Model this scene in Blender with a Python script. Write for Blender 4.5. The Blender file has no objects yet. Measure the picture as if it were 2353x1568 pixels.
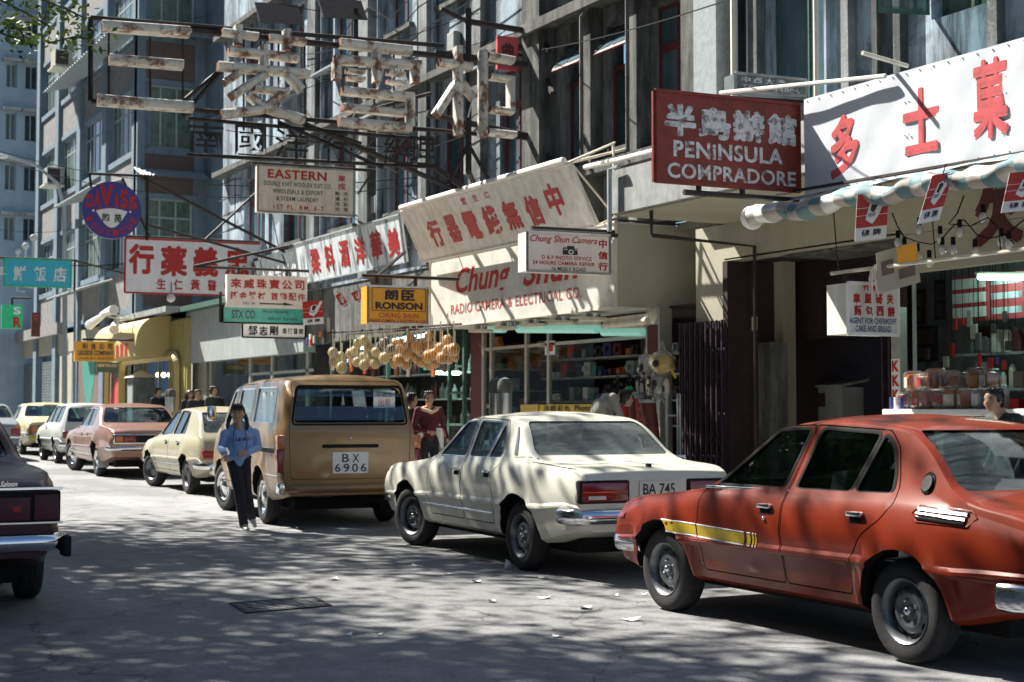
import bpy, bmesh, math, random
from mathutils import Vector, Matrix
R=math.radians; rnd=random.Random(7)
sc=bpy.context.scene; COL=sc.collection
# ---------------- camera ----------------
YAW=R(28.4); PIT=math.atan(164/3447); FV=3447.0; H=1.43
cf=Vector((math.sin(YAW)*math.cos(PIT),math.cos(YAW)*math.cos(PIT),math.sin(PIT)))
cr=Vector((math.cos(YAW),-math.sin(YAW),0)); cu=cr.cross(cf)
CAM=Vector((0,0,H))
cd=bpy.data.cameras.new('camera'); cam=bpy.data.objects.new('camera',cd); COL.objects.link(cam)
cd.sensor_width=36; cd.lens=FV/2353*36; cd.clip_end=2000; cd.clip_start=.05
cd.dof.use_dof=True; cd.dof.focus_distance=11.5; cd.dof.aperture_fstop=4.0; cam.location=CAM; cam.rotation_euler=cf.to_track_quat('-Z','Y').to_euler(); sc.camera=cam
# ---------------- light ----------------
SUN=Vector((.36,-.78,-.92)).normalized()
w=bpy.data.worlds.new('World'); sc.world=w; w.use_nodes=True
sky=w.node_tree.nodes.new('ShaderNodeTexSky'); sky.sky_type='NISHITA'; sky.sun_disc=False
sky.sun_elevation=math.asin(-SUN.z); sky.sun_rotation=math.atan2(-SUN.x,-SUN.y)
bgn=w.node_tree.nodes['Background']; bgn.inputs[1].default_value=.05
w.node_tree.links.new(sky.outputs[0],bgn.inputs[0])
sl=bpy.data.lights.new('sun','SUN'); sl.energy=5.0; sl.angle=R(.53); sl.color=(1,.95,.86)
so=bpy.data.objects.new('sun',sl); COL.objects.link(so); so.rotation_euler=SUN.to_track_quat('-Z','Y').to_euler(); so.location=(0,0,30)
vs=sc.view_settings; vs.view_transform='Standard'; vs.look='None'; vs.exposure=1.45; vs.gamma=1
sky.ozone_density=5.0; sc.cycles.diffuse_bounces=3; sc.cycles.max_bounces=8; sc.cycles.transparent_max_bounces=16
# ---------------- helpers ----------------
def ray(u,v): return cf+cr*((u-1176.5)/FV)+cu*((784-v)/FV)
def onX(u,v,X): d=ray(u,v); return CAM+d*(X/d.x)
def onY(u,v,Y): d=ray(u,v); return CAM+d*(Y/d.y)
def onZ(u,v,z=0): d=ray(u,v); return CAM+d*((z-H)/d.z)
SLOPE=.007
def gz(y): return SLOPE*y
def onG(u,v,dz=0): d=ray(u,v); return CAM+d*((H-dz)/(SLOPE*d.y-d.z))
def onP(u,v,P,n): d=ray(u,v); return CAM+d*((P-CAM).dot(n)/d.dot(n))
def YX(u,X): return onX(u,784,X).y
def tag(o,label=None,cat=None,group=None,kind=None):
    if label: o['label']=label
    if cat: o['category']=cat
    if group: o['group']=group
    if kind: o['kind']=kind
    return o
def thing(name,label,cat,loc=(0,0,0),group=None,rz=0):
    o=bpy.data.objects.new(name,None); COL.objects.link(o); o.location=loc; o.rotation_euler=(0,0,rz); o.empty_display_size=.2
    return tag(o,label,cat,group)
class MB:
    def __init__(s): s.v=[]; s.f=[]; s.m=[]; s.mi=0
    def add(s,vs,fs,mi=None):
        b=len(s.v); s.v+=[tuple(p) for p in vs]; s.f+=[tuple(b+i for i in f) for f in fs]
        s.m+=[s.mi if mi is None else mi]*len(fs); return s
    def box(s,a,b,mi=None,bev=0):
        x0,y0,z0=[min(a[i],b[i]) for i in range(3)]; x1,y1,z1=[max(a[i],b[i]) for i in range(3)]
        if bev>0:
            e=min(bev,(x1-x0)*.45,(y1-y0)*.45,(z1-z0)*.45); ps=[]
            bm=bmesh.new(); bmesh.ops.create_cube(bm,size=1)
            for v in bm.verts: v.co=Vector((x0+(v.co.x+.5)*(x1-x0),y0+(v.co.y+.5)*(y1-y0),z0+(v.co.z+.5)*(z1-z0)))
            bmesh.ops.bevel(bm,geom=bm.edges[:],offset=e,segments=2,affect='EDGES',profile=.5)
            bm.verts.index_update(); s.add([v.co for v in bm.verts],[[v.index for v in f.verts] for f in bm.faces],mi); bm.free(); return s
        return s.add([(x0,y0,z0),(x1,y0,z0),(x1,y1,z0),(x0,y1,z0),(x0,y0,z1),(x1,y0,z1),(x1,y1,z1),(x0,y1,z1)],
            [(3,2,1,0),(4,5,6,7),(0,1,5,4),(1,2,6,5),(2,3,7,6),(3,0,4,7)],mi)
    def obox(s,O,ex,ey,ez,mi=None):
        O,ex,ey,ez=map(Vector,(O,ex,ey,ez)); q=[O,O+ex,O+ex+ey,O+ey]; q+=[p+ez for p in q]
        f=[(3,2,1,0),(4,5,6,7),(0,1,5,4),(1,2,6,5),(2,3,7,6),(3,0,4,7)]
        if ex.cross(ey).dot(ez)<0: f=[t[::-1] for t in f]
        return s.add(q,f,mi)
    def quad(s,a,b,c,d,mi=None): return s.add([a,b,c,d],[(0,1,2,3)],mi)
    def poly(s,ps,mi=None): return s.add(ps,[tuple(range(len(ps)))],mi)
    def grid(s,rows,mi=None,close=False):
        n=len(rows[0]); vs=[p for r in rows for p in r]; fs=[]
        for i in range(len(rows)-1):
            for j in range(n if close else n-1):
                k=(j+1)%n; fs.append((i*n+j,i*n+k,(i+1)*n+k,(i+1)*n+j))
        return s.add(vs,fs,mi)
    def tube(s,path,r,n=6,mi=None,caps=True,sq=None):
        P=[Vector(p) for p in path]; rows=[]; m=len(P)
        rs=r if isinstance(r,(list,tuple)) else [r]*m
        t=(P[1]-P[0]).normalized(); a=t.orthogonal().normalized() if abs(t.z)>.9 else t.cross(Vector((0,0,1))).normalized()
        for i in range(m):
            t=((P[i+1] if i+1<m else P[i])-(P[i-1] if i>0 else P[i])).normalized()
            a=(a-t*a.dot(t)); a=a.normalized() if a.length>1e-6 else t.orthogonal().normalized(); b=t.cross(a)
            rows.append([P[i]+(a*math.cos(2*math.pi*k/n+math.pi/n)+b*math.sin(2*math.pi*k/n+math.pi/n))*rs[i] for k in range(n)])
        s.grid(rows,mi,True)
        if caps:
            s.poly(rows[0][::-1],mi); s.poly(rows[-1],mi)
        return s
    def lathe(s,prof,c=(0,0,0),axis='z',n=20,mi=None,ang=2*math.pi):
        rows=[]
        for k in range(n):
            t=ang*k/n; row=[]
            for r,h in prof:
                x,y=r*math.cos(t),r*math.sin(t)
                q={'z':(x,y,h),'y':(y,h,x),'x':(h,x,y)}[axis]; row.append((c[0]+q[0],c[1]+q[1],c[2]+q[2]))
            rows.append(row)
        rows.append(rows[0]); 
        return s.grid(rows,mi)
    def ball(s,c,r,n=10,m=7,mi=None,jit=0):
        rr=r if isinstance(r,(tuple,list)) else (r,r,r)
        rows=[]
        for i in range(m+1):
            t=math.pi*i/m; rows.append([(c[0]+rr[0]*math.sin(t)*math.cos(2*math.pi*k/n),c[1]+rr[1]*math.sin(t)*math.sin(2*math.pi*k/n),c[2]-rr[2]*math.cos(t)) for k in range(n)])
        if jit: rows=[rows[0]]+[[tuple(Vector(p)+Vector((rnd.uniform(-1,1),rnd.uniform(-1,1),rnd.uniform(-1,1)))*jit) for p in r_] for r_ in rows[1:-1]]+[rows[-1]]
        return s.grid(rows,mi,True)
    def mark(s): s.__dict__.setdefault('marks',[]).append((len(s.v),len(s.f)))
    def build_each(s,name,mats,parent=None,smooth=False,marks=None):
        """every marked piece becomes an object of its own"""
        mk=(marks or s.marks)+[(len(s.v),len(s.f))]; out=[]
        if mk[0]!=(0,0): mk=[(0,0)]+mk
        for (v0,f0),(v1,f1) in zip(mk[:-1],mk[1:]):
            if f1==f0: continue
            q=MB(); q.v=s.v[v0:v1]; q.f=[tuple(i-v0 for i in f) for f in s.f[f0:f1]]; q.m=s.m[f0:f1]; out.append(q.build(name,mats,parent,smooth))
        return out
    def build(s,name,mats,parent=None,smooth=False,ang=40):
        me=bpy.data.meshes.new(name); me.from_pydata(s.v,[],s.f)
        if not isinstance(mats,(list,tuple)): mats=[mats]
        for m in mats: me.materials.append(m)
        if len(mats)>1: me.polygons.foreach_set('material_index',s.m)
        bm=bmesh.new(); bm.from_mesh(me); bmesh.ops.remove_doubles(bm,verts=bm.verts[:],dist=1e-5)
        bmesh.ops.recalc_face_normals(bm,faces=bm.faces[:]) if smooth else None
        bm.to_mesh(me); bm.free()
        if smooth:
            me.polygons.foreach_set('use_smooth',[True]*len(me.polygons)); me.set_sharp_from_angle(angle=R(ang))
        return link(name,me,parent)
LOCAL=[False]
def link(name,me,parent=None):
    o=bpy.data.objects.new(name,me); COL.objects.link(o)
    if parent is not None:
        o.parent=parent
        q=parent; M=Matrix.Identity(4)
        while q is not None:
            if q.type=='EMPTY': M=M@(Matrix.Translation(q.location)@q.rotation_euler.to_matrix().to_4x4()).inverted()
            q=q.parent
        if parent.type=='EMPTY' and not LOCAL[0]: o.matrix_parent_inverse=M
    return o
def copy_tree(o,parent=None):
    c=o.copy(); COL.objects.link(c); c.parent=parent
    for ch in list(o.children): copy_tree(ch,c)
    return c
# temp scene for modifiers and lettering
TMP=bpy.data.scenes.new('tmp')
def evalmesh(obs):
    TMP.view_layers[0].update(); dg=TMP.view_layers[0].depsgraph; dg.update(); out=[]
    for o in obs: out.append(bpy.data.meshes.new_from_object(o.evaluated_get(dg),preserve_all_data_layers=True,depsgraph=dg))
    return out
def tmpob(me,name='t'):
    o=bpy.data.objects.new(name,me); TMP.collection.objects.link(o); return o
def cleartmp():
    for o in list(TMP.collection.objects): bpy.data.objects.remove(o,do_unlink=True)
_tc={}
def glyphs(txt,bold=.0,shear=0,space=1.0,res=3):
    k=(txt,bold,shear,space)
    if k in _tc: return _tc[k]
    c=bpy.data.curves.new('t','FONT'); c.body=txt; c.offset=bold; c.shear=shear; c.resolution_u=res; c.fill_mode='BOTH'; c.space_character=space
    o=tmpob(c); me=evalmesh([o])[0]; cleartmp()
    v=[(p.co.x,p.co.y) for p in me.vertices]; f=[tuple(p.vertices) for p in me.polygons]
    if not v: v=[(0,0)]; f=[]
    x0=min(p[0] for p in v); x1=max(p[0] for p in v); y0=min(p[1] for p in v); y1=max(p[1] for p in v)
    v=[((p[0]-x0)/max(x1-x0,1e-6),(p[1]-y0)/max(y1-y0,1e-6)) for p in v]
    _tc[k]=(v,f,(x1-x0)/max(y1-y0,1e-6)); bpy.data.meshes.remove(me); return _tc[k]
class Panel:   # a flat rectangle in the scene: origin top-left, ex to the right, ez down, n towards the viewer
    def __init__(s,O,ex,ez,n): s.O,s.ex,s.ez,s.n=Vector(O),Vector(ex),Vector(ez),Vector(n).normalized()
    def at(s,x,y,d=0): return s.O+s.ex*x+s.ez*y+s.n*d
    def text(s,mb,txt,x0,y0,x1,y1,bold=.0,shear=0,space=1.0,mi=None,d=.004,keep=False,wob=0,res=3):
        if not getattr(mb,'hold',0): mb.mark()
        fat=bold if bold>.025 and ord(txt[0])>0x2000 else 0
        v,f,asp=glyphs(txt,.008 if fat else bold,shear,space,res)
        if fat:
            gx=(x1-x0)*fat*.75; gy=(y1-y0)*fat*.75
            for i,(a,c) in enumerate(((-1,-.6),(1,-.6),(-1,.6),(1,.6),(0,0),(0,1),(0,-1))):
                mb.add([s.at(x0+gx+(x1-x0-2*gx)*p[0]+a*gx,y1-gy+(y0-y1+2*gy)*p[1]+c*gy+wob*math.sin(p[0]*9+p[1]*5),d+.0006*i) for p in v],f,mi)
            return
        if keep:
            W=(x1-x0)*s.ex.length; Hh=(y1-y0)*s.ez.length
            if W/Hh>asp: c=(x0+x1)/2; h=asp*Hh/s.ex.length/2; x0,x1=c-h,c+h
        mb.add([s.at(x0+(x1-x0)*p[0],y1+(y0-y1)*p[1]+wob*math.sin(p[0]*9+p[1]*5),d) for p in v],f,mi)
    def row(s,mb,chars,x0,y0,x1,y1,fill=.86,**k):
        n=len(chars); w=(x1-x0)/n
        for i,c in enumerate(chars):
            if k.get('bold',0)>=.04 or i==0: mb.mark()
            mb.hold=1; jy=(y1-y0)*rnd.uniform(-.03,.03); js=1+rnd.uniform(-.05,.05)
            if c!=' ': s.text(mb,c,x0+w*(i+.5-fill/2*js),y0+jy,x0+w*(i+.5+fill/2*js),y1+jy,**k)
            mb.hold=0
    def rect(s,mb,x0,y0,x1,y1,d=.003,mi=None): mb.quad(s.at(x0,y1,d),s.at(x1,y1,d),s.at(x1,y0,d),s.at(x0,y0,d),mi)
    def frame(s,mb,x0,y0,x1,y1,tx,ty,d=.003,mi=None):
        s.rect(mb,x0,y0,x1,y0+ty,d,mi); s.rect(mb,x0,y1-ty,x1,y1,d,mi); s.rect(mb,x0,y0+ty,x0+tx,y1-ty,d,mi); s.rect(mb,x1-tx,y0+ty,x1,y1-ty,d,mi)
    def slab(s,mb,t,mi=None,x0=0,y0=0,x1=1,y1=1):
        mb.obox(s.at(x0,y1,-t),s.ex*(x1-x0),s.n*t,-s.ez*(y1-y0),mi)
def perp(uv0,uv1,Y,yaw=5,u_is=None):
    """panel hanging across the pavement: top-left & bottom-right points of the photo on a plane through Y (at its left edge)"""
    dx=Vector((math.cos(R(yaw)),-math.sin(R(yaw)),0)); n=Vector((-math.sin(R(yaw)),-math.cos(R(yaw)),0))
    P=onY(uv0[0],uv0[1],Y); Q=onP(uv1[0],uv1[1],P,n)
    return Panel(P,dx*((Q-P).dot(dx)),Vector((0,0,Q.z-P.z)),n)
# ---------------- materials ----------------
def nodes(name):
    m=bpy.data.materials.new(name); m.use_nodes=True; nt=m.node_tree; return m,nt,nt.nodes['Principled BSDF']
def N(nt,t,**k):
    n=nt.nodes.new(t)
    for a,b in k.items():
        if a.startswith('i_'): n.inputs[a[2:].replace('_',' ')].default_value=b
        else: setattr(n,a,b)
    return n
def c4(c): return (c[0],c[1],c[2],1)
_mc={}
def mat(name,col,rough=.5,metal=0,var=.12,scale=6,stain=None,st_amt=.5,st_scale=(3,3,.6),st_lo=.45,st_hi=.7,bump=0,bscale=60,coat=0,emit=None,estr=0,spec=.5,blot=None):
    m,nt,b=nodes(name); L=nt.links
    b.inputs['Roughness'].default_value=rough; b.inputs['Metallic'].default_value=metal
    b.inputs['Coat Weight'].default_value=coat; b.inputs['Coat Roughness'].default_value=.09; b.inputs['Specular IOR Level'].default_value=spec
    tc=N(nt,'ShaderNodeTexCoord'); out=None
    nz=N(nt,'ShaderNodeTexNoise'); nz.inputs['Scale'].default_value=scale; nz.inputs['Detail'].default_value=6; nz.inputs['Roughness'].default_value=.65
    L.new(tc.outputs['Object'],nz.inputs['Vector'])
    mr=N(nt,'ShaderNodeMapRange'); mr.inputs[3].default_value=1-var; mr.inputs[4].default_value=1+var; mr.inputs[1].default_value=.3; mr.inputs[2].default_value=.7
    L.new(nz.outputs[0],mr.inputs[0])
    mu=N(nt,'ShaderNodeVectorMath',operation='SCALE'); mu.inputs[0].default_value=col; L.new(mr.outputs[0],mu.inputs['Scale']); out=mu.outputs[0]
    if stain:
        mp=N(nt,'ShaderNodeMapping'); mp.inputs['Scale'].default_value=st_scale; L.new(tc.outputs['Object'],mp.inputs['Vector'])
        n2=N(nt,'ShaderNodeTexNoise'); n2.inputs['Scale'].default_value=1; n2.inputs['Detail'].default_value=8; n2.inputs['Roughness'].default_value=.7; L.new(mp.outputs[0],n2.inputs['Vector'])
        r2=N(nt,'ShaderNodeMapRange'); r2.inputs[1].default_value=st_lo; r2.inputs[2].default_value=st_hi; r2.inputs[4].default_value=st_amt; L.new(n2.outputs[0],r2.inputs[0])
        mx=N(nt,'ShaderNodeMix',data_type='RGBA'); L.new(r2.outputs[0],mx.inputs[0]); L.new(out,mx.inputs[6]); mx.inputs[7].default_value=c4(stain); out=mx.outputs[2]
    if blot:
        n4=N(nt,'ShaderNodeTexNoise'); n4.inputs['Scale'].default_value=blot[1]; n4.inputs['Detail'].default_value=9; n4.inputs['Roughness'].default_value=.62; n4.inputs['Distortion'].default_value=.6; L.new(tc.outputs['Object'],n4.inputs['Vector'])
        r4=N(nt,'ShaderNodeMapRange'); r4.inputs[1].default_value=.53; r4.inputs[2].default_value=.58; r4.inputs[4].default_value=blot[2]; L.new(n4.outputs[0],r4.inputs[0])
        m4=N(nt,'ShaderNodeMix',data_type='RGBA'); L.new(r4.outputs[0],m4.inputs[0]); L.new(out,m4.inputs[6]); m4.inputs[7].default_value=c4(blot[0]); out=m4.outputs[2]
    L.new(out,b.inputs['Base Color'])
    if bump:
        n3=N(nt,'ShaderNodeTexNoise'); n3.inputs['Scale'].default_value=bscale; n3.inputs['Detail'].default_value=4; L.new(tc.outputs['Object'],n3.inputs['Vector'])
        bp=N(nt,'ShaderNodeBump'); bp.inputs['Strength'].default_value=bump; bp.inputs['Distance'].default_value=.02; L.new(n3.outputs[0],bp.inputs['Height']); L.new(bp.outputs[0],b.inputs['Normal'])
    if emit: b.inputs['Emission Color'].default_value=c4(emit); b.inputs['Emission Strength'].default_value=estr
    return m
def glassmat(name,tint=(.75,.85,.85),base=.04,rough=.02,dust=0,dcol=(.5,.55,.55)):
    m,nt,b=nodes(name); L=nt.links
    tr=N(nt,'ShaderNodeBsdfTransparent'); tr.inputs[0].default_value=c4(tint)
    gl=N(nt,'ShaderNodeBsdfGlossy'); gl.inputs['Roughness'].default_value=rough
    lw=N(nt,'ShaderNodeLayerWeight'); pw=N(nt,'ShaderNodeMath',operation='POWER'); pw.inputs[1].default_value=4.0; L.new(lw.outputs['Facing'],pw.inputs[0])
    ad=N(nt,'ShaderNodeMath',operation='MULTIPLY_ADD'); ad.inputs[1].default_value=.8; ad.inputs[2].default_value=base; L.new(pw.outputs[0],ad.inputs[0])
    mx=N(nt,'ShaderNodeMixShader'); L.new(ad.outputs[0],mx.inputs[0]); L.new(tr.outputs[0],mx.inputs[1]); L.new(gl.outputs[0],mx.inputs[2])
    o=nt.nodes['Material Output']; res=mx.outputs[0]
    if dust:
        df=N(nt,'ShaderNodeBsdfDiffuse'); df.inputs[0].default_value=c4(dcol)
        tc=N(nt,'ShaderNodeTexCoord'); nz=N(nt,'ShaderNodeTexNoise'); nz.inputs['Scale'].default_value=3; nz.inputs['Detail'].default_value=6; L.new(tc.outputs['Object'],nz.inputs['Vector'])
        mr=N(nt,'ShaderNodeMapRange'); mr.inputs[1].default_value=.3; mr.inputs[2].default_value=.75; mr.inputs[3].default_value=dust*.5; mr.inputs[4].default_value=dust*1.3; L.new(nz.outputs[0],mr.inputs[0])
        m2=N(nt,'ShaderNodeMixShader'); L.new(mr.outputs[0],m2.inputs[0]); L.new(res,m2.inputs[1]); L.new(df.outputs[0],m2.inputs[2]); res=m2.outputs[0]
    L.new(res,o.inputs[0]); nt.nodes.remove(b); return m
M={}
def D(k,*a,**kw): M[k]=mat(k.replace('_',' '),*a,**kw)
D('asphalt_plain',(.20,.205,.21),.9,var=.22,scale=14,stain=(.11,.11,.115),st_amt=.5,st_scale=(.5,.35,1),st_lo=.45,st_hi=.75,bump=.5,bscale=160)
D('pavement',(.3,.29,.27),.85,var=.2,scale=9,bump=.3)
D('kerb',(.38,.37,.35),.8,var=.25,scale=7)
D('old_concrete',(.26,.28,.29),.85,var=.35,scale=2.2,stain=(.035,.04,.04),st_amt=.92,st_scale=(2.2,2.2,.28),st_lo=.44,st_hi=.60,bump=.25,bscale=30,blot=((.075,.085,.085),.85,.9))
D('dark_concrete',(.15,.155,.145),.9,var=.35,scale=4,stain=(.03,.032,.03),st_amt=.85,st_scale=(5,5,.7),st_lo=.42,st_hi=.6,bump=.3,bscale=35)
D('pale_wall',(.36,.45,.53),.8,var=.3,scale=2.0,stain=(.035,.05,.06),st_amt=.92,st_scale=(2.4,2.4,.26),st_lo=.45,st_hi=.60,bump=.15,bscale=40,blot=((.12,.155,.185),.8,.8))
D('blue_wall',(.16,.225,.28),.8,var=.2,scale=3,stain=(.09,.12,.14),st_amt=.7,st_scale=(3,3,.3),st_lo=.5,st_hi=.7)
D('far_wall',(.30,.40,.48),.8,var=.1,scale=2,stain=(.2,.25,.3),st_amt=.5,st_scale=(2,2,.3))
D('spandrel',(.24,.235,.235),.8,var=.3,scale=5,stain=(.2,.2,.2),st_amt=.4)
D('brown_panel',(.15,.11,.10),.8,var=.18,scale=6)
D('soffit',(.42,.40,.32),.8,var=.12,scale=3,stain=(.25,.23,.17),st_amt=.4,st_scale=(1.5,1.5,1.5))
D('beige_wall',(.44,.42,.33),.7,var=.08,scale=4,stain=(.3,.28,.2),st_amt=.35)
D('beam',(.34,.36,.36),.8,var=.2,scale=5,stain=(.06,.06,.06),st_amt=.7,st_scale=(4,4,1))
D('pane_dark',(.03,.055,.065),.12,var=.5,scale=2,spec=.8)
D('pane_blue',(.09,.16,.2),.15,var=.4,scale=1.5,spec=.8,stain=(.03,.05,.06),st_amt=.7,st_scale=(4,4,.5))
D('pane_green',(.10,.15,.12),.2,var=.5,scale=3,stain=(.2,.26,.22),st_amt=.6,st_scale=(9,9,.6))
D('red_frame',(.15,.03,.035),.6,var=.3,scale=20)
D('green_frame',(.05,.12,.09),.6,var=.3,scale=20)
D('grey_frame',(.33,.38,.4),.6,var=.2,scale=12)
D('alu',(.5,.5,.46),.4,.6,var=.12)
D('dark_iron',(.035,.034,.036),.7,.3,var=.4,scale=14,stain=(.09,.045,.025),st_amt=.5,st_scale=(9,9,9))
D('steel',(.5,.52,.53),.35,.8,var=.15,scale=9)
D('white_paint',(.74,.74,.72),.5,var=.07,scale=7,stain=(.4,.37,.3),st_amt=.3)
D('sign_white',(.82,.83,.84),.45,var=.05,scale=5,stain=(.5,.48,.42),st_amt=.25,st_scale=(6,6,1))
D('sign_cream',(.76,.71,.60),.5,var=.1,scale=5,stain=(.4,.33,.22),st_amt=.5,st_scale=(7,7,.8))
D('sign_pink',(.88,.80,.76),.4,var=.05,scale=5,stain=(.62,.5,.42),st_amt=.35)
D('sign_dirty',(.76,.76,.72),.55,var=.12,scale=4,stain=(.36,.33,.26),st_amt=.55,st_scale=(9,9,.5))
D('sign_board',(.66,.66,.60),.55,var=.12,scale=4,stain=(.33,.31,.25),st_amt=.5,st_scale=(3,3,1))
D('sign_red',(.22,.025,.014),.55,var=.3,scale=7,stain=(.10,.016,.01),st_amt=.6,st_scale=(4,4,4))
D('sign_blue',(.06,.05,.26),.4,var=.15)
D('sign_turq',(.03,.42,.56),.4,var=.12,scale=20)
D('sign_green',(.02,.5,.22),.4)
D('sign_teal',(.05,.30,.24),.5,var=.2)
D('sign_orange',(.90,.40,.02),.4,var=.08)
D('sign_grey',(.36,.40,.40),.6,var=.12,stain=(.22,.25,.25),st_amt=.4)
D('sign_dark',(.10,.13,.14),.6,var=.4,stain=(.26,.28,.28),st_amt=.5,st_scale=(8,8,1.2))
D('awning_streak',(.76,.82,.86),.6,var=.08,scale=4,stain=(.12,.19,.23),st_amt=.9,st_scale=(7,7,.45),st_lo=.49,st_hi=.62)
D('canvas',(.66,.70,.76),.6,var=.05,scale=1.5,bump=.35,bscale=2.2)
D('ink_red',(.46,.022,.018),.5,var=.15,scale=15)
D('ink_red_worn',(.40,.05,.045),.6,var=.3,scale=20,stain=(.55,.5,.45),st_amt=.75,st_scale=(14,14,14),st_lo=.55,st_hi=.62)
D('ink_pinkred',(.58,.09,.10),.5,var=.2,scale=8)
D('ink_black',(.02,.02,.022),.5)
D('ink_blue',(.05,.05,.2),.5)
D('ink_white',(.72,.74,.76),.5,var=.2,scale=9)
D('ink_white_worn',(.66,.68,.68),.6,var=.25,scale=10,stain=(.10,.08,.06),st_amt=.85,st_scale=(13,13,13),st_lo=.5,st_hi=.6)
D('rusty_white',(.66,.64,.58),.5,.1,var=.15,scale=8,stain=(.20,.075,.03),st_amt=.95,st_scale=(5,5,5),st_lo=.50,st_hi=.60,bump=.2,bscale=30)
D('rust',(.20,.08,.035),.7,.1,var=.5,scale=8,stain=(.5,.42,.35),st_amt=.6,st_scale=(4,4,4),st_lo=.55,st_hi=.7)
D('black',(.010,.010,.010),.75,spec=.15)
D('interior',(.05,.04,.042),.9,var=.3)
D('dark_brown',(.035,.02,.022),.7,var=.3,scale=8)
D('gate',(.045,.03,.045),.5,.4,var=.3)
D('maroon',(.10,.02,.022),.6,var=.2)
D('yellow_shop',(.50,.405,.17),.5,var=.06,scale=4,stain=(.38,.30,.12),st_amt=.4)
D('yellow_groove',(.38,.33,.12),.6,var=.12)
D('chrome',(.78,.79,.8),.12,1,var=.04)
D('tyre',(.022,.022,.024),.85,var=.3,scale=20,bump=.2,bscale=90)
D('rim_steel',(.20,.21,.225),.4,.7,var=.2,scale=14,stain=(.05,.045,.04),st_amt=.6,st_scale=(9,9,9))
D('rubber',(.015,.015,.016),.75,spec=.2)
D('seat_dark',(.03,.03,.033),.8)
D('lamp_red',(.22,.012,.012),.15,var=.2,coat=.6)
D('lamp_amber',(.5,.14,.02),.15,coat=.6)
D('lamp_clear',(.6,.6,.58),.2,coat=.5)
D('car_red',(.185,.0185,.0035),.40,.0,var=.08,scale=3,coat=.38,spec=.2,stain=(.15,.016,.005),st_amt=.4,st_scale=(2,2,2))
D('car_white',(.66,.655,.56),.36,var=.05,scale=3,coat=.35,stain=(.48,.48,.42),st_amt=.35,st_scale=(2,2,1))
D('car_gold',(.235,.14,.052),.32,.25,var=.06,scale=3,coat=.5)
D('car_cream',(.42,.385,.26),.32,var=.05,scale=3,coat=.45)
D('car_brown',(.34,.19,.145),.28,.3,var=.05,scale=3,coat=.5)
D('car_pale',(.50,.53,.50),.36,var=.06,scale=3,coat=.4)
D('car_yellow',(.62,.56,.32),.36,coat=.4)
D('car_maroon',(.055,.010,.016),.4,.1,coat=.35,spec=.3)
D('car_grey',(.22,.25,.27),.35,coat=.4)
D('stripe_yellow',(.62,.44,.03),.4)
D('plate_white',(.8,.8,.8),.4,var=.04)
M['glass']=glassmat('car glass',(.66,.76,.77),.07)
M['glass_dusty']=glassmat('dusty glass',(.70,.76,.76),.05,dust=.30,dcol=(.36,.41,.41))
M['glass_shop']=glassmat('shop glass',(.85,.88,.86),.02)
D('lit_tube',(.8,.95,.9),.4,emit=(.55,1,.85),estr=9)
D('lit_bulb',(1,.9,.7),.3,emit=(1,.8,.4),estr=4)
D('tube_green',(.22,.38,.33),.3,emit=(.30,.72,.60),estr=.16)
D('bulb_glass',(.62,.62,.6),.1,var=.05,coat=.5)
D('leaf',(.065,.12,.022),.5,var=.4,scale=3)
D('leaf_light',(.22,.34,.03),.5,var=.3,scale=3)
D('bark',(.09,.075,.06),.9,var=.4,bump=.6,bscale=25)
D('paper',(.75,.75,.73),.7)
D('skin',(.50,.31,.21),.5,var=.06,scale=30)
D('hair',(.012,.010,.010),.45,spec=.6)

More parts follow.
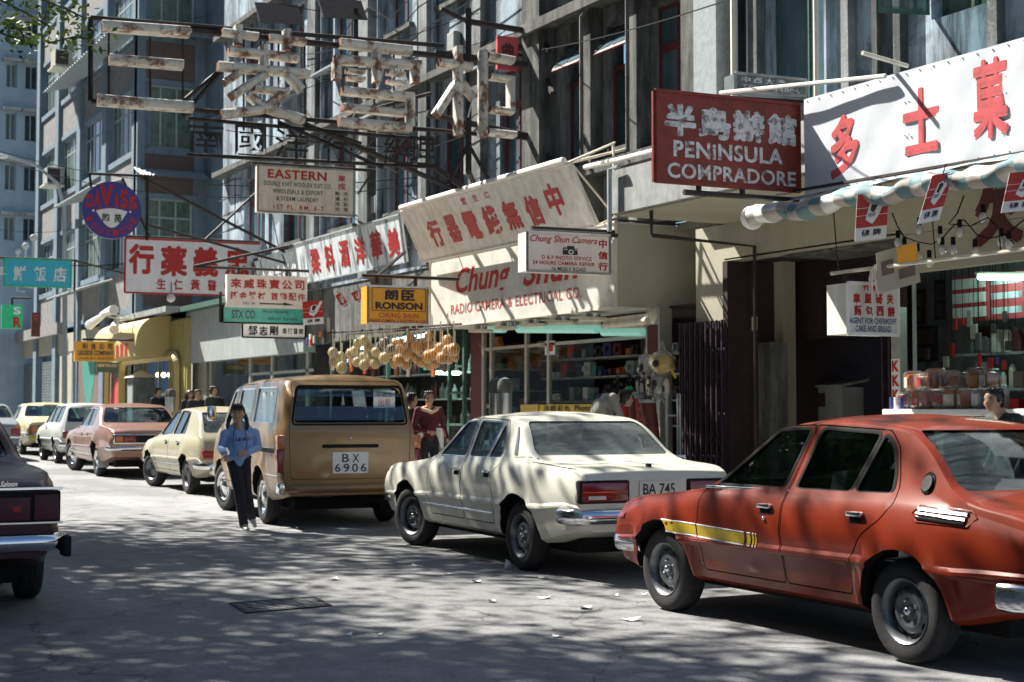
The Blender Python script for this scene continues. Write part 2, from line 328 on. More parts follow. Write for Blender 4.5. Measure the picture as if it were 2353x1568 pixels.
def asphalt():
    m,nt,b=nodes('asphalt'); L=nt.links; tc=N(nt,'ShaderNodeTexCoord'); b.inputs['Roughness'].default_value=.88
    def noise(sc_,det,rough,vec=None,mp=None):
        n=N(nt,'ShaderNodeTexNoise'); n.inputs['Scale'].default_value=sc_; n.inputs['Detail'].default_value=det; n.inputs['Roughness'].default_value=rough
        if mp: q=N(nt,'ShaderNodeMapping'); q.inputs['Scale'].default_value=mp; L.new(tc.outputs['Object'],q.inputs['Vector']); L.new(q.outputs[0],n.inputs['Vector'])
        else: L.new(vec or tc.outputs['Object'],n.inputs['Vector'])
        return n.outputs[0]
    def rng(v,a,c,d,e):
        r=N(nt,'ShaderNodeMapRange'); r.inputs[1].default_value=a; r.inputs[2].default_value=c; r.inputs[3].default_value=d; r.inputs[4].default_value=e; L.new(v,r.inputs[0]); return r.outputs[0]
    def mul(a,c):
        q=N(nt,'ShaderNodeMath',operation='MULTIPLY'); L.new(a,q.inputs[0]); L.new(c,q.inputs[1]); return q.outputs[0]
    grain=mul(rng(noise(190,2,.7),.25,.75,.55,1.45),rng(noise(34,3,.8),.3,.7,.78,1.22)); med=rng(noise(5,6,.7),.3,.7,.80,1.2)
    worn=rng(noise(1,5,.6,mp=(.9,.12,1)),.42,.62,.78,1.08)       # tyre polished tracks along the street
    oil=rng(noise(1.3,4,.55),.62,.74,1,.5)
    v=N(nt,'ShaderNodeTexVoronoi',feature='DISTANCE_TO_EDGE'); v.inputs['Scale'].default_value=.42
    dn=N(nt,'ShaderNodeTexNoise'); dn.inputs['Scale'].default_value=2.2; dn.inputs['Detail'].default_value=5; L.new(tc.outputs['Object'],dn.inputs['Vector'])
    ml=N(nt,'ShaderNodeVectorMath',operation='MULTIPLY_ADD'); ml.inputs[1].default_value=(.5,.5,.5); L.new(dn.outputs[1],ml.inputs[0]); L.new(tc.outputs['Object'],ml.inputs[2]); L.new(ml.outputs[0],v.inputs['Vector'])
    crack=rng(v.outputs[0],.0,.007,.42,1)
    vc=N(nt,'ShaderNodeTexVoronoi'); vc.inputs['Scale'].default_value=.16; L.new(tc.outputs['Object'],vc.inputs['Vector']); sp=N(nt,'ShaderNodeSeparateColor'); L.new(vc.outputs['Color'],sp.inputs[0])
    patch=rng(sp.outputs[0],.0,1,.78,1.16)
    t=mul(mul(mul(grain,med),mul(worn,oil)),mul(crack,patch))
    q=N(nt,'ShaderNodeVectorMath',operation='SCALE'); q.inputs[0].default_value=(.255,.258,.262); L.new(t,q.inputs['Scale']); L.new(q.outputs[0],b.inputs['Base Color'])
    bp=N(nt,'ShaderNodeBump'); bp.inputs['Strength'].default_value=.5; bp.inputs['Distance'].default_value=.01; L.new(mul(grain,crack),bp.inputs['Height']); L.new(bp.outputs[0],b.inputs['Normal'])
    M['asphalt']=m
asphalt()
# ================= SETTING =================
def kx(y): return 7.85+.042*(min(y,46)-6.6)
def struct(mb,name,m,**k): return tag(mb.build(name,m,**k),kind='structure')
b=MB(); b.quad((-400,-300,-.03+gz(-300)),(400,-300,-.03+gz(-300)),(400,600,-.03+gz(600)),(-400,600,-.03+gz(600))); struct(b,'ground',M['pavement'])
b=MB(); b.quad((-7,-60,gz(-60)),(60,-60,gz(-60)),(60,140,gz(140)),(-7,140,gz(140))); struct(b,'road',M['asphalt'])
ys=[-30,0,4,10,20,30,40,46,60,100]
b=MB(); b.grid([[(kx(y)+.14,y,.15+gz(y)) for y in ys],[(40,y,.15+gz(y)) for y in ys]]); struct(b,'pavement',M['pavement'])
b=MB()
y=-20
while y<70:
    y2=y+.98; b.obox((kx(y),y,gz(y)-.02),(.15,0,0),(kx(y2)-kx(y),y2-y,gz(.98)),(0,0,.172)); y+=1
struct(b,'kerb',M['kerb'])
b=MB(); b.obox((-15,-60,gz(-60)-.02),(8,0,0),(0,200,gz(200)),(0,0,.16)); struct(b,'far_pavement',M['pavement'])
# ---------------- wall pieces with real openings ----------------
def wall_open(mb,X,t,Y0,Y1,z0,z1,ops,axis='x',mi=None):
    ys=sorted({Y0,Y1,*[o[0] for o in ops],*[o[1] for o in ops]}); zs=sorted({z0,z1,*[o[2] for o in ops],*[o[3] for o in ops]})
    for i in range(len(ys)-1):
        j=0
        while j<len(zs)-1:
            hole=lambda q:any(o[0]<=(ys[i]+ys[i+1])/2<=o[1] and o[2]<=(zs[q]+zs[q+1])/2<=o[3] for o in ops)
            if hole(j): j+=1; continue
            k=j
            while k<len(zs)-1 and not hole(k): k+=1
            if axis=='x': mb.box((X,ys[i],zs[j]),(X+t,ys[i+1],zs[k]),mi)
            else: mb.box((ys[i],X,zs[j]),(ys[i+1],X+t,zs[k]),mi)
            j=k
def window(par,X,ya,yb,za,zb,fm,pm,mull=(.5,),tran=(),rec=.12,axis='x',sill=None,fw=.06,name='window'):
    b=MB(); T=(lambda x,y,z:(x,y,z)) if axis=='x' else (lambda x,y,z:(y,x,z))
    def bx(x0,x1,y0,y1,z0,z1): b.box(T(x0,y0,z0),T(x1,y1,z1))
    x0,x1=X+rec,X+rec+.05
    bx(x0,x1,ya,yb,za,za+fw); bx(x0,x1,ya,yb,zb-fw,zb); bx(x0,x1,ya,ya+fw,za+fw,zb-fw); bx(x0,x1,yb-fw,yb,za+fw,zb-fw)
    for m in mull: c=ya+(yb-ya)*m; bx(x0+.004,x1-.004,c-fw*.4,c+fw*.4,za+fw,zb-fw)
    for m in tran: c=za+(zb-za)*m; bx(x0+.008,x1-.008,ya+fw,yb-fw,c-fw*.4,c+fw*.4)
    o=b.build(name,M[fm],par)
    p=MB(); p.box(T(x0+.02,ya+.01,za+.01),T(x0+.03,yb-.01,zb-.01)); p.build('pane',M[pm],o)
    if sill: s=MB(); s.box(T(X-.1,ya-.08,za-.09),T(X+rec,yb+.08,za-.002)); s.build('sill',M[sill],o)
    return o
FX=11.3
# ---------------- main old block ----------------
B=thing('apartment_building','old grey tenement block with streaked stained concrete and dark red window frames','building',(FX,25,0))
Yw=lambda u:YX(u,FX)
E_=Yw(1642); far=36.0
bays=[(Yw(1362),Yw(1296)),(Yw(1474),Yw(1395)),(Yw(1588),Yw(1500)),(Yw(1208),Yw(1148)),(Yw(1075),Yw(1012)),(Yw(945),Yw(893)),(Yw(815),Yw(765)),(Yw(695),Yw(650)),(Yw(600),Yw(560))]
ops=[]; 
for a,c in bays: ops.append((a,c,5.15,6.95)); ops.append((a,c,8.55,10.35)); ops.append((a,c,11.95,13.7))
b=MB(); wall_open(b,FX,.3,E_,Yw(1240),4.0,26,[o for o in ops if o[0]<Yw(1240)]); b.build('wall',M['old_concrete'],B)  # blank wall above the windows is raised out of view to block sky light
b=MB(); wall_open(b,FX,.3,Yw(1240),far,4.0,26,[o for o in ops if o[0]>Yw(1240)]); b.build('wall',M['pale_wall'],B)
b=MB(); b.box((FX+.3,E_,0),(FX+9,E_+.3,26)); b.box((FX+.3,far-.3,0),(FX+9,far,26)); b.box((FX,E_,26),(FX+9,far,26.2)); b.build('side_wall',M['old_concrete'],B)
for i,(a,c) in enumerate(bays):
    for z0,z1 in ((5.15,6.95),(8.55,10.35),(11.95,13.7)):
        zt=z0+1.22
        window(B,FX,a,c,z0,zt,'red_frame','pane_blue' if i%3!=1 else 'pane_dark',mull=(.5,),sill='dark_concrete')
        if i in (0,1) and z0<6:   # the open top-hung sashes
            q=MB(); P=Panel((FX+.1,c,z1-.02),(0,a-c,0),(-.34,0,-.42),(-.8,0,.6)); P.slab(q,.03)
            o=q.build('window_sash',M['red_frame'],B); q=MB(); 
            for s0,s1 in ((.06,.47),(.53,.94)): P.slab(q,.006,x0=s0,x1=s1,y0=.1,y1=.88); 
            for v in range(len(q.v)): q.v[v]=tuple(Vector(q.v[v])+P.n*.01)
            q.build('pane',M['pane_blue'],o)
        else: window(B,FX,a,c,zt,z1,'red_frame','pane_blue',mull=(.5,),fw=.05)
b=MB()
def pil(u0,u1,d=.28,z0=4.0,z1=15.5):
    b.mark(); b.box((FX-d,Yw(u1),z0),(FX-.002,Yw(u0),z1))
pil(1236,1276); pil(1366,1388,.22); pil(1476,1496,.22); pil(1597,1640,.2)
b.build_each('pilaster',M['dark_concrete'],B)
b=MB(); b.box((FX+.02,16.75,2.87),(FX+.28,far,3.998)); b.build('lower_wall',M['dark_concrete'],B)
b=MB(); pil(985,1004,.22); pil(845,866,.22); pil(722,740,.2); pil(1100,1120,.14); b.build_each('pilaster',M['old_concrete'],B)
b=MB()
for z in (4.78,7.2,10.6): b.mark(); b.box((FX-.36,E_-.01,z),(FX-.29,Yw(1236),z+.16)); b.box((FX-.29,E_-.01,z+.02),(FX-.003,far,z+.14))
b.build_each('ledge',M['dark_concrete'],B)
# small balcony hood on the blue part and pipes
b=MB()
for u in (1005,880,748,612): y=Yw(u); b.mark(); b.tube([(FX-.1,y,4.1),(FX-.1,y,15.4)],.05,6)
b.build_each('drain_pipe',M['pale_wall'],B,True)
b=MB()
for u,r_,m_ in ((1226,.05,0),(1092,.03,0),(968,.035,0),(840,.03,0),(705,.035,0),(1380,.03,0),(1488,.03,0)):
    y=Yw(u); z1=rnd.uniform(6.5,15); b.mark(); b.tube([(FX-.07-(.24 if u>1300 else 0),y,4.3),(FX-.07-(.24 if u>1300 else 0),y,z1),(FX-.07-(.24 if u>1300 else 0),y+rnd.uniform(-.5,.5),z1+.25)],r_,6)
b.build_each('pipe',M['dark_concrete'],B,True)
b=MB()
for u,z in ((1090,5.4),(985,6.0),(870,5.2),(1232,6.4),(755,5.5),(1050,7.6),(930,7.8)):
    y=Yw(u); b.mark(); b.box((FX-.14,y-.14,z),(FX-.003,y+.14,z+.34),bev=.015)
b.build_each('junction_box',M['beam'],B)
b=MB()
for k in range(9):
    z=4.9+k*.55+rnd.uniform(-.2,.2); ya_,yb_=Yw(1215-rnd.uniform(0,80)),Yw(640+rnd.uniform(0,200)); b.mark(); b.tube([Vector((FX-.2,ya_,z)).lerp(Vector((FX-.25,yb_,z+rnd.uniform(-.5,.5))),t)-Vector((0,0,.25*4*t*(1-t))) for t in [i/10 for i in range(11)]],.009,4)
b.build_each('wall_cable',M['black'],B)
b=MB()
for u0,u1,z in ((1140,1215,6.98),(885,950,6.98),(760,822,8.3),(640,700,8.2)):
    b.mark(); b.obox((FX-.6,Yw(u1),z-.1),(.6,0,.22),(0,Yw(u0)-Yw(u1),0),(0,0,.04))
b.build_each('hood',M['grey_frame'],B)
# ---------------- right-hand block ----------------
B2=thing('apartment_building','pale grey block with green framed casements above the white painted sign sheet','building',(FX,11,0))
y1=E_-.01; y0=4.5
ow=[(Yw(1740),Yw(1700),'pane_dark'),(Yw(1900),Yw(1765),'pane_blue'),(Yw(1955),Yw(1905),'black'),(Yw(2295),Yw(2150),'pane_green'),(Yw(2353+110),Yw(2353),'pane_blue')]
b=MB(); wall_open(b,FX,.3,y0,y1,4.36,26,[(a,c,5.0+(.55 if k>2 else 0),8.2) for k,(a,c,_) in enumerate(ow)]+[(a,c,9,11.5) for a,c,_ in ow]); b.build('wall',M['pale_wall'],B2)  # unseen upper wall likewise carried high to cut sky light
for k,(a,c,pm) in enumerate(ow):
    window(B2,FX,a,c,5.0+(.55 if k>2 else 0),8.2,'green_frame' if k in(1,3) else 'grey_frame',pm,mull=(.45,) if k!=2 else (),tran=(.72,),rec=.16)
    window(B2,FX,a,c,9,11.5,'green_frame',pm)
b=MB(); b.box((FX-.3,Yw(1695),4.36),(FX-.002,Yw(1642),15.5)); b.build('pilaster',M['grey_frame'],B2)
b=MB(); 
for u0,u1 in ((1742,1762),(1958,1975),(2030,2042),(2080,2096),(2300,2322)): b.mark(); b.box((FX-.12,Yw(u1),4.36),(FX-.002,Yw(u0),15.5))
b.build_each('fin',M['old_concrete'],B2)
b=MB(); b.box((FX-.4,y0,4.72),(FX-.13,Yw(1745),4.9)); b.build('ledge',M['dark_concrete'],B2)
b=MB(); b.mark(); b.tube([(FX-.2,Yw(1722),4.4),(FX-.2,Yw(1722),15)],.045,6); b.mark(); b.tube([(FX-.18,Yw(1910),4.9),(FX-.18,Yw(1910),15)],.03,6); b.build_each('drain_pipe',M['sign_cream'],B2,True)
b=MB()   # curtains behind the open casement
for i in range(9): b.tube([(FX-.05+.03*(i%2),Yw(1752-i*2),5.1),(FX-.05+.03*(i%2),Yw(1754-i*2),8.1)],.05,5)
b.build('curtain',M['white_paint'],B2,True)
b=MB(); b.box((FX+.3,y0,4.36),(FX+9,y0+.3,26)); b.box((FX,y0,26),(FX+9,y1,26.2)); b.build('side_wall',M['old_concrete'],B2)
# open green casement leaf
b=MB(); P=Panel((FX-.02,Yw(2150),8.1),(-.55,.18,0),(0,0,-2.5),(-.3,-1,0)); P.frame(b,0,0,1,1,.1,.03,0); P.frame(b,0,.3,1,.32,.1,.01,.004); o=b.build('window_sash',M['green_frame'],B2)
b=MB(); P.slab(b,.008,x0=.08,x1=.92,y0=.02,y1=.98); b.build('pane',M['glass'],o)
# concrete canopy slab over the pavement, beam under it, wall pieces beside the dark entrance
b=MB(); b.box((9.62,5,3.82),(FX+.3,15.35,4.34)); b.build('canopy_slab',M['beam'],B2)
b=MB(); b.box((9.7,5,3.80),(FX+.3,15.28,3.817)); b.build('soffit',M['soffit'],B2)
b=MB(); b.box((FX,4.5,3.33),(FX+.25,Yw(1664)-.002,3.797)); b.build('beam',M['beige_wall'],B2)
b=MB(); b.box((FX,Yw(1664),.15),(FX+.3,Yw(1600),3.797)); b.build('wall',M['beige_wall'],B2); b=MB(); b.box((12.0,15.0,.15),(12.2,16.72,4.0)); b.build('recess_wall',M['beige_wall'],B2); b=MB(); b.box((FX+.3,15.32,3.9),(12.2,16.74,3.99)); b.build('recess_ceiling',M['soffit'],B2); b=MB(); b.box((FX+.31,Yw(1664)-.001,.15),(FX+4.5,Yw(1664)-.12,3.327)); b.build('hall_wall',M['dark_brown'],B2)
b=MB(); b.tube([(9.75,14.6,3.79),(9.75,14.6,3.5),(FX-.05,14.6,3.45),(FX-.05,14.6,.2)],.025,6); b.build('conduit',M['dark_iron'],B2,True)
b=MB(); b.tube([(9.55,15.0,4.35),(9.55,15.2,4.35),(9.55,15.2,3.6)],.03,6); b.build('drain_pipe',M['grey_frame'],B2,True)
b=MB(); b.tube([onX(1344,385,10.6),onX(1420,368,10.6),onX(1503,347,10.6)],.035,7); b.build('conduit',M['white_paint'],B2,True)
# dark entrance hall
ya,yb=Yw(2062),Yw(1666)
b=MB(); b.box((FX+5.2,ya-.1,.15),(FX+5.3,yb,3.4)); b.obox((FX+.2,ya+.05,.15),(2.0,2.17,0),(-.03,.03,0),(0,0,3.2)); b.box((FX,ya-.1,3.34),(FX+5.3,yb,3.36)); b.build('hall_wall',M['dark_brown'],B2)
b=MB()
for i in range(34):
    z=2.35+i*.029; b.box((FX+1.0,ya+.95,z),(FX+1.015+.02*(i%2),yb,z+.024))
b.build('roller_shutter',M['dark_brown'],B2)
b=MB(); b.box((FX+.35,Yw(1735),.15),(FX+.5,Yw(1690),2.3)); b.build('pier',M['dark_concrete'],B2)
P=Panel(onX(1692,732,FX+.34),(0,-.42,0),(0,0,-.17),(-1,0,0)); b=MB(); P.slab(b,.01); o=b.build('notice_plate',M['sign_cream'],B2)
def folding_gate(y0,y1,x,h,par,name='folding_gate',z0=.16):
    b=MB(); n=max(6,int((y1-y0)/.055))
    for i in range(n):
        y=y0+(y1-y0)*(i+.5)/n; dx=.04 if i%2 else -.04
        b.box((x+dx-.012,y-.012,z0),(x+dx+.012,y+.012,z0+h))
        if i<n-1:
            yn=y0+(y1-y0)*(i+1.5)/n
            for k in range(9):
                z=z0+h*(k+.5)/9; b.tube([(x+dx,y,z-.08),(x-dx,yn,z+.08)],.006,4); b.tube([(x+dx,y,z+.08),(x-dx,yn,z-.08)],.006,4)
    return b.build(name,M['gate'],par)
b=MB(); b.box((FX-.02,Yw(1664)-.10,.15),(FX+.32,Yw(1664)-.003,3.32)); b.build('door_frame',M['dark_brown'],B2)
folding_gate(Yw(2055),Yw(1975),FX+.3,2.2,B2)
folding_gate(YX(1668,FX-.12),YX(1560,FX-.12),FX-.12,2.42,B2); b=MB(); b.box((FX-.06,YX(1668,FX-.06),.16),(FX-.04,YX(1560,FX-.06),2.55)); b.build('gate_backing',M['gate'],B2)
# ---------------- left corner block ----------------
B3=thing('apartment_building','blue grey corner block with banded spandrels and corrugated window hoods','building',(FX,50,0))
LX=FX; LY=44.0
cols=[YX(u,LX) for u in (87,131,181,241)]+[LY+.35]
levels=[3.6,7.0,10.4,13.8,17.2]
b=MB(); c_=MB(); s_=MB(); pn=MB()
for y in cols: c_.mark(); c_.box((LX-.12,y-.28,.15),(LX+.3,y+.28,20))
for i in range(4):
    ya,yb=cols[i+1]+.28,cols[i]-.28
    if i==3: ya=LY+.7
    for lv in levels:
        s_.mark(); b.mark(); s_.box((LX+.0,ya,lv+.95),(LX+.2,yb,lv+2.1)); b.box((LX-.06,ya,lv+2.1),(LX+.2,yb,lv+2.28)); b.mark(); b.box((LX-.03,ya,lv+.8),(LX+.2,yb,lv+.95))
        window(B3,LX,ya,yb,lv+2.28,lv+4.2,'grey_frame','pane_green' if (i+int(lv))%3 else 'pane_dark',mull=(.2,.4,.6,.8),tran=(.7,),rec=.1,fw=.07)
# end face towards the camera
s2=MB()
xw=[onY(u,600,LY).x for u in (329,442,470,560)]
for lv in levels:
    s2.mark(); b.mark(); s2.box((xw[0],LY,lv+.95),(xw[1],LY+.2,lv+2.1)); b.box((xw[0],LY-.04,lv+2.1),(xw[1],LY+.2,lv+2.28)); b.mark(); b.box((xw[0],LY-.04,lv+.8),(xw[1],LY+.2,lv+.95))
    window(B3,LY,xw[0],xw[1],lv+2.28,lv+4.2,'grey_frame','pane_green',mull=(.33,.66),tran=(.7,),rec=.08,axis='y',fw=.07)
c_.mark(); c_.box((LX-.12,LY-.06,.15),(xw[0],LY+.34,20)); c_.mark(); c_.box((xw[1],LY-.08,3.6),(xw[2],LY+.3,20)); c_.mark(); c_.box((xw[2],LY+.02,3.6),(16,LY+.3,20))
b.mark(); b.box((LX+.3,LY+.3,20),(20,cols[0],20.2))
c_.build_each('column',M['blue_wall'],B3); b.build_each('band',M['blue_wall'],B3); s_.build_each('spandrel',M['spandrel'],B3); s2.build_each('spandrel',M['brown_panel'],B3)
b=MB(); b.box((LX+.35,LY+.45,4),(LX+.45,cols[0],20)); b.box((xw[0],LY+.4,4),(16,LY+.5,20)); b.build('back_wall',M['interior'],B3)
def corr(P0,along,out,n,amp=.03,mi=None):
    b=MB(); along=Vector(along); out=Vector(out); r0=[];r1=[]
    for i in range(n*4+1):
        p=Vector(P0)+along*(i/(n*4)); z=Vector((0,0,amp*math.sin(i*math.pi/2))); r0.append(p+z); r1.append(p+out+z)
    b.grid([r0,r1]); b.grid([[q-Vector((0,0,.012)) for q in r1],[q-Vector((0,0,.012)) for q in r0]]); return b
for z,x0,x1,o_ in ((12.55,LX-.7,14.2,.9),(8.35,LX-.2,13.4,.8)):
    corr((x0,LY,z+.3),(x1-x0,0,0),(0,-o_,-.3),24).build('corrugated_hood',M['grey_frame'],B3)
for z,ya,yb in ((12.55,LY-.9,LY+9),(8.3,LY+2,LY+7),(5.3,LY+3,LY+8)):
    corr((LX,ya,z+.3),(0,yb-ya,0),(-1.1,0,-.35),30).build('corrugated_hood',M['grey_frame'],B3)
# ---------------- far pale block ----------------
B4=thing('apartment_building','pale blue rendered block with small dark windows at the far street end','building',(11,62,0))
wx=[(onY(u0,500,62).x,onY(u1,500,62).x) for u0,u1 in ((52,82),(8,34))]
op=[]
for (xa,xb) in wx:
    for v0,v1 in ((45,105),(150,205),(262,325),(380,440),(500,555)): op.append((xa,xb,onY(60,v1,62).z,onY(60,v0,62).z))
b=MB(); wall_open(b,62,.3,10.2,18,0,32,op,axis='y'); b.build('wall',M['far_wall'],B4)
for o in op:
    window(B4,62,o[0],o[1],o[2],o[3],'grey_frame','pane_dark',axis='y',rec=.1,fw=.05)
b=MB()
for o in op: b.mark(); b.box((o[0]-.12,61.6,o[3]+.05),(o[1]+.12,62-.003,o[3]+.16))
b.build_each('hood',M['beam'],B4)
b=MB(); b.box((10.2,62.3,0),(10.4,90,32)); b.build('side_wall',M['far_wall'],B4)
# wall pieces of the recess between the blocks, and terrace across the end of the street
B5=thing('apartment_wing','plain blue grey rear wing set back above the yellow shop','building',(14.2,40,0))
b=MB(); b.box((13.2,far,4),(13.4,LY,20)); b.build('wall',M['blue_wall'],B5)
for z in (5.5,8.9,12.3): window(B5,13.2,37.6,38.8,z,z+1.6,'grey_frame','pane_green',rec=-.06); window(B5,13.2,40.6,41.8,z,z+1.6,'grey_frame','pane_dark',rec=-.06)
# dark shutters at the foot of the corner block
b=MB()
for u0,u1 in ((92,128),(36,86)):
    a,c=YX(u1,LX),YX(u0,LX)
    for i in range(30): b.box((LX+.05,a,.2+i*.105),(LX+.07+.03*(i%2),c,.29+i*.105))
b.build('roller_shutter',M['sign_dark'],B3)
b=MB(); b.box((LX-.02,YX(36,LX),3.55),(LX+.15,LY+.3,4.2)); b.box((LX,YX(166,LX),.15),(LX+.2,YX(136,LX),3.55)); b.build('shop_wall',M['soffit'],B3)
b=MB(); b.box((LX-.3,YX(36,LX),4.2),(LX-.025,YX(150,LX),4.6)); b.build('tiled_eave',M['spandrel'],B3)
# ================= SIGNS =================
def base(P,t): return P.at(.5,1,-t/2)
def sign(name,label,P,t,face,texts,edge=None,cat='sign',group=None,bars=()):
    """P panel; t thickness; texts: list of (ink, fn(mb))"""
    T=thing(name,label,cat,base(P,t),group)
    b=MB(); P.slab(b,t); o=b.build('panel',M[face],T)
    if edge:
        b=MB(); w=.03
        for x0,y0,x1,y1 in ((0,0,1,0),(0,1,1,1),(0,0,0,1),(1,0,1,1)):
            b.tube([P.at(x0,y0,.0),P.at(x1,y1,.0)],w*.7,4)
        b.build('frame',M[edge],T)
    for ink,fn in texts:
        b=MB(); fn(b); (b.build_each('lettering',M[ink],T) if hasattr(b,'marks') else b.build('lettering',M[ink],T))
    if bars:
        b=MB()
        for q in bars: b.mark(); b.tube(q,.03,5)
        b.build_each('bracket',M['dark_iron'],T)
    return T
def wallpt(u,v,X=FX): return onX(u,v,X)
# --- EASTERN
P=perp((593,379),(813,497),25.2,6)
sign('hanging_sign','cream lightbox sign with one big red word over black lines of wording',P,.22,'sign_cream',[
 ('ink_red',lambda b:(P.text(b,'EASTERN',.10,.07,.71,.27,.03,space=1.1),P.text(b,'1ST FL. RM. 6-7',.16,.83,.68,.93,.02,space=1.3),P.text(b,'東',.83,.12,.91,.26,.02),P.text(b,'成',.83,.29,.91,.44,.02))),
 ('ink_black',lambda b:(P.text(b,'DOUBLE KNIT WOOLEN SUIT CO.',.06,.335,.76,.43,.012,space=1.15),P.text(b,'WHOLESALE & EXPORT',.15,.495,.67,.59,.012,space=1.15),P.text(b,'& STEAM LAUNDRY',.19,.65,.63,.745,.012,space=1.15),
   [P.text(b,c,.80+.09*k,.48+.115*i,.85+.09*k,.565+.115*i,.012) for k,cs in ((0,'乾溫洗衣'),(1,'毛衫批發')) for i,c in enumerate(cs)]))],
 'beam',bars=[[P.at(-.05,-.06,-.11),P.at(1.25,-.06,-.11)],[P.at(.2,-.06,-.11),P.at(.2,.02,-.11)],[P.at(.85,-.06,-.11),P.at(.85,.02,-.11)],[P.at(1.02,-.1,-.13),P.at(1.02,1,-.13)]])
# --- Chung Shun Camera hanging box
P=perp((1212,532),(1402,630),16.6,5)
def camicon(b):
    P.rect(b,.42,.38,.60,.55,.004); P.rect(b,.47,.32,.56,.38,.004); P.rect(b,.43,.36,.46,.38,.004)
def camlens(b):
    ctr=(.52,.475)
    ps=[P.at(ctr[0]+.032*math.cos(2*math.pi*k/18),ctr[1]+.062*math.sin(2*math.pi*k/18),.006) for k in range(18)]; b.poly(ps[::-1])
    P.rect(b,.43,.405,.475,.425,.006); P.rect(b,.565,.405,.595,.425,.006)
def camin(b):
    ps=[P.at(.52+.019*math.cos(2*math.pi*k/14),.475+.037*math.sin(2*math.pi*k/14),.008) for k in range(14)]; b.poly(ps[::-1])
sign('hanging_sign','white lightbox sign with a drawn camera above the words 16 MODY ROAD',P,.3,'sign_pink',[
 ('ink_red',lambda b:(P.text(b,'Chung Shun Camera',.03,.07,.84,.30,.012,.32),P.text(b,'D & P PHOTO SERVICE',.17,.585,.77,.685,.02,space=1.1),P.text(b,'24 HOURS CAMERA REPAIR',.06,.725,.81,.825,.02,space=1.05),
   P.text(b,'中',.86,.11,.96,.34,.03),P.text(b,'信',.85,.42,.97,.63,.03),P.text(b,'行',.85,.71,.97,.92,.03))),
 ('ink_black',lambda b:(P.text(b,'16 MODY ROAD',.29,.865,.70,.965,.015,space=1.1),camicon(b),camin(b))),('plate_white',camlens)],
 'steel',bars=[[P.at(.1,-.14,-.15),P.at(1.12,-.14,-.15)],[P.at(.2,-.14,-.15),P.at(.2,.02,-.15)],[P.at(.9,-.14,-.15),P.at(.9,.02,-.15)],[P.at(.05,-.02,-.02),P.at(1.1,-.02,-.02)]])
# --- orange lighter sign
P=perp((846,657),(983,746),21,5)
sign('hanging_sign','orange lightbox sign with bold black word in a thin black frame',P,.35,'sign_orange',[
 ('ink_black',lambda b:(P.text(b,'朗',.27,.08,.50,.37,.045),P.text(b,'臣',.55,.08,.78,.37,.045),P.text(b,'RONSON',.12,.42,.91,.62,.05),P.frame(b,.06,.03,.965,.665,.012,.018))),
 ('ink_red',lambda b:(P.text(b,'CHUNG SHUN',.18,.715,.84,.845,.015,space=1.1),P.text(b,'RADIO CAMERA & ELECTRICAL CO.',.035,.885,.975,.975,.012)))],'steel',
 bars=[[P.at(-.05,-.3,-.17),P.at(1.6,-.3,-.17)],[P.at(.2,-.3,-.17),P.at(.2,.02,-.17)],[P.at(.85,-.3,-.17),P.at(.85,.02,-.17)],[P.at(.2,-.3,-.17),onX(938,572,10.6)]])
# --- medicine hall sign
P=perp((288,547),(650,684),33,5)
sign('hanging_sign','long white signboard with thick red brush characters and a thin red border',P,.12,'sign_white',[
 ('ink_red',lambda b:(P.row(b,'行薬義忠',.0,.10,.80,.66,.8,bold=.045),P.row(b,'生仁黃醫中',.17,.72,.70,.92,.55,bold=.03),P.frame(b,0,0,1,1,.006,.02)))],'ink_red',
 bars=[[P.at(0,-.04,-.06),P.at(1,-.04,-.06)],[P.at(.5,-.04,-.06),P.at(.9,-1.2,-.06)],[P.at(.15,-.04,-.06),P.at(-.02,-1.1,-.06)]])
# --- jewellery sign
P=perp((522,630),(706,710),27.6,4)
sign('hanging_sign','pinkish white signboard with two rows of red characters and a black arrow',P,.15,'sign_pink',[
 ('ink_red',lambda b:(P.row(b,'來威珠寶公司',.03,.12,.98,.42,.8,bold=.03),P.row(b,'打金器材',.03,.52,.48,.76,.86,bold=.025),P.row(b,'首飾配件',.53,.52,.98,.76,.86,bold=.025))),
 ('ink_black',lambda b:(P.text(b,'NO. 24',.2,.84,.34,.92,.01),P.rect(b,.40,.86,.72,.90),b.add([P.at(.70,.82,.004),P.at(.84,.90,.004),P.at(.70,.92,.004)],[(2,1,0)])))],
 bars=[[P.at(-.4,-.2,-.07),P.at(1.05,-.2,-.07)],[P.at(-.4,-.2,-.07),P.at(.75,-.95,-.07)],[P.at(.15,-.2,-.07),P.at(.15,.03,-.07)],[P.at(.75,-.2,-.07),P.at(.75,.03,-.07)]])
P=perp((512,702),(712,746),29,4)
sign('hanging_sign','dull green signboard tucked directly below the pinkish sign',P,.1,'sign_teal',[('ink_black',lambda b:(P.text(b,'STX CO.',.1,.25,.38,.75,.02),P.text(b,'Photo Supplies',.45,.2,.75,.42,.01,.3),P.text(b,'Album Service',.5,.58,.85,.8,.01,.3)))],'black',
 bars=[[P.at(-.02,-.8,-.05),P.at(-.02,1,-.05)],[P.at(.98,-.5,-.05),P.at(.98,1,-.05)]])
P=perp((557,742),(702,778),28.3,4)
sign('hanging_sign','small white signboard with black characters framed in black above the grey shop',P,.1,'sign_white',[('ink_black',lambda b:(P.row(b,'鄧志剛',.08,.18,.58,.84,.8,bold=.03),P.row(b,'鐵打醫舘',.62,.3,.97,.72,.8,bold=.015)))],'black')
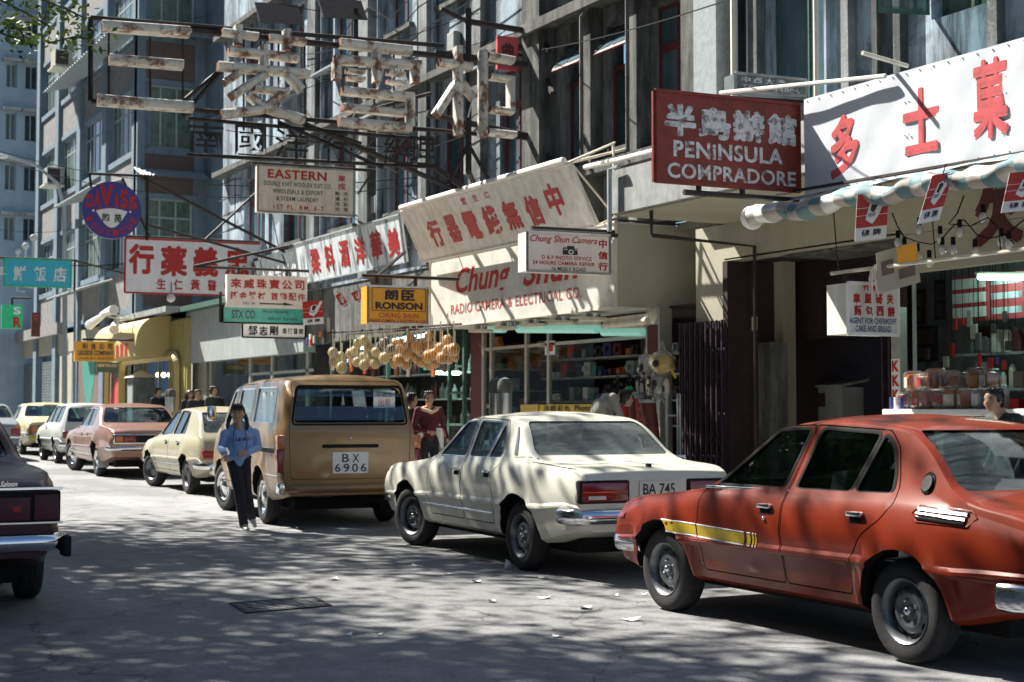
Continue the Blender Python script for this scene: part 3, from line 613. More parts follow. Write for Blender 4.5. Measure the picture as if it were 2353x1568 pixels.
# --- dark sign behind
P=Panel(onX(578,603,10.9),onX(690,545,10.9)-onX(578,603,10.9),(0,0,-.95),(-1,0,0))
P.ex.z=0
sign('signboard','dark slate signboard with white characters behind the streaked awning sign',P,.1,'sign_dark',[('ink_white',lambda b:P.row(b,'鈴會創志洋行',.03,.25,.97,.85,.75,bold=.05))])
# --- streaked awning sign
TL=onX(675,565,10.3); TR=onX(917,489,10.3); z0=(TL.z+TR.z)/2
P=Panel((10.3,TL.y,z0),(0,TR.y-TL.y,0),(.12,0,-.80),(-1,0,-.12))
sign('awning_sign','blue streaked white metal awning sign with red characters above the provision shop',P,.06,'awning_streak',[('ink_red',lambda b:P.row(b,'梁料酒洋華美',.13,.22,1.0,.84,.62,bold=.04))],'grey_frame')
# --- slanted Chung Shun canopy sign
TL=onX(921,482,10.05); TR=onX(1308,379,10.05); z0=(TL.z+TR.z)/2
BL=onY(972,602,TL.y)
P=Panel((10.05,TL.y,z0),(0,TR.y-TL.y,0),(BL.x-10.05,0,BL.z-z0),(-1,0,-.45))
T=sign('slanted_sign','weathered white slanted canopy sign with seven red brush characters under a white light tube',P,.05,'sign_dirty',[('ink_red',lambda b:([P.row(b,c,.1+.118*i,.30 if i<6 else .22,.1+.118*(i+1),.80 if i<6 else .74,.66,bold=.045) for i,c in enumerate('行器電綫無信中')],P.row(b,'堂生仁',.37,.07,.58,.19,.4,bold=.02)))],'sign_dirty')
b=MB(); b.tube([P.at(.02,-.06,.03),P.at(.99,-.06,.03)],.045,8); b.build('light_tube',M['white_paint'],T,True)
b=MB()
for x in (.05,.35,.65,.97): b.tube([P.at(x,-.06,.0),P.at(x,.0,0),P.at(x,0,-.9)],.015,5)
b.tube([P.at(.99,0,0),P.at(.99,.15,-.95)],.02,5); b.tube([P.at(.99,.1,-.02),P.at(1,.9,-.05)],.02,5)
b.build('bracket',M['sign_cream'],T)
b=MB(); q=[P.at(1,0,-.02),P.at(1,0,-.75),P.at(1,1,-.35),P.at(1,1,-.05)]; b.tube(q+[q[0]],.022,4); b.tube([q[0],q[2]],.015,4); b.build('side_frame',M['sign_cream'],T)
# --- Chung Shun board box
TL=onX(988,600,10.6); BR=onX(1414,690,10.6); zt=onX(1414,592,10.6).z+.05; zb=2.82
P=Panel((10.6,TL.y,3.95),(0,BR.y-TL.y,0),(0,0,zb-3.95),(-1,0,0))
T=sign('shop_signboard','long cream board with red script over worn red capitals RADIO CAMERA ELECTRICAL',P,1.36,'sign_board',[
 ('ink_red',lambda b:(P.text(b,'Chung',.17,.20,.49,.66,.022,.28),P.text(b,'Shun',.56,.20,.84,.60,.022,.28),P.rect(b,.06,.97,.95,.976) if 0 else None)),
 ('ink_red_worn',lambda b:P.text(b,'RADIO CAMERA & ELECTRICAL CO.',.14,.70,.85,.84,.012,space=1.08))],'sign_cream')
e=onX(1602,612,10.6).y
b=MB(); b.box((10.64,BR.y-.012,zb+.01),(11.9,BR.y-.002,3.93)); b.build('end_panel',M['soffit'],T)
b=MB(); b.tube([(10.62,BR.y-.03,3.97),(11.96,BR.y-.03,3.97),(11.96,BR.y-.03,2.8)],.02,4); b.build('edge_strip',M['dark_iron'],T)
# round downlights under the board
for i,u in enumerate((1092,1152,1214,1278,1348)):
    p=onX(u,745-.0*i,10.75); y=p.y
    L=thing('ceiling_lamp','round flush ceiling lamp under the camera shop board','lamp',(10.85,y,2.76),'round lamps under the camera shop board')
    b=MB(); b.lathe([(.0,2.82),(.11,2.82),(.11,2.76),(.0,2.76)],(10.85,y,-.01),n=16); b.build('collar',M['chrome'],L,True)
    b=MB(); b.lathe([(.0,2.75),(.2,2.75),(.2,2.71),(.0,2.70)],(10.85,y,-.01),n=20); b.build('diffuser',M['sign_cream'],L,True)
# --- Peninsula
P=perp((1505,207),(1838,441),11.75,4)
P.ex=P.ex
T=sign('hanging_sign','rust red metal signboard with peeling white characters over two lines of capitals',P,.07,'sign_red',[('ink_white_worn',lambda b:(P.row(b,'半島辦館',.05,.13,.99,.49,.9,bold=.055),P.text(b,'PENiNSULA',.12,.53,.88,.715,.03,space=1.08),P.text(b,'COMPRADORE',.08,.78,.97,.95,.025,space=1.06)))],'sign_red',
 bars=[[P.at(.45,0,-.04),P.at(1.1,-.05,-.04)],[P.at(.3,1,-.03),P.at(.3,1.1,-.03)],[P.at(.6,1,-.03),P.at(.6,1.1,-.03)],[P.at(.2,1.09,-.03),P.at(1,1.09,-.03)]])
# --- canopy fascia
P=Panel((9.5,11.52,4.51),(0,-5.2,0),(0,0,-.95),(-1,0,0))
T=thing('shop_fascia','big white painted sheet fascia with three red brush characters above the striped awning','sign',(9.5,9,3.6))
b=MB(); rows=[]
for j in range(15):
    row=[]
    for i in range(70):
        x,y=i/69,j/14; row.append(P.at(x,y,.006*math.sin(x*37+2*math.sin(y*5))*math.sin(y*3.1)+.004*math.sin(x*61+y*9)*(.3+y)))
    rows.append(row)
b.grid(rows); pan_=b
b=MB()
for c,x0,x1,y0,y1 in (('多',.075,.153,.26,.90),('士',.265,.354,.20,.82),('菓',.427,.505,.10,.82),('舖',.60,.69,.10,.82)): b.mark(); P.text(b,c,x0,y0,x1,y1,.034,d=.004)
b.build_each('lettering',M['ink_pinkred'],T)
b=pan_; b.mi=1
for x in [i*.033+.01 for i in range(30)]:
    for y in (.03,.97): b.ball(P.at(x,y,.004),.007,6,4)
for x in (.27,.28,.5,.49,.74):
    for y in (.3,.45,.62,.8): b.ball(P.at(x,y,.004),.007,6,4)
b.build('panel',[M['canvas'],M['steel']],T,True)
b=MB(); b.box((9.52,6.3,4.4),(9.6,11.5,4.5)); b.box((9.52,6.3,3.55),(9.62,11.5,3.62)); b.box((9.62,11.42,3.56),(10.4,11.5,4.5)); b.build('batten',M['dark_concrete'],T)
b=MB(); b.tube([(9.46,11.9,3.62),(9.46,6.4,3.5)],.018,5); b.build('cable',M['dark_iron'],T)
# --- dark old sign
P=perp((1690,168),(1853,222),13.6,6)
sign('hanging_sign','dark tarnished signboard with faint pale numbers 34806 on top of the red sign',P,.25,'sign_dark',[('ink_white_worn',lambda b:(P.row(b,'中西大藥',.06,.15,.72,.5,.8,bold=.02),P.text(b,'TEL. 3-34806',.08,.62,.9,.9,.01)))],'beam')
# --- pole and bamboo
def pole(label,p,q,r,m,cat='pole',name='pole',n=6):
    b=MB(); b.tube([p,q],r,n); return tag(b.build(name,M[m],None,True),label,cat)
pole('white bamboo pole running from the red sign up to the shop fascia',onX(1655,214,9.3),onX(2035,175,9.44),.022,'white_paint')
pole('short pale bamboo pole sticking out above the white shop fascia',onX(1982,122,9.2),onX(2085,152,9.8),.022,'sign_cream')
# --- bakery box
P=perp((1948,650),(2065,770),10.6,4)
T=sign('hanging_sign','white box sign with red characters reading AGENT FOR cake and bread in blue',P,.32,'sign_dirty',[
 ('ink_red',lambda b:(P.text(b,'代',.3,.02,.42,.14,.03),P.text(b,'售',.46,.02,.58,.14,.03),P.row(b,'車厘哥夫',.06,.2,.94,.4,.62,bold=.04),P.row(b,'麵包西餅',.08,.44,.96,.64,.66,bold=.04))),
 ('ink_blue',lambda b:(P.text(b,'AGENT FOR CHERIKOFF',.02,.68,.95,.80,.015),P.text(b,'CAKE AND BREAD',.14,.83,.84,.95,.015)))],'sign_white',
 bars=[[P.at(.1,0,-.1),P.at(.1,-.18,-.1)],[P.at(.85,0,-.1),P.at(.85,-.2,-.1)]])
# --- round boutique sign
cpt=onY(257,483,30); rad=.575
nn=Vector((-math.sin(R(12)),-math.cos(R(12)),0)); ex=Vector((math.cos(R(12)),-math.sin(R(12)),0))
P=Panel(cpt-ex*rad+Vector((0,0,rad)),ex*2*rad,(0,0,-2*rad),nn)
T=thing('round_sign','round blue lightbox sign with red lettering round a white fan shape','sign',base(P,.1))
def disc(b,rr,d,cx=.5,cy=.5,a0=0,a1=2*math.pi,n=40): b.poly([P.at(cx+rr*math.cos(a0+(a1-a0)*k/n),cy-rr*math.sin(a0+(a1-a0)*k/n),d) for k in range(n if a1-a0>6 else n+1)])
b=MB(); n=40
ring=lambda d:[P.at(.5+.5*math.cos(2*math.pi*k/n),.5-.5*math.sin(2*math.pi*k/n),d) for k in range(n)]
b.grid([ring(0),ring(-.14)],close=True); disc(b,.5,0); disc(b,.5,-.14); b.build('panel',M['sign_blue'],T)
b=MB(); ps=[(.235,.52)]+[(.235+.53*t,.52-.05*math.sin(math.pi*t)) for t in [i/12 for i in range(1,12)]]+[(.765,.52)]+[(.765-.53*t,.52+.29*math.sin(math.pi*t)) for t in [i/16 for i in range(1,16)]]
b.poly([P.at(x,y,.004) for x,y in ps]); 
for x in (.19,.81): b.poly([P.at(x+.02*math.cos(k),y_-.02*math.sin(k),.004) for k,y_ in [(2*math.pi*i/10,.52) for i in range(10)]])
b.build('fan_shape',M['plate_white'],T)
b=MB(); P.text(b,'的',.34,.56,.46,.70,.03,d=.008); P.text(b,'苑',.54,.57,.67,.72,.03,d=.008); b.build('lettering',M['ink_black'],T)
b=MB()
for c,x0,x1,y0,y1 in (('D',.07,.19,.24,.47),('A',.20,.31,.17,.47),('V',.29,.52,.06,.46),('i',.55,.61,.22,.46),('S',.64,.77,.13,.47),('S',.79,.92,.24,.48)): P.text(b,c,x0,y0,x1,y1,.04)
P.rect(b,.24,.48,.55,.50)
for i,c in enumerate('BOUTIQUE'):
    t=R(205+130*i/7); v,f,a=glyphs(c,.03); s=.085; ca,sa=math.cos(t+math.pi/2),math.sin(t+math.pi/2); cx,cy=.5+.405*math.cos(t),.5-.405*math.sin(t)
    b.add([P.at(cx+(p[0]-.5)*s*ca-(p[1]-.5)*s*1.3*sa,cy-((p[0]-.5)*s*sa+(p[1]-.5)*s*1.3*ca),.004) for p in v],f)
b.build('lettering',M['ink_red'],T)
b=MB(); a0=P.at(.1,-.13,-.07); a1=P.at(1.13,-.13,-.07); a2=onX(680,592,FX)
b.tube([a0,a1],.03,5); b.tube([P.at(.12,-.13,-.07),P.at(.15,.12,-.07)],.025,5); b.tube([P.at(.95,-.13,-.07),a2],.035,5); b.tube([P.at(1.1,-.13,-.07),P.at(1.1,1.0,-.07),P.at(1.1,.72,-.07)],.03,5); b.tube([P.at(1.1,.72,-.07),onX(690,614,FX)],.03,5); b.build('bracket',M['dark_iron'],T)
# --- turquoise restaurant sign, green sign, small dark red sign, orange shop sign
P=perp((10,594),(163,662),42,5)
sign('hanging_sign','turquoise signboard with pale neon characters beside the lamp post',P,.2,'sign_turq',[('ink_white',lambda b:P.row(b,'海鮮飯店',-.22,.25,.98,.8,.62,bold=.02))],'sign_green',bars=[[P.at(-.3,-.04,-.1),P.at(1.1,-.04,-.1)],[P.at(1.06,-.04,-.1),P.at(1.06,1.1,-.1)],[P.at(1.04,-.04,-.1),(LX-.1,LY,P.at(1,.2,0).z)]])
P=perp((4,700),(52,756),44,5)
sign('hanging_sign','small bright green signboard with red letter beneath the turquoise sign',P,.15,'sign_green',[('ink_red',lambda b:P.text(b,'R',.55,.5,.95,.95,.05)),('ink_white',lambda b:P.text(b,'S',.55,.08,.9,.4,.03))],bars=[[P.at(.5,-.3,-.07),P.at(1.4,-.3,-.07)],[P.at(.5,-.3,-.07),P.at(.5,.02,-.07)]])
P=perp((73,718),(92,774),47,0)
sign('hanging_sign','narrow dark red upright signboard beside the tiled eave',P,.1,'maroon',[('ink_pinkred',lambda b:P.text(b,'酒',.2,.1,.8,.35,.02))])
P=perp((172,784),(262,831),40.5,5)
sign('hanging_sign','orange signboard half hidden behind the yellow curved awning',P,.18,'sign_orange',[('ink_black',lambda b:(P.row(b,'利佳公司',.15,.1,1.0,.4,.6,bold=.03),P.text(b,'LEGSIDE COMPANY',.08,.46,1.15 if 0 else .99,.70,.03),P.text(b,'1-4 LOCK RD. K. HONG KONG',.1,.8,.97,.92,.015)))],bars=[[P.at(.2,-.1,-.1),P.at(1.6,-.1,-.1)]])
# small red character sign on the wall, 
P=perp((1143,82),(1190,162),20.2,8)
sign('wall_sign','small crimson character sign fixed high on the pale stained wall',P,.08,'ink_pinkred',[('maroon',lambda b:P.text(b,'典',.15,.2,.85,.8,.04))],bars=[[P.at(1,.5,-.04),P.at(1.6,.5,-.04)]])
# ================= rusty neon structure =================
P=perp((205,40),(1245,320),20.6,7)
W=P.ex.length; Hh=P.ez.length
fx=lambda u:(u-205)/1040; fy=lambda v,u=700:(v-40-(u-205)*.072)/ (280)*1.0
def PT(u,v,d=0):
    q=onP(u,v,P.O+P.n*d,P.n); return q
T=thing('neon_sign_structure','huge rusty open frame sign of four white sheet metal characters spanning the street','sign',PT(1245,320))
def charbox(c,u0,v0,u1,v1,dep,bold,name,m,par,d0=.1,tilt=.066):
    v,f,a=glyphs(c,bold,res=2); me=MB()
    V=lambda p,d:PT(u0+(u1-u0)*p[0],v1+(v0-v1)*p[1]+tilt*(u1-u0)*(p[0]-.5),d)
    me.add([V(p,d0) for p in v],f)
    # side walls from boundary edges
    from collections import Counter
    cnt=Counter(); 
    for q in f:
        for i in range(len(q)): cnt[tuple(sorted((q[i],q[(i+1)%len(q)])))]+=1
    for q in f:
        for i in range(len(q)):
            e=(q[i],q[(i+1)%len(q)])
            if cnt[tuple(sorted(e))]==1: me.add([V(v[e[0]],d0),V(v[e[1]],d0),V(v[e[1]],d0-dep),V(v[e[0]],d0-dep)],[(3,2,1,0)],1)
    return me.build(name,[M[m],M['rust' if m=='rusty_white' else m]],par)
STR=[[((235,57),(437,72),26),((252,134),(422,148),24),((223,228),(445,245),27)],
[((512,71),(594,82),17),((549,58),(549,101),20),((620,84),(704,95),17),((662,68),(662,112),22),((527,115),(688,132),21),((608,104),(608,165),20),((502,150),(712,168),22),((552,166),(516,190),19),((662,170),(696,206),20),((612,170),(531,222),22),((585,202),(664,211),17),((660,208),(606,250),22),((606,250),(510,262),22),((570,216),(612,248),20),((612,246),(700,276),24)],
[((782,97),(947,115),23),((770,135),(968,148),22),((776,140),(776,182),21),((957,145),(957,190),20),((868,105),(868,188),19),((798,160),(838,166),10),((800,178),(838,182),10),((892,165),(930,170),10),((892,186),(930,192),10),((788,207),(950,222),21),((788,245),(932,259),19),((780,279),(945,294),25),((945,218),(945,292),20)],
[((1056,106),(1057,310),20),((1010,142),(1086,152),20),((1052,190),(1004,264),21),((1064,190),(1092,226),16),((1113,116),(1113,314),20),((1122,127),(1182,138),19),((1122,302),(1186,309),17),((1126,175),(1178,181),15),((1177,178),(1177,258),17),((1126,250),(1180,256),17)]]
for S_,nm in zip(STR,'abcd'):
    me=MB()
    for (p,q,w_) in S_:
        a,c=PT(*p,.1),PT(*q,.1); r_=w_*.86*(a-CAM).length/FV/2; d_=(c-a).normalized(); sd=d_.cross(P.n).normalized()
        prof=[(-1,-.16),(-1,0),(-.8,.035),(-.35,.055),(.35,.055),(.8,.035),(1,0),(1,-.16)]
        k_=.0017*(S_.index((p,q,w_)))
        rows=[[e+sd*(r_*x)+P.n*(y+k_) for x,y in prof] for e in (a,a.lerp(c,.5),c)]
        me.grid(rows,0); me.poly(rows[0][::-1],1); me.poly(rows[-1],1)
    me.build('character',[M['rusty_white'],M['rust']],T,True,35)
for c,u0,v0,u1,v1 in (('南',432,282,514,352),('國',540,288,612,358),('洋',632,296,708,364),('行',742,300,800,370),('經',882,308,950,378),('理',940,312,1000,380)):
    charbox(c,u0,v0,u1,v1,.10,.006,'small_character','dark_iron',T,.06)
b=MB()
L=lambda *pts,r=.035,d=-.1,n=5: b.tube([PT(u,v,d) for u,v in pts],r,n)
L((208,40),(1020,105)); L((1070,48),(1242,76),r=.05); L((208,40),(208,232)); L((208,232),(1215,318)); L((430,272),(1000,322),r=.03); L((430,356),(1000,384),r=.03)
L((440,70),(1244,152),r=.05); L((1000,118),(1244,152)); L((980,262),(1244,318),r=.05)
for u in (250,345,420,560,640,700,816,860,905,1076,1116): L((u,48+(u-208)*.075),(u,300 if u>500 else 235),r=.016)
L((818,20),(818,300)); L((1076,20),(1076,395),r=.05); L((1013,20),(1075,50))
for a0,a1 in (((412,240),(530,140)),((530,140),(418,268)),((700,285),(830,330)),((640,280),(880,385)),((1076,330),(1030,425)),((1076,330),(1130,425)),((990,380),(1100,460)),((860,250),(990,215))): L(a0,a1,r=.03)
b.build('frame',M['dark_iron'],T)
b=MB()
for (u,v,X2,u2,v2) in ((1242,76,FX-.2,1262,118),(1244,152,FX-.2,1270,215),(1244,318,FX-.2,1272,395),(1000,384,FX,1120,470),(700,285,FX,1040,432),(1076,395,FX,1090,425)): b.tube([PT(u,v,-.1),onX(u2,v2,X2)],.045,5)
b.build('strut',M['dark_iron'],T)
b=MB()
for k,(q,r2) in enumerate((((640,8),(840,30)),((540,100),(640,120)),((780,230),(960,205)),((520,300),(1000,345)),((230,80),(500,30)),((860,150),(1240,60)),((600,180),(1100,30)),((430,280),(800,170)))):
    m_=((q[0]+r2[0])/2,(q[1]+r2[1])/2+9); b.tube([PT(*q,-.15),PT(*m_,-.15),PT(*r2,-.15)],.007,4)
b.build('wire',M['dark_iron'],T)
b=MB()
for u,v in ((600,30),(745,20)): 
    q=Panel(PT(u-15,v-25,-.3),PT(u+85,v-18,-.3)-PT(u-15,v-25,-.3),(-.02,-.3,-.36),P.n); q.slab(b,.03)
b.build('tray',M['dark_iron'],T)
b=MB()
for u,v in ((630,235),(868,205),(806,290),(540,245),(905,190),(860,150),(1075,270)):
    b.tube([PT(u,v,.12),PT(u+14,v-50,.14)],.012,5)
b.build('neon_tube_stub',M['white_paint'],T)
# overhead wires
for k,(p,q,s,r) in enumerate(((onY(-40,335,40),onX(960,408,11.2),.5,.012),(onY(-40,352,40),onX(960,425,11.2),.6,.012),(onY(-40,520,46),onX(200,520,11),.2,.008),(onY(20,592,46),onX(300,605,11.1),.15,.02),(onX(1240,115,11.1),onY(2060,-140,8),.1,.008))):
    b=MB(); b.tube([p.lerp(q,t)-Vector((0,0,s*4*t*(1-t))) for t in [i/14 for i in range(15)]],r,4)
    tag(b.build('overhead_cable',M['black']),['upper of the two long black cables sagging across the street','lower of the two long black cables sagging across the street','thin cable at the round sign height on the left','thick tie rod above the turquoise signboard','thin cable rising from the dark pilaster to the top right'][k],'cable')
# ================= SHOPS =================
SX=11.45
def panel_x(u0,v0,u1,v1,X): 
    a=onX(u0,v0,X); c=onX(u1,v1,X); return Panel(a,(0,c.y-a.y,0),(0,0,c.z-a.z),(-1,0,0))
def lamp_tube(label,a,c,r,m,group=None,housing=True):
    T=thing('fluorescent_lamp',label,'lamp',Vector(a)-Vector((0,0,r)),group)
    b=MB(); b.tube([a,c],r,10); b.build('tube',M[m],T,True)
    b=MB(); d=(Vector(c)-Vector(a)).normalized(); b.tube([Vector(a)-d*.05+Vector((0,0,r*1.3)),Vector(c)+d*.05+Vector((0,0,r*1.3))],r*.7,4); b.build('housing',M['sign_cream'],T); return T
YB=Yw(1088)
# ---- camera shop
S=thing('shop','camera shop glass front with aluminium mullions below the cream board','shop',(SX,17,.15))
y0s,y1s=Yw(1602),YB
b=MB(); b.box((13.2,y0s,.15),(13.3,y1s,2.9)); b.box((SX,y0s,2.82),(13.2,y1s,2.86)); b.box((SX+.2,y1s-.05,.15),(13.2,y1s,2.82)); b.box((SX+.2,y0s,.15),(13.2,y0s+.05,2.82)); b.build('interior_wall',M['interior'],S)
b=MB()
for u in (1094,1112,1192,1243): y=Yw(u); b.box((SX-.03,y-.035,.6),(SX+.03,y+.035,2.81))
b.box((SX-.02,Yw(1500),2.45),(SX+.02,y1s,2.5)); b.box((SX-.03,Yw(1400),.9),(SX+.03,y1s,.97)); b.build('mullion',M['alu'],S)
b=MB(); b.box((SX-.02,Yw(1092),.15),(SX+.1,Yw(1066),2.85)); b.build('post',M['maroon'],S)
b=MB(); b.box((SX-.004,Yw(1345),.97),(SX+.004,y1s-.1,2.45)); b.build('glass_pane',M['glass_shop'],S)
b=MB(); b.box((SX-.05,Yw(1400),.15),(SX+.3,y1s,.9)); b.build('base_wall',M['dark_concrete'],S)
for z in (1.1,1.45,1.8,2.15,2.45):
    b=MB(); b.box((SX+.05,y1s-.42,z-.02),(13.15,y1s-.06,z)); b.build('shelf',M['beam'],S)
    x=SX+.1
    while x<13.0:
        wd=rnd.uniform(.08,.2); hh=rnd.uniform(.07,.24); b=MB(); b.box((x,y1s-.40,z+.001),(x+wd,y1s-.40+rnd.uniform(.1,.2),z+hh),bev=.008)
        if rnd.random()<.6: b.lathe([(0,0),(.04,0),(.045,.05),(0,.05)],(x+wd/2,y1s-.45,z+hh/2),axis='y',n=10)
        tag(b.build('goods_box',M[rnd.choice(['interior','steel','sign_cream','ink_blue','maroon','beam','dark_iron','plate_white','lamp_amber','sign_teal'])]),'boxed cameras and goods on the shelves seen through the camera shop glass','goods','goods seen through the camera shop glass'); x+=wd+rnd.uniform(.02,.1)
for i,z in enumerate((1.25,1.62,2.0,2.3)):
    b=MB(); b.box((SX+.9,Yw(1500),z-.03),(SX+1.35,y1s-.1,z)); b.build('shelf',M['beam'],S)
cols_=['ink_white','sign_grey','lamp_amber','maroon','ink_blue','sign_teal','plate_white','steel','beam','ink_red']
k=0
for z in (1.25,1.62,2.0,2.3):
    y=Yw(1490)
    while y<y1s-.25:
        wd=rnd.uniform(.10,.24); hh=rnd.uniform(.08,.26); 
        b=MB(); b.box((SX+.95,y,z+.001),(SX+.95+rnd.uniform(.1,.25),y+wd,z+hh),bev=.008)
        if rnd.random()<.5: b.lathe([(0,.0),(.045,.0),(.05,-.06),(0,-.06)],(SX+.95,y+wd/2,z+hh/2),axis='x',n=10)
        ck=cols_[k%len(cols_)] if rnd.random()<.55 else 'interior'
        tag(b.build('goods_box',M[ck]),'small boxed goods standing on the dim camera shop shelves','goods','goods on the camera shop shelves'); k+=1
        y+=wd+rnd.uniform(.03,.14)
P=panel_x(1240,930,1420,948,SX-.06)
sign('counter_sign','bright yellow strip sign reading Photo Service along the camera shop counter',P,.03,'stripe_yellow',[('ink_black',lambda b:(P.row(b,'沖晒彩色',.05,.15,.42,.9,.8,bold=.02),P.text(b,'Photo',.47,.12,.68,.8,.03),P.text(b,'Service',.74,.15,.99,.95,.03)))])
P=panel_x(1196,930,1236,948,SX-.06)
sign('counter_sign','short blank yellow panel left of the Photo strip sign',P,.03,'stripe_yellow',[('sign_cream',lambda b:P.frame(b,.03,.1,.97,.9,.02,.06))])
for lab,u0,u1,v,x,m,r in (('wide frosted green tube lamp centred in the camera shop window',1192,1372,756,11.0,'tube_green',.065),('green tube lamp at the right of the camera shop window',1386,1478,763,11.2,'tube_green',.06),('short green tube lamp at the left of the camera shop window',1118,1160,758,11.3,'tube_green',.05)):
    lamp_tube(lab,onX(u0,v,x),onX(u1,v-(u1-u0)*.0,x),r,m)
lamp_tube('unlit beige strip lamp above the camera shop window',onX(1392,748,10.8),onX(1488,737,10.8),.05,'sign_cream')
# notice pillar
T=thing('notice_pillar','narrow aluminium pillar with red and cream paper notices beside the golf bags','pillar',(SX-.2,Yw(1512),.15))
b=MB(); ya,yb=Yw(1530),Yw(1498); b.box((SX-.25,ya,.15),(SX-.05,yb,2.82)); b.build('post',M['alu'],T)
P=Panel((SX-.253,yb,2.6),(0,ya-yb,0),(0,0,-.4),(-1,0,0)); b=MB(); P.slab(b,.004,x0=.12,x1=.88); 
b.build('notice',M['maroon'],T)
P=Panel((SX-.253,yb,2.15),(0,ya-yb,0),(0,0,-.42),(-1,0,0)); b=MB(); P.slab(b,.004,x0=.08,x1=.95); b.build('notice',M['sign_cream'],T)
b=MB(); P.row(b,'特',.25,.1,.8,.45,1,bold=.03); P.row(b,'價',.25,.52,.8,.9,1,bold=.03); b.build('lettering',M['ink_red'],T)
b=MB(); b.ball((SX-.2,(ya+yb)/2,2.72),(.1,.12,.13),12,8); b.build('globe',M['sign_cream'],T,True)
# red and silver sticker on the glass
P=panel_x(1252,785,1275,815,SX-.02)
T=sign('window_sticker','white and red arch shaped sticker on the camera shop glass',P,.004,'plate_white',[('ink_red',lambda b:(P.rect(b,.2,.2,.8,.75,.003)))])
# ---- provision / ball shop
S=thing('shop','open provision shop front with dark interior and green glass shelves','shop',(SX,22,.15))
y0s,y1s=Yw(1064),Yw(700)
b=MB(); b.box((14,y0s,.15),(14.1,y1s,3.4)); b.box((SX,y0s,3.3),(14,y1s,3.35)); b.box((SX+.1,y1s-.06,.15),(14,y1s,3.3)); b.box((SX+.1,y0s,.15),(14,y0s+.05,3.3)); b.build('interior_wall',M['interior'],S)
b=MB(); 
for u in (1046,1012,872,745): y=Yw(u); b.box((SX,y-.03,.15),(SX+.06,y+.03,2.9))
for z in (1.2,1.75,2.2): b.box((SX,Yw(1046),z),(SX+.06,Yw(1012),z+.04))
b.box((SX,y0s,2.86),(SX+.06,y1s,2.95)); b.build('mullion',M['green_frame'],S)
b=MB(); b.box((SX-.05,Yw(1008),.15),(SX+.4,Yw(890),1.15)); b.build('counter',M['dark_concrete'],S)
b=MB(); b.box((SX-.02,y0s,2.95),(SX+.15,y1s,4.0)); b.build('fascia',M['dark_brown'],S)
for z in (1.2,1.7,2.2): 
    b=MB(); b.box((SX+1.2,y0s+.2,z-.03),(SX+1.6,y1s-.2,z)); b.build('shelf',M['beam'],S)
k=0
for z in (1.2,1.7,2.2):
    y=y0s+.3
    while y<y1s-.4:
        b=MB(); r_=rnd.uniform(.04,.07); hh=rnd.uniform(.2,.34)
        b.lathe([(0,z),(r_,z),(r_,z+hh*.65),(r_*.35,z+hh*.8),(r_*.35,z+hh),(0,z+hh)],(SX+1.35,y,0.001),n=8)
        tag(b.build('bottle',M[['interior','maroon','interior','brown_panel','beam','sign_dark'][rnd.randrange(6)]],None,True),'small bottle standing on the dim provision shop shelves','bottle','bottles on the provision shop shelves'); y+=rnd.uniform(.16,.4)
lamp_tube('bright green white tube lamp glowing deep in the provision shop',onX(812,803,12.0),onX(845,798,12.0),.03,'lit_tube')
lamp_tube('bright green white tube lamp behind the hanging netted balls',onX(905,782,11.8),onX(985,770,11.8),.03,'lit_tube')
lamp_tube('small lit tube lamp beside the maroon post of the camera shop',onX(1000,857,12.4),onX(1055,858,12.4),.03,'lit_tube')
# netted balls on strings below the awning
bx=10.55
def ballcluster(u,v,n,r,m,lab,grp):
    r0_=r
    for i in range(n):
        r=r0_*rnd.uniform(.82,1.15); p=onX(u+rnd.uniform(-3,3),v+i*21+rnd.uniform(-3,3),bx+rnd.uniform(-.16,.16)); 
        T=thing('netted_ball',lab,'ball',p-Vector((0,0,r)),grp)
        b=MB(); b.ball(p,(r*.95,r*.95,r*rnd.uniform(.95,1.15)),14,9,jit=r*.03); b.build('ball',M[m],T,True)
        b=MB()
        for a in range(6): 
            an=math.pi*a/6
            b.tube([p+Vector((math.cos(an)*math.sin(t)*r*1.02,math.sin(an)*math.sin(t)*r*1.02,math.cos(t)*r*1.1)) for t in [2*math.pi*k_/12 for k_ in range(13)]],.004,3,caps=False)
        b.tube([p+Vector((0,0,r)),p+Vector((.0,rnd.uniform(-.02,.02),r+.35))],.012,4); b.build('net',M['sign_cream'],T)
D('ball_cream',(.48,.37,.15),.5,var=.12,scale=14); D('ball_orange',(.50,.22,.015),.5,var=.15,scale=14); D('ball_dark',(.05,.05,.06),.5)
for i,(u,v,n) in enumerate(((766,812,2),(784,822,2),(802,812,1),(818,808,2),(835,820,2),(838,785,1),(850,800,2),(862,812,2),(825,788,1),(884,826,1))): ballcluster(u,v,n,.095,'ball_cream','cream netted ball hanging in the bunch at the left of the shop front','cream netted balls hanging over the provision shop')
for i,(u,v,n) in enumerate(((872,796,2),(888,790,2),(897,802,1))): ballcluster(u,v,n,.09,'ball_dark','black netted ball hanging between the cream and orange ones','black netted balls hanging over the provision shop')
for i,(u,v,n) in enumerate(((907,793,3),(920,785,3),(935,795,3),(942,777,2),(955,800,2),(968,788,3),(985,775,4),(1000,795,3),(1014,800,2),(1030,782,3),(1044,800,2))): ballcluster(u,v,n,.088,'ball_orange','orange netted ball hanging in the dense bunch beside the camera shop','orange netted balls hanging over the provision shop')
b=MB(); b.tube([onX(755,765,bx),onX(1060,745,bx)],.02,5); b.tube([onX(800,768,bx-.1),onX(1040,752,bx-.1)],.015,5); tag(b.build('hanging_rail',M['dark_iron']),'dark rail carrying the netted balls above the provision shop','rail')
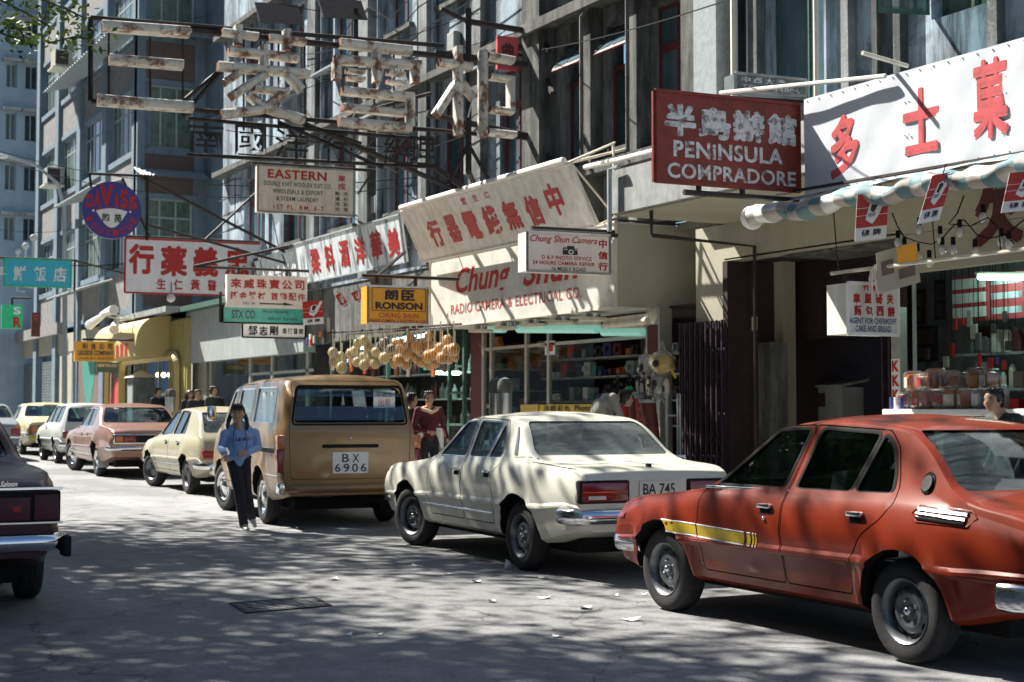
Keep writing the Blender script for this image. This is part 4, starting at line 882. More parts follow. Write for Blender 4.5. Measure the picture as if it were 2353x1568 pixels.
for i in range(42):
    u=rnd.uniform(700,1058); v=rnd.uniform(760,800) if u<760 else rnd.uniform(830,868); X_=rnd.uniform(10.9,11.35); p=onX(u,v,X_); h_=rnd.uniform(.12,.3); w_=rnd.uniform(.06,.15)
    T=thing('hanging_packet','small packet hanging on a string among the clutter of the provision shop front','packet',p,'packets hanging in the provision shop front'); b=MB()
    b.box((p.x-.02,p.y-w_/2,p.z),(p.x+.02,p.y+w_/2,p.z+h_),bev=.012); b.build('packet',M[rnd.choice(['ink_red','brown_panel','maroon','sign_cream','sign_dark','interior','sign_teal','soffit','lamp_amber','ink_blue'])],T); b=MB(); b.tube([(p.x,p.y,p.z+h_),(p.x,p.y,2.95)],.005,3); b.build('string',M['black'],T)
for i in range(18):
    u=rnd.uniform(2095,2340); p=onX(u,rnd.uniform(740,860),rnd.uniform(12.3,12.6)); h_=rnd.uniform(.08,.2); w_=rnd.uniform(.05,.12)
    T=thing('hanging_packet','small snack packet hanging on a string inside the grocery','packet',p,'packets hanging inside the grocery'); b=MB()
    b.box((p.x-.015,p.y-w_/2,p.z),(p.x+.015,p.y+w_/2,p.z+h_),bev=.01); b.build('packet',M[rnd.choice(['maroon','maroon','soffit','sign_dark','brown_panel','ink_blue','interior','ink_red'])],T); b=MB(); b.tube([(p.x,p.y,p.z+h_),(p.x,p.y,3.28)],.004,3); b.build('string',M['black'],T)
# ---- grey shop
S=thing('shop','grey panelled shop with display window left of the provision shop','shop',(SX,30,.15))
y0s,y1s=Yw(700),Yw(430)
b=MB(); b.box((SX-.18,y0s,2.72),(SX+.2,y1s,4.05)); b.build('fascia',M['sign_grey'],S)
b=MB(); 
for u in (470,560,610,690): y=Yw(u); b.box((SX,y-.06,.15),(SX+.08,y+.06,2.72))
b.box((SX,Yw(462)-.0,.15),(SX+.1,y1s,2.72)); b.box((SX,y0s,2.3),(SX+.06,Yw(560),2.36)); b.build('mullion',M['alu'],S)
b=MB(); b.box((SX+.03,y0s,.7),(SX+.04,Yw(470),2.72)); b.build('glass_pane',M['glass_shop'],S)
b=MB(); b.box((12.9,y0s,.15),(13,y1s,3.2)); b.box((SX+.1,y0s,2.9),(12.9,y1s,2.95)); b.box((SX,y0s,.15),(SX+.2,y1s,.7)); b.build('interior_wall',M['dark_concrete'],S)
b=MB(); b.box((SX+.5,y0s+.1,1.0),(SX+.8,Yw(480),1.03)); b.box((SX+.9,y0s+.1,1.7),(SX+1.2,Yw(480),1.73)); b.build('shelf',M['beam'],S)
for i in range(22):
    y=y0s+.3+i*.29; z=1.73 if i%2 else 1.03; b=MB(); x=SX+(.95 if i%2 else .52); b.box((x,y,z+.001),(x+.2,y+rnd.uniform(.12,.26),z+rnd.uniform(.15,.42)),bev=.01)
    tag(b.build('goods_box',M[rnd.choice(['ink_red','plate_white','sign_cream','sign_teal','maroon','beam'])]),'boxed goods standing in the grey shop window','goods','goods in the grey shop window')
lamp_tube('small lit tube lamp inside the grey shop window',onX(555,806,12.5),onX(590,803,12.5),.025,'lit_tube')
# upper grey roof line and pale wall above
b=MB(); b.box((SX-.5,y0s,4.05),(SX+.3,Yw(385),4.18)); b.build('roof_edge',M['green_frame'],S)
# ---- yellow shop
S=thing('shop','yellow shop with curved barrel awning and rounded doorway openings','shop',(11.2,41,.15))
YX1=11.2; ya,yb=YX(392,YX1),YX(283,YX1)
b=MB(); prof=[]; z0=onX(388,806,YX1).z; 
zt=4.05
for k in range(11):
    t=k/10*math.pi/2; prof.append((YX1-.95+.95*(1-math.sin(t))*1.0 if 0 else YX1-.95*math.cos(t)**.6, 3.2+.85*math.sin(t)))
prof=[(YX1-.95,2.95)]+prof
b.grid([[(x,ya,z) for x,z in prof],[(x,yb,z) for x,z in prof]]); b.poly([(x,ya,z) for x,z in prof]+[(YX1,ya,2.95)]); b.poly([(x,yb,z) for x,z in prof]+[(YX1,yb,2.95)]); b.poly([(YX1-.95,ya,2.95),(YX1,ya,2.95),(YX1,yb,2.95),(YX1-.95,yb,2.95)])
b.build('barrel_awning',M['yellow_shop'],S,True)
P=Panel((YX1-.955,yb,3.35),(0,ya-yb,0),(0,0,-.42),(-1,0,0)); b=MB(); P.row(b,'梅蘭時裝珠寶店',.2,.0,.85,1.0,.7,bold=.05); b.build('lettering',M['ink_red'],S)
b=MB()
y2=YX(432,YX1)
for i in range(14):
    y=y2+(ya-y2)*i/14; b.box((YX1-.02-.02*(i%2),y,.15),(YX1+.1,y+(ya-y2)/14-.01,3.9))
b.build('boarding',M['yellow_groove'],S)
# rounded arch frames
def arch(u0,u1,ztop,t):
    a,c=YX(u1,YX1),YX(u0,YX1); b=MB(); r=.35
    pts=[(YX1-.1,a,.15),(YX1-.1,a,ztop-r)]+[(YX1-.1,a+r-r*math.cos(k*math.pi/12),ztop-r+r*math.sin(k*math.pi/12)) for k in range(1,7)]+[(YX1-.1,c-r+r*math.sin(k*math.pi/12),ztop-r+r*math.cos(k*math.pi/12)) for k in range(0,7)]+[(YX1-.1,c,.15)]
    b.tube(pts,t,4); return b.build('arch_frame',M['yellow_shop'],S,False)
arch(292,418,2.95,.12); arch(255,288,2.9,.1)
b=MB(); b.box((YX1+.05,YX(290,YX1),.15),(YX1+.2,YX(268,YX1),3.0)); b.box((YX1,ya,2.95),(YX1+.2,yb,3.1)); b.box((YX1,yb,.15),(YX1+.3,LY-.02,4.1)); b.build('wall',M['soffit'],S)
b=MB(); b.box((13,y2,.15),(13.1,LY,3.2)); b.box((YX1+.2,y2,3.1),(13,LY,3.15)); b.build('interior_wall',M['dark_brown'],S)
b=MB(); 
for u in (318,345,372): b.box((YX1+.25,YX(u,YX1)-.05,.15),(YX1+.3,YX(u,YX1)+.05,2.9))
b.box((YX1+.25,ya,1.9),(YX1+.3,yb,1.98)); b.build('mullion',M['alu'],S)
b=MB(); b.box((YX1-.6,y2,4.05),(13.2,LY-.1,4.2)); b.build('roof_slab',M['beam'],S)
# pointed pink and teal openings left of it
b=MB(); P=panel_x(165,832,290,960,YX1+.02); 
P.slab(b,.06,x1=.99); b.build('door_wall',M['brown_panel'],S)
def ogive(x0,x1,y0,y1,m,inv=False):
    b=MB(); n=10; cx=(x0+x1)/2; hw=(x1-x0)/2; pts=[]
    for i in range(n+1): t=i/n; pts.append((cx-hw*math.cos(t*math.pi/2)**.7,y1+(y0-y1)*t))
    pts=pts+[(2*cx-x,y) for x,y in pts[::-1][1:]]
    if inv: pts=[(x,y0+y1-y) for x,y in pts]
    b.poly([P.at(x,y,.006) for x,y in pts]); b.build('door_panel',M[m],S)
ogive(.22,.46,.0,.85,'sign_teal',True); ogive(.72,.98,.35,1,'ink_pinkred'); ogive(.0,.18,.1,1,'sign_dark')
P=perp((222,832),(272,856),41,4); sign('door_sign','dark green name board over the pink pointed doorway',P,.06,'green_frame',[('sign_cream',lambda b:P.text(b,'KIN TAI CO',.08,.2,.92,.5,.01))])
for i,u in enumerate((363,376,390,399)):
    p=onX(u,862,12.2); T=thing('pendant_bulb','warm glowing pendant bulb inside the yellow shop','lamp',p-Vector((0,0,.1)),'glowing bulbs inside the yellow shop')
    b=MB(); b.ball(p,.075,10,7); b.build('bulb',M['lit_bulb'],T,True); b=MB(); b.tube([p,(p.x,p.y,3.1)],.01,4); b.build('flex',M['black'],T)
for i,(u,v,u2,v2) in enumerate(((268,735,262,758),(248,718,205,748),(232,722,262,712))):
    p=onX(u,v,10.1); q=onX(u2,v2,9.9); T=thing('spot_lamp',['white reflector lamp aimed down over the yellow awning','white strip reflector along the top of the yellow awning','white boxy lamp on top of the yellow awning roof'][i],'lamp',p)
    d=(q-p).normalized(); b=MB(); b.tube([p,p.lerp(q,.5),q],[.05,.10,.14],8); b.build('shade',M['white_paint'],T,True); b=MB(); b.tube([p,(YX1-.3,p.y+.1,4.06)],.02,5); b.build('arm',M['steel'],T)
# ---- right grocery
S=thing('shop','grocery front with cream fascia and dim posters inside','shop',(FX,9,.15))
yR=Yw(2062)
b=MB(); b.box((FX-.0,4.5,2.92),(FX+.15,yR-.02,3.325)); b.build('fascia',M['soffit'],S)
b=MB(); b.box((13.3,4.5,.15),(13.4,14.35,3.3)); b.build('interior_wall',M['beam'],S)
b=MB(); b.obox((FX+.2,yR-.02,.15),(1.9,2.06,0),(.03,-.03,0),(0,0,3.15)); b.build('side_wall',M['sign_grey'],S)
b=MB(); b.obox((FX+.15,4.5,3.3),(2.0,0,0),(0,9.8,0),(0,0,.02)); b.build('ceiling',M['dark_concrete'],S)
b=MB(); b.box((FX-.1,Yw(2084),.15),(FX,Yw(2064),2.55)); b.build('post',M['alu'],S)
# red character peeping on the cream fascia
b=MB(); P=panel_x(2240,420,2353,560,FX-.002); P.text(b,'欠',-.02,.0,1.0,.98,.07); b.build('lettering',M['maroon'],S)
P=Panel((FX-.102,Yw(2064)-.0,2.0),(0,Yw(2084)-Yw(2064),0),(0,0,-.62),(-1,0,0))
T=sign('cigarette_poster','tall red and white striped sticker column on the aluminium post',P,.004,'plate_white',[('ink_red',lambda b:[P.text(b,'K',.1,.03+.25*i,.9,.22+.25*i,.05) for i in range(4)])])
for lab,u0,v0,u1,v1,m in (('brown poster on the white wall left of the mannequin poster',2092,668,2125,745,'maroon'),('dark figure poster hanging in the grocery',2146,645,2172,735,'interior'),('long dark coat shape hanging low in the grocery',2084,752,2155,830,'interior'),('dim brown photo poster above the grocery shelves',2226,752,2290,812,'brown_panel')):
    P=panel_x(u0,v0,u1,v1,13.25); sign('poster',lab,P,.01,m,[('brown_panel' if m!='brown_panel' else 'maroon',lambda b:(P.rect(b,.1,.1,.9,.5),P.rect(b,.2,.6,.8,.9)))],cat='poster')
P=panel_x(2190,640,2353,730,12.6)

T=thing('packet_display','red and white hanging card display of cigarette packets under the tube lamp','display',P.at(.5,1))
b=MB(); P.slab(b,.02); b.build('card',M['ink_pinkred'],T)
for j in range(3):
    for i in range(8):
        b=MB(); P.slab(b,.03,x0=.02+i*.06,x1=.065+i*.06,y0=.05+j*.32,y1=.27+j*.32)
        for v in range(len(b.v)): b.v[v]=tuple(Vector(b.v[v])+P.n*.035)
        b.build('packet',M['plate_white'],T)
b=MB()
for j in range(3): P.rect(b,.55,.1+j*.32,.98,.24+j*.32,.005)
b.build('label_strip',M['awning_streak'],T)
lamp_tube('long lit tube lamp over the cigarette packet display',onX(2250,637,12.3),onX(2400,637,12.3),.03,'lit_tube')
for z in (.9,1.3,1.7,2.1):
    b=MB(); b.box((12.7,YX(2460,12.75),z-.03),(13.1,YX(2200,12.75),z)); b.build('shelf',M['beam'],S)
    y=YX(2455,12.75); top_=YX(2200,12.75)
    while y<top_-.2:
        wd=rnd.uniform(.08,.16); hh=rnd.uniform(.14,.30); b=MB()
        if rnd.random()<.5: b.box((12.72,y,z+.001),(12.72+rnd.uniform(.1,.2),y+wd,z+hh),bev=.008)
        else: b.lathe([(0,z),(wd*.45,z),(wd*.45,z+hh*.75),(wd*.2,z+hh),(0,z+hh)],(12.8,y+wd/2,.001),n=9)
        tag(b.build('goods_packet',M[rnd.choice(['ink_red','sign_cream','lamp_amber','brown_panel','maroon','ink_blue','sign_cream','sign_dark','soffit','beam'])]),'packets and jars standing on the dim grocery shelves','goods','goods on the grocery shelves'); y+=wd+rnd.uniform(.01,.05)
# counter with bread
cx0,cx1=9.75,10.4; yc0,yc1=6.8,onX(2032,945,9.75).y
T=thing('display_counter','white topped glass display counter loaded with wrapped bread','counter',(10.1,9,.15))
b=MB(); b.box((cx0-.03,yc0,1.40),(cx1,yc1,1.46),bev=.01); b.build('top',M['sign_white'],T)
b=MB(); 
for x in (cx0,cx1-.04):
    for y in (yc0,yc1-.06,(yc0+yc1)/2): b.box((x,y,.15),(x+.04,y+.05,1.398))
b.box((cx0,yc0+.05,.6),(cx1,yc1-.06,.64)); b.build('frame',M['alu'],T)
b=MB(); b.box((cx0+.01,yc0+.06,.66),(cx0+.016,yc1-.07,1.39)); b.build('glass_pane',M['glass_shop'],T)
b=MB(); b.box((cx1-.1,yc0+.06,.66),(cx1-.06,yc1-.07,1.39)); b.build('back_board',M['dark_concrete'],T)
M['wrap']=glassmat('clear plastic wrap',(.9,.9,.9),.10,.12,dust=.10,dcol=(.7,.7,.7))
for i,(u,v,m) in enumerate(((2085,926,'ink_red'),(2100,915,'sign_cream'),(2113,925,'ink_red'),(2127,908,'ink_red'),(2140,924,'ink_red'),(2152,912,'lamp_amber'),(2163,926,'ink_red'),(2178,914,'maroon'),(2190,926,'sign_cream'),(2205,914,'lamp_amber'),(2222,927,'soffit'),(2240,915,'sign_orange'),(2256,926,'plate_white'),(2275,915,'plate_white'),(2290,926,'awning_streak'))):
    p=onX(u,v,cx0+.12+.22*(i%2)); z=1.46+(.17 if v<920 else 0); p.z=z
    p.y+=rnd.uniform(-.02,.02); T=thing('bread_packet',f"{['red printed','cream','dark red','amber','white'][['ink_red','sign_cream','maroon','lamp_amber','plate_white'].index(m)] if m in('ink_red','sign_cream','maroon','lamp_amber','plate_white') else 'pale'} wrapped bread packet in the heap on the counter",'bread',p,'bread packets heaped on the counter')
    b=MB(); b.box((p.x-.07,p.y-.06,z+.004),(p.x+.07,p.y+.06,z+.14+.02*(i%3)),bev=.03); b.build('loaf',M['lamp_amber' if i%3 else 'soffit'],T,True)
    b=MB(); b.box((p.x-.078,p.y-.05,z+.03),(p.x-.071,p.y+.05,z+.13),bev=.002); b.build('print',M[m],T)
    b=MB(); b.box((p.x-.092,p.y-.075,z+.003),(p.x+.092,p.y+.075,z+.165+.02*(i%3)),bev=.035); b.v=[tuple(Vector(q_)+Vector((rnd.uniform(-1,1),rnd.uniform(-1,1),rnd.uniform(0,1)))*.006) for q_ in b.v]; b.tube([(p.x,p.y+.06,z+.10),(p.x+.02,p.y+.12,z+.13)],[.04,.012],6); b.build('wrapper',M['wrap'],T,True); T.rotation_euler=(0,0,rnd.uniform(-.6,.6))
for i,u in enumerate((2052,2062,2074)):
    p=onX(u,935,cx0+.05); b=MB(); b.lathe([(0,1.461),(.032,1.461),(.032,1.57),(0,1.57)],(p.x,p.y,.0),n=12); tag(b.build('tin_can',M['ink_blue' if i!=1 else 'plate_white'],None,True),['blue tin at the far end of the counter','white tin between two blue tins on the counter','blue tin next to the bread heap'][i],'tin')
# cabinet in the dark hall
T=thing('letter_cabinet','pale wooden cabinet with sloping top standing in the dark entrance','cabinet',(FX+1.6,11.9,.15))
p=onX(1852,880,FX+1.4); q=onX(1935,880,FX+1.4)
b=MB(); b.box((FX+1.4,q.y,1.1),(FX+1.75,p.y,1.75)); b.build('box',M['sign_grey'],T)
b=MB(); b.obox((FX+1.35,q.y-.05,1.75),(.45,0,.08),(0,p.y-q.y+.1,0),(0,0,.03)); b.build('top',M['beam'],T)
b=MB(); b.box((FX+1.395,p.y-.38,1.5),(FX+1.399,p.y-.06,1.68)); b.build('notice',M['interior'],T)
for y in (q.y+.03,p.y-.08): 
    b=MB(); b.box((FX+1.42,y,.15),(FX+1.47,y+.05,1.1)); b.box((FX+1.68,y,.15),(FX+1.73,y+.05,1.1)); b.build('leg',M['brown_panel'],T)
P=panel_x(1746,918,1762,932,FX+1.2); sign('exit_light','small lime green lit plate low in the dark entrance',P,.03,'stripe_yellow',[('sign_green',lambda b:P.rect(b,.1,.1,.9,.9))],cat='sign')
lamp_tube('small green lit tube high in the dark entrance',onX(1745,742,FX+1.5),onX(1765,742,FX+1.5),.03,'lit_tube')
# ---- striped rolled awning
D('awn_green',(.12,.21,.24),.7,var=.2); D('awn_peach',(.40,.37,.34),.7,var=.2); D('awn_white',(.72,.74,.74),.7,var=.1)
ax=9.15; z_=3.36
yA=onX(1728,505,ax).y; T=thing('rolled_awning','rolled up green peach and white striped cloth awning below the shop fascia','awning',(ax,9,3.2))
b=MB(); rows=[]; mi_=[]; y=yA; k=0; n_=14
while y>4.55:
    sg_=.022*math.sin(k*.31)+.012*math.sin(k*.83); r_=.088+.008*math.sin(k*.47)+.006*math.sin(k*1.3)
    rows.append([(ax+r_*1.25*math.cos(2*math.pi*j/n_)+.01*math.sin(k*.6+j),y,z_+sg_+r_*math.sin(2*math.pi*j/n_)) for j in range(n_)]); y-=.055; k+=1
b.grid(rows,0,True)
for i in range(len(rows)-1):
    for j in range(n_):
        q=(i//3)%2; h_=0 if j in(2,3,4,5,6) else 1; c_=(q+h_)%2
        if i<9 or (i//3)%11==7: c_=2 if not (h_ and i%6<3) else c_
        b.m[i*n_+j]=c_
b.build('cloth_roll',[M['awn_green'],M['awn_peach'],M['awn_white']],T,True,80)
b=MB(); rows=[]
for i in range(0,len(rows_:=[r[0][1] for r in [[(0,yA-.11*q)] for q in range(int((yA-4.6)/.11))]])):
    yy=rows_[i]; rows.append([(9.44,yy,3.55),(9.36+.02*math.sin(i),yy,3.50+.012*math.sin(i*1.7)),(ax+.08,yy,z_+.12+.01*math.sin(i*.8))])
b.grid(rows); 
for i in range(len(b.m)): b.m[i]=((i//2)%2)
b.build('cloth_flap',[M['awn_green'],M['awn_peach']],T,True,80)
b=MB(); b.ball((ax,yA,z_),(.14,.05,.12),12,8); b.build('roll_end',M['awn_white'],T,True)
b=MB(); b.tube([(ax-.0,yA+.05,z_-.02),(ax,4.5,z_-.02)],.03,6); b.build('rod',M['steel'],T)
# hanging rail with ropes
p,q=onX(1910,629,9.3),onX(2353,566,9.3); q=Vector((9.3,4.8,p.z+.02))
T=thing('hanging_rail','white horizontal rail hung on cords below the striped awning','rail',p)
b=MB(); b.tube([p,q],.018,6); b.build('rail',M['sign_cream'],T,True)
for u in (1926,2150,2300): b=MB(); yy=onX(u,600,9.3).y; b.tube([(9.3,yy,p.z),(9.25,yy,3.3)],.008,4); b.build('cord',M['dark_iron'],T)
pp=onX(2012,624,9.28); b=MB()
for i in range(26): a=rnd.uniform(0,6.3); b.tube([pp+Vector((0,0,.06)),pp+Vector((math.cos(a)*.04,math.sin(a)*.05,-.0)),pp+Vector((math.cos(a)*.05,math.sin(a)*.07,-rnd.uniform(.05,.24)))],.008,3)
tag(b.build('rag_bundle',M['sign_pink']),'tattered pink and white rag knotted on the hanging rail','rag')
P=Panel(onX(2012,582,9.2),(.28,-.22,.10),(.06,.02,-.36),(-.5,-.8,.1)); T=sign('paper_card','brown and yellow paper card hanging askew over the rail',P,.004,'soffit',[('sign_orange',lambda b:P.rect(b,.5,.02,.98,.5)),('brown_panel',lambda b:(P.rect(b,.1,.25,.4,.6),P.rect(b,.5,.55,.9,.8)))],cat='card')
# pennants
def pennant(label,P,grp='red cigarette pennants along the shop fronts'):
    T=sign('pennant',label,P,.004,'sign_white',[('ink_red',lambda b:P.rect(b,0,0,1,.72,.003)),('plate_white',lambda b:(b.poly([P.at(x,y,.006) for x,y in ((.30,.56),(.52,.66),(.70,.50),(.98,.05),(.86,.04),(.72,.22),(.60,.16),(.42,.20))][::-1]),P.rect(b,0,.30,1,.31,.0045),P.rect(b,0,.46,1,.47,.0045))),
     ('ink_black',lambda b:(P.text(b,'健',.2,.77,.46,.91,.03),P.text(b,'牌',.56,.77,.82,.91,.03),b.poly([P.at(x,y,.008) for x,y in ((.44,.37),(.55,.42),(.68,.25),(.60,.19),(.48,.22))][::-1]))),('ink_blue',lambda b:(P.text(b,'KENT',.38,.43,.62,.50,.02,d=.009)))],cat='pennant',group=grp)
    b=MB(); b.tube([P.at(.5,0),P.at(.5,-.2)],.006,4); b.build('cord',M['dark_iron'],T); return T
def pq(uv0,uv1,uv2,X):   # tl, tr, bl
    a,c=onX(*uv0,X),None
    n=Vector((-.45,-.9,0)); c=onP(*uv1,a,n); d=onP(*uv2,a,n); return Panel(a,c-a,d-a,(-.45,-.9,0))
pennant('large red pennant hanging straight in front of the striped awning',pq((1970,448),(2042,440),(1964,556),9.0))
pennant('large red pennant twisted sideways right of the straight one',pq((2142,404),(2192,394),(2108,516),8.95))
pennant('red pennant nearest the big maroon painted character',pq((2320,398),(2400,390),(2300,490),8.95))
pennant('small red pennant below the streaked awning sign',pq((695,694),(742,690),(697,748),10.2))
pennant('small red pennant tilting under the streaked awning',pq((770,680),(784,672),(790,712),10.2))
pennant('small red pennant half hidden beside the orange sign',pq((806,674),(824,666),(822,700),10.2))
# bulb string
T=thing('bulb_string','swags of clear unlit bulbs on a black cord over the grocery front','light string',(9.9,9,2.9))
pts=[onX(u,v,9.9) for u,v in ((2050,490),(2062,520),(2078,545),(2108,556),(2140,562),(2165,548),(2190,520),(2215,505),(2245,540),(2275,548),(2310,540),(2360,500))]
b=MB(); b.tube(pts,.006,4); b.tube([onX(u,v,9.8) for u,v in ((2215,450),(2200,490),(2180,515),(2230,520),(2270,500),(2330,560))],.006,4); b.build('cord',M['black'],T)
for (u,v) in ((2063,530),(2078,545),(2108,560),(2135,575),(2165,545),(2190,545),(2160,520),(2205,505),(2240,550),(2258,470),(2300,525),(2318,530),(2085,563),(2112,500)):
    p=onX(u,v,9.85); b=MB(); b.tube([p,p-Vector((0,-.0,.07))],.02,6); s=b.build('socket',M['black'],T); b=MB(); b.ball(p-Vector((0,0,.115)),(.036,.036,.048),9,7); b.build('bulb',M['bulb_glass'],T,True)
# ================= VEHICLES =================
def pchip(pts):
    xs=[p[0] for p in pts]; ys=[p[1] for p in pts]; n=len(xs)
    h=[xs[i+1]-xs[i] for i in range(n-1)]; dl=[(ys[i+1]-ys[i])/h[i] for i in range(n-1)]; m=[0]*n
    m[0]=dl[0]; m[-1]=dl[-1]
    for i in range(1,n-1):
        if dl[i-1]*dl[i]>0: w1=2*h[i]+h[i-1]; w2=h[i]+2*h[i-1]; m[i]=(w1+w2)/(w1/dl[i-1]+w2/dl[i])
    def f(x):
        if x<=xs[0]: return ys[0]
        if x>=xs[-1]: return ys[-1]
        i=0
        while x>xs[i+1]: i+=1
        t=(x-xs[i])/h[i]
        return (1+2*t)*(1-t)**2*ys[i]+t*(1-t)**2*h[i]*m[i]+t*t*(3-2*t)*ys[i+1]+t*t*(t-1)*h[i]*m[i+1]
    return f
def roundpoly(pts,r,n=3):
    out=[]; m=len(pts)
    for i in range(m):
        p=Vector(pts[i]).to_2d(); a=Vector(pts[i-1]).to_2d(); c=Vector(pts[(i+1)%m]).to_2d()
        d1=(a-p); d2=(c-p); rr=min(r,d1.length*.4,d2.length*.4); d1=d1.normalized()*rr; d2=d2.normalized()*rr
        for k in range(n+1):
            t=k/n; out.append(tuple(p+d1*(1-t)**2+d2*t*t))
    return out
def inset(pts,d):
    m=len(pts); A=sum(pts[i][0]*pts[(i+1)%m][1]-pts[(i+1)%m][0]*pts[i][1] for i in range(m)); s=1 if A>0 else -1; out=[]
    for i in range(m):
        a,p,c=Vector(pts[i-1]),Vector(pts[i]),Vector(pts[(i+1)%m]); e1=(p-a).normalized(); e2=(c-p).normalized()
        n_=Vector((-(e1.y+e2.y),(e1.x+e2.x))); 
        if n_.length<1e-6: n_=Vector((-e1.y,e1.x))
        out.append(tuple(p+n_.normalized()*d*s))
    return out
from mathutils.geometry import tessellate_polygon
def prism(pts,a,c,axis,mi,nm=3):
    """closed prism of a 2D polygon: axis 'y' -> (x,z) polygon, axis 'x' -> (y,z) polygon"""
    T=(lambda p,h:(p[0],h,p[1])) if axis=='y' else (lambda p,h:(h,p[0],p[1]))
    m=len(pts); vs=[T(p,a) for p in pts]+[T(p,c) for p in pts]
    tri=tessellate_polygon([[Vector((p[0],p[1],0)) for p in pts]])
    fs=[tuple(t) for t in tri]+[tuple(i+m for i in t[::-1]) for t in tri]+[(i,(i+1)%m,(i+1)%m+m,i+m) for i in range(m)]
    return closed(vs,fs,mi)
def closed(vs,fs,mi):
    me=bpy.data.meshes.new('t'); me.from_pydata([tuple(v) for v in vs],[],fs)
    bm=bmesh.new(); bm.from_mesh(me); bmesh.ops.recalc_face_normals(bm,faces=bm.faces[:]); bm.to_mesh(me); bm.free()
    for m in CARM: me.materials.append(m)
    me.polygons.foreach_set('material_index',[mi]*len(me.polygons)); return me
CARM=[]
class Car:
    def __init__(s,sp):
        s.sp=sp; s.L=sp['top'][-1][0]; s.ft,s.fb,s.fo,s.fp=[pchip(sp[k]) for k in ('top','belt','bot','plan')]
        s.flank=sp.get('flank',[(0,-.13),(.05,-.075),(.2,-.045),(.40,-.022),(.445,.002),(.475,.004),(.51,-.008),(.65,.004),(.82,-.006),(.93,-.024),(1,-.05)])
        s.tum=sp.get('tumble',.36); s.ax=sp['axles']; s.R=sp.get('R',.29); s.Ra=s.R+sp.get('gap',.05)
    def off(s,t):
        F=s.flank
        for i in range(len(F)-1):
            if t<=F[i+1][0]: return F[i][1]+(F[i+1][1]-F[i][1])*(t-F[i][0])/(F[i+1][0]-F[i][0])
        return F[-1][1]
    def zbelt(s,x): return min(s.fb(x),s.ft(x)-.02)
    def flare(s,x,z):
        e=0
        for a in s.ax:
            r=math.hypot(x-a,z-s.R); e+=s.sp.get('flare',.022)*math.exp(-((r-s.Ra-.015)/.045)**2) if r>s.Ra-.03 else s.sp.get('flare',.022)*.9
        return e
    def yside(s,x,z):
        zb=s.zbelt(x); z0=s.fo(x); w=s.fp(x)
        if z<=zb: return w+s.off(max(0,(z-z0)/(zb-z0)))+s.flare(x,z)
        return w+s.off(1)-s.tum*(z-zb)-(.012 if s.ft(x)-zb>.15 else 0)
    def sec(s,x,d=0,floor=None):
        z0=s.fo(x)+d if floor is None else floor; zt=s.ft(x)-d; zb=min(s.zbelt(x),zt-.006); w=s.fp(x)
        pts=[(0,z0)]
        for t,_ in s.flank:
            z=z0+(zb-z0)*t; t2=(z-s.fo(x))/(max(zb-s.fo(x),.05)); pts.append((w+s.off(max(0,min(1,t2)))-d+(s.flare(x,z) if d<.03 else 0),z))
        h=zt-zb; rc=min(s.sp.get('rc',.075),h*.55); hs=h-rc; ys=pts[-1][0]-(.012 if h>.15 else 0); 
        for k in range(1,6): t=k/5; pts.append((ys-s.tum*hs*t,zb+hs*t))
        y1=ys-s.tum*hs; cr=s.sp.get('crown',.035)*min(1,h/.3+.35); cr=min(cr,rc*.5)
        for k in range(1,5):
            t=k/4*math.pi/2; pts.append((y1-rc*1.15*(1-math.cos(t)),zb+hs+(rc-cr)*math.sin(t)))
        ye=pts[-1][0]
        for k in range(1,6): t=1-k/5; pts.append((ye*t,zt-cr*t*t))
        return pts
    def shift(s,x,z):
        f=s.sp.get('tail'); g=s.sp.get('nose'); e=0
        if f: w=max(0,(x-s.L+.5)/.5); e+=w*w*f(z)
        if g: w=max(0,(.4-x)/.4); e+=w*w*g(z)
        return e
    def loft(s,d=0,x0=None,x1=None,floor=None,mi=0,step=.05):
        x0=0 if x0 is None else x0; x1=s.L if x1 is None else x1
        xs={x0,x1}; n=int((x1-x0)/step)
        for i in range(n+1): xs.add(x0+(x1-x0)*i/n)
        for p in s.sp['top']+s.sp['plan']:
            if x0<p[0]<x1: xs.add(p[0])
        xs=sorted(xs); xs=[x for i,x in enumerate(xs) if i==0 or x-xs[i-1]>.004 or x==x1]
        rows=[]
        for x in xs:
            p=s.sec(x,d,floor); ring=p+[(-y,z) for y,z in p[-2:0:-1]]; rows.append([(x+s.shift(x,z)*(1 if d<.03 or x1>s.L-.3 else 0),y,z) for y,z in ring])
        n=len(rows[0]); vs=[p for r in rows for p in r]; fs=[]
        for i in range(len(rows)-1):
            for j in range(n): k=(j+1)%n; fs.append((i*n+j,i*n+k,(i+1)*n+k,(i+1)*n+j))
        for base in (0,(len(rows)-1)*n):
            h=n//2
            for j in range(h): 
                a,b_,c,e=j,j+1,(n-j-1)%n,(n-j)%n
                if j==0: fs.append((base+0,base+1,base+n-1))
                elif j+1==n-j-1: fs.append((base+a,base+b_,base+e))
                else: fs.append((base+a,base+b_,base+c,base+e))
        return closed(vs,fs,mi)
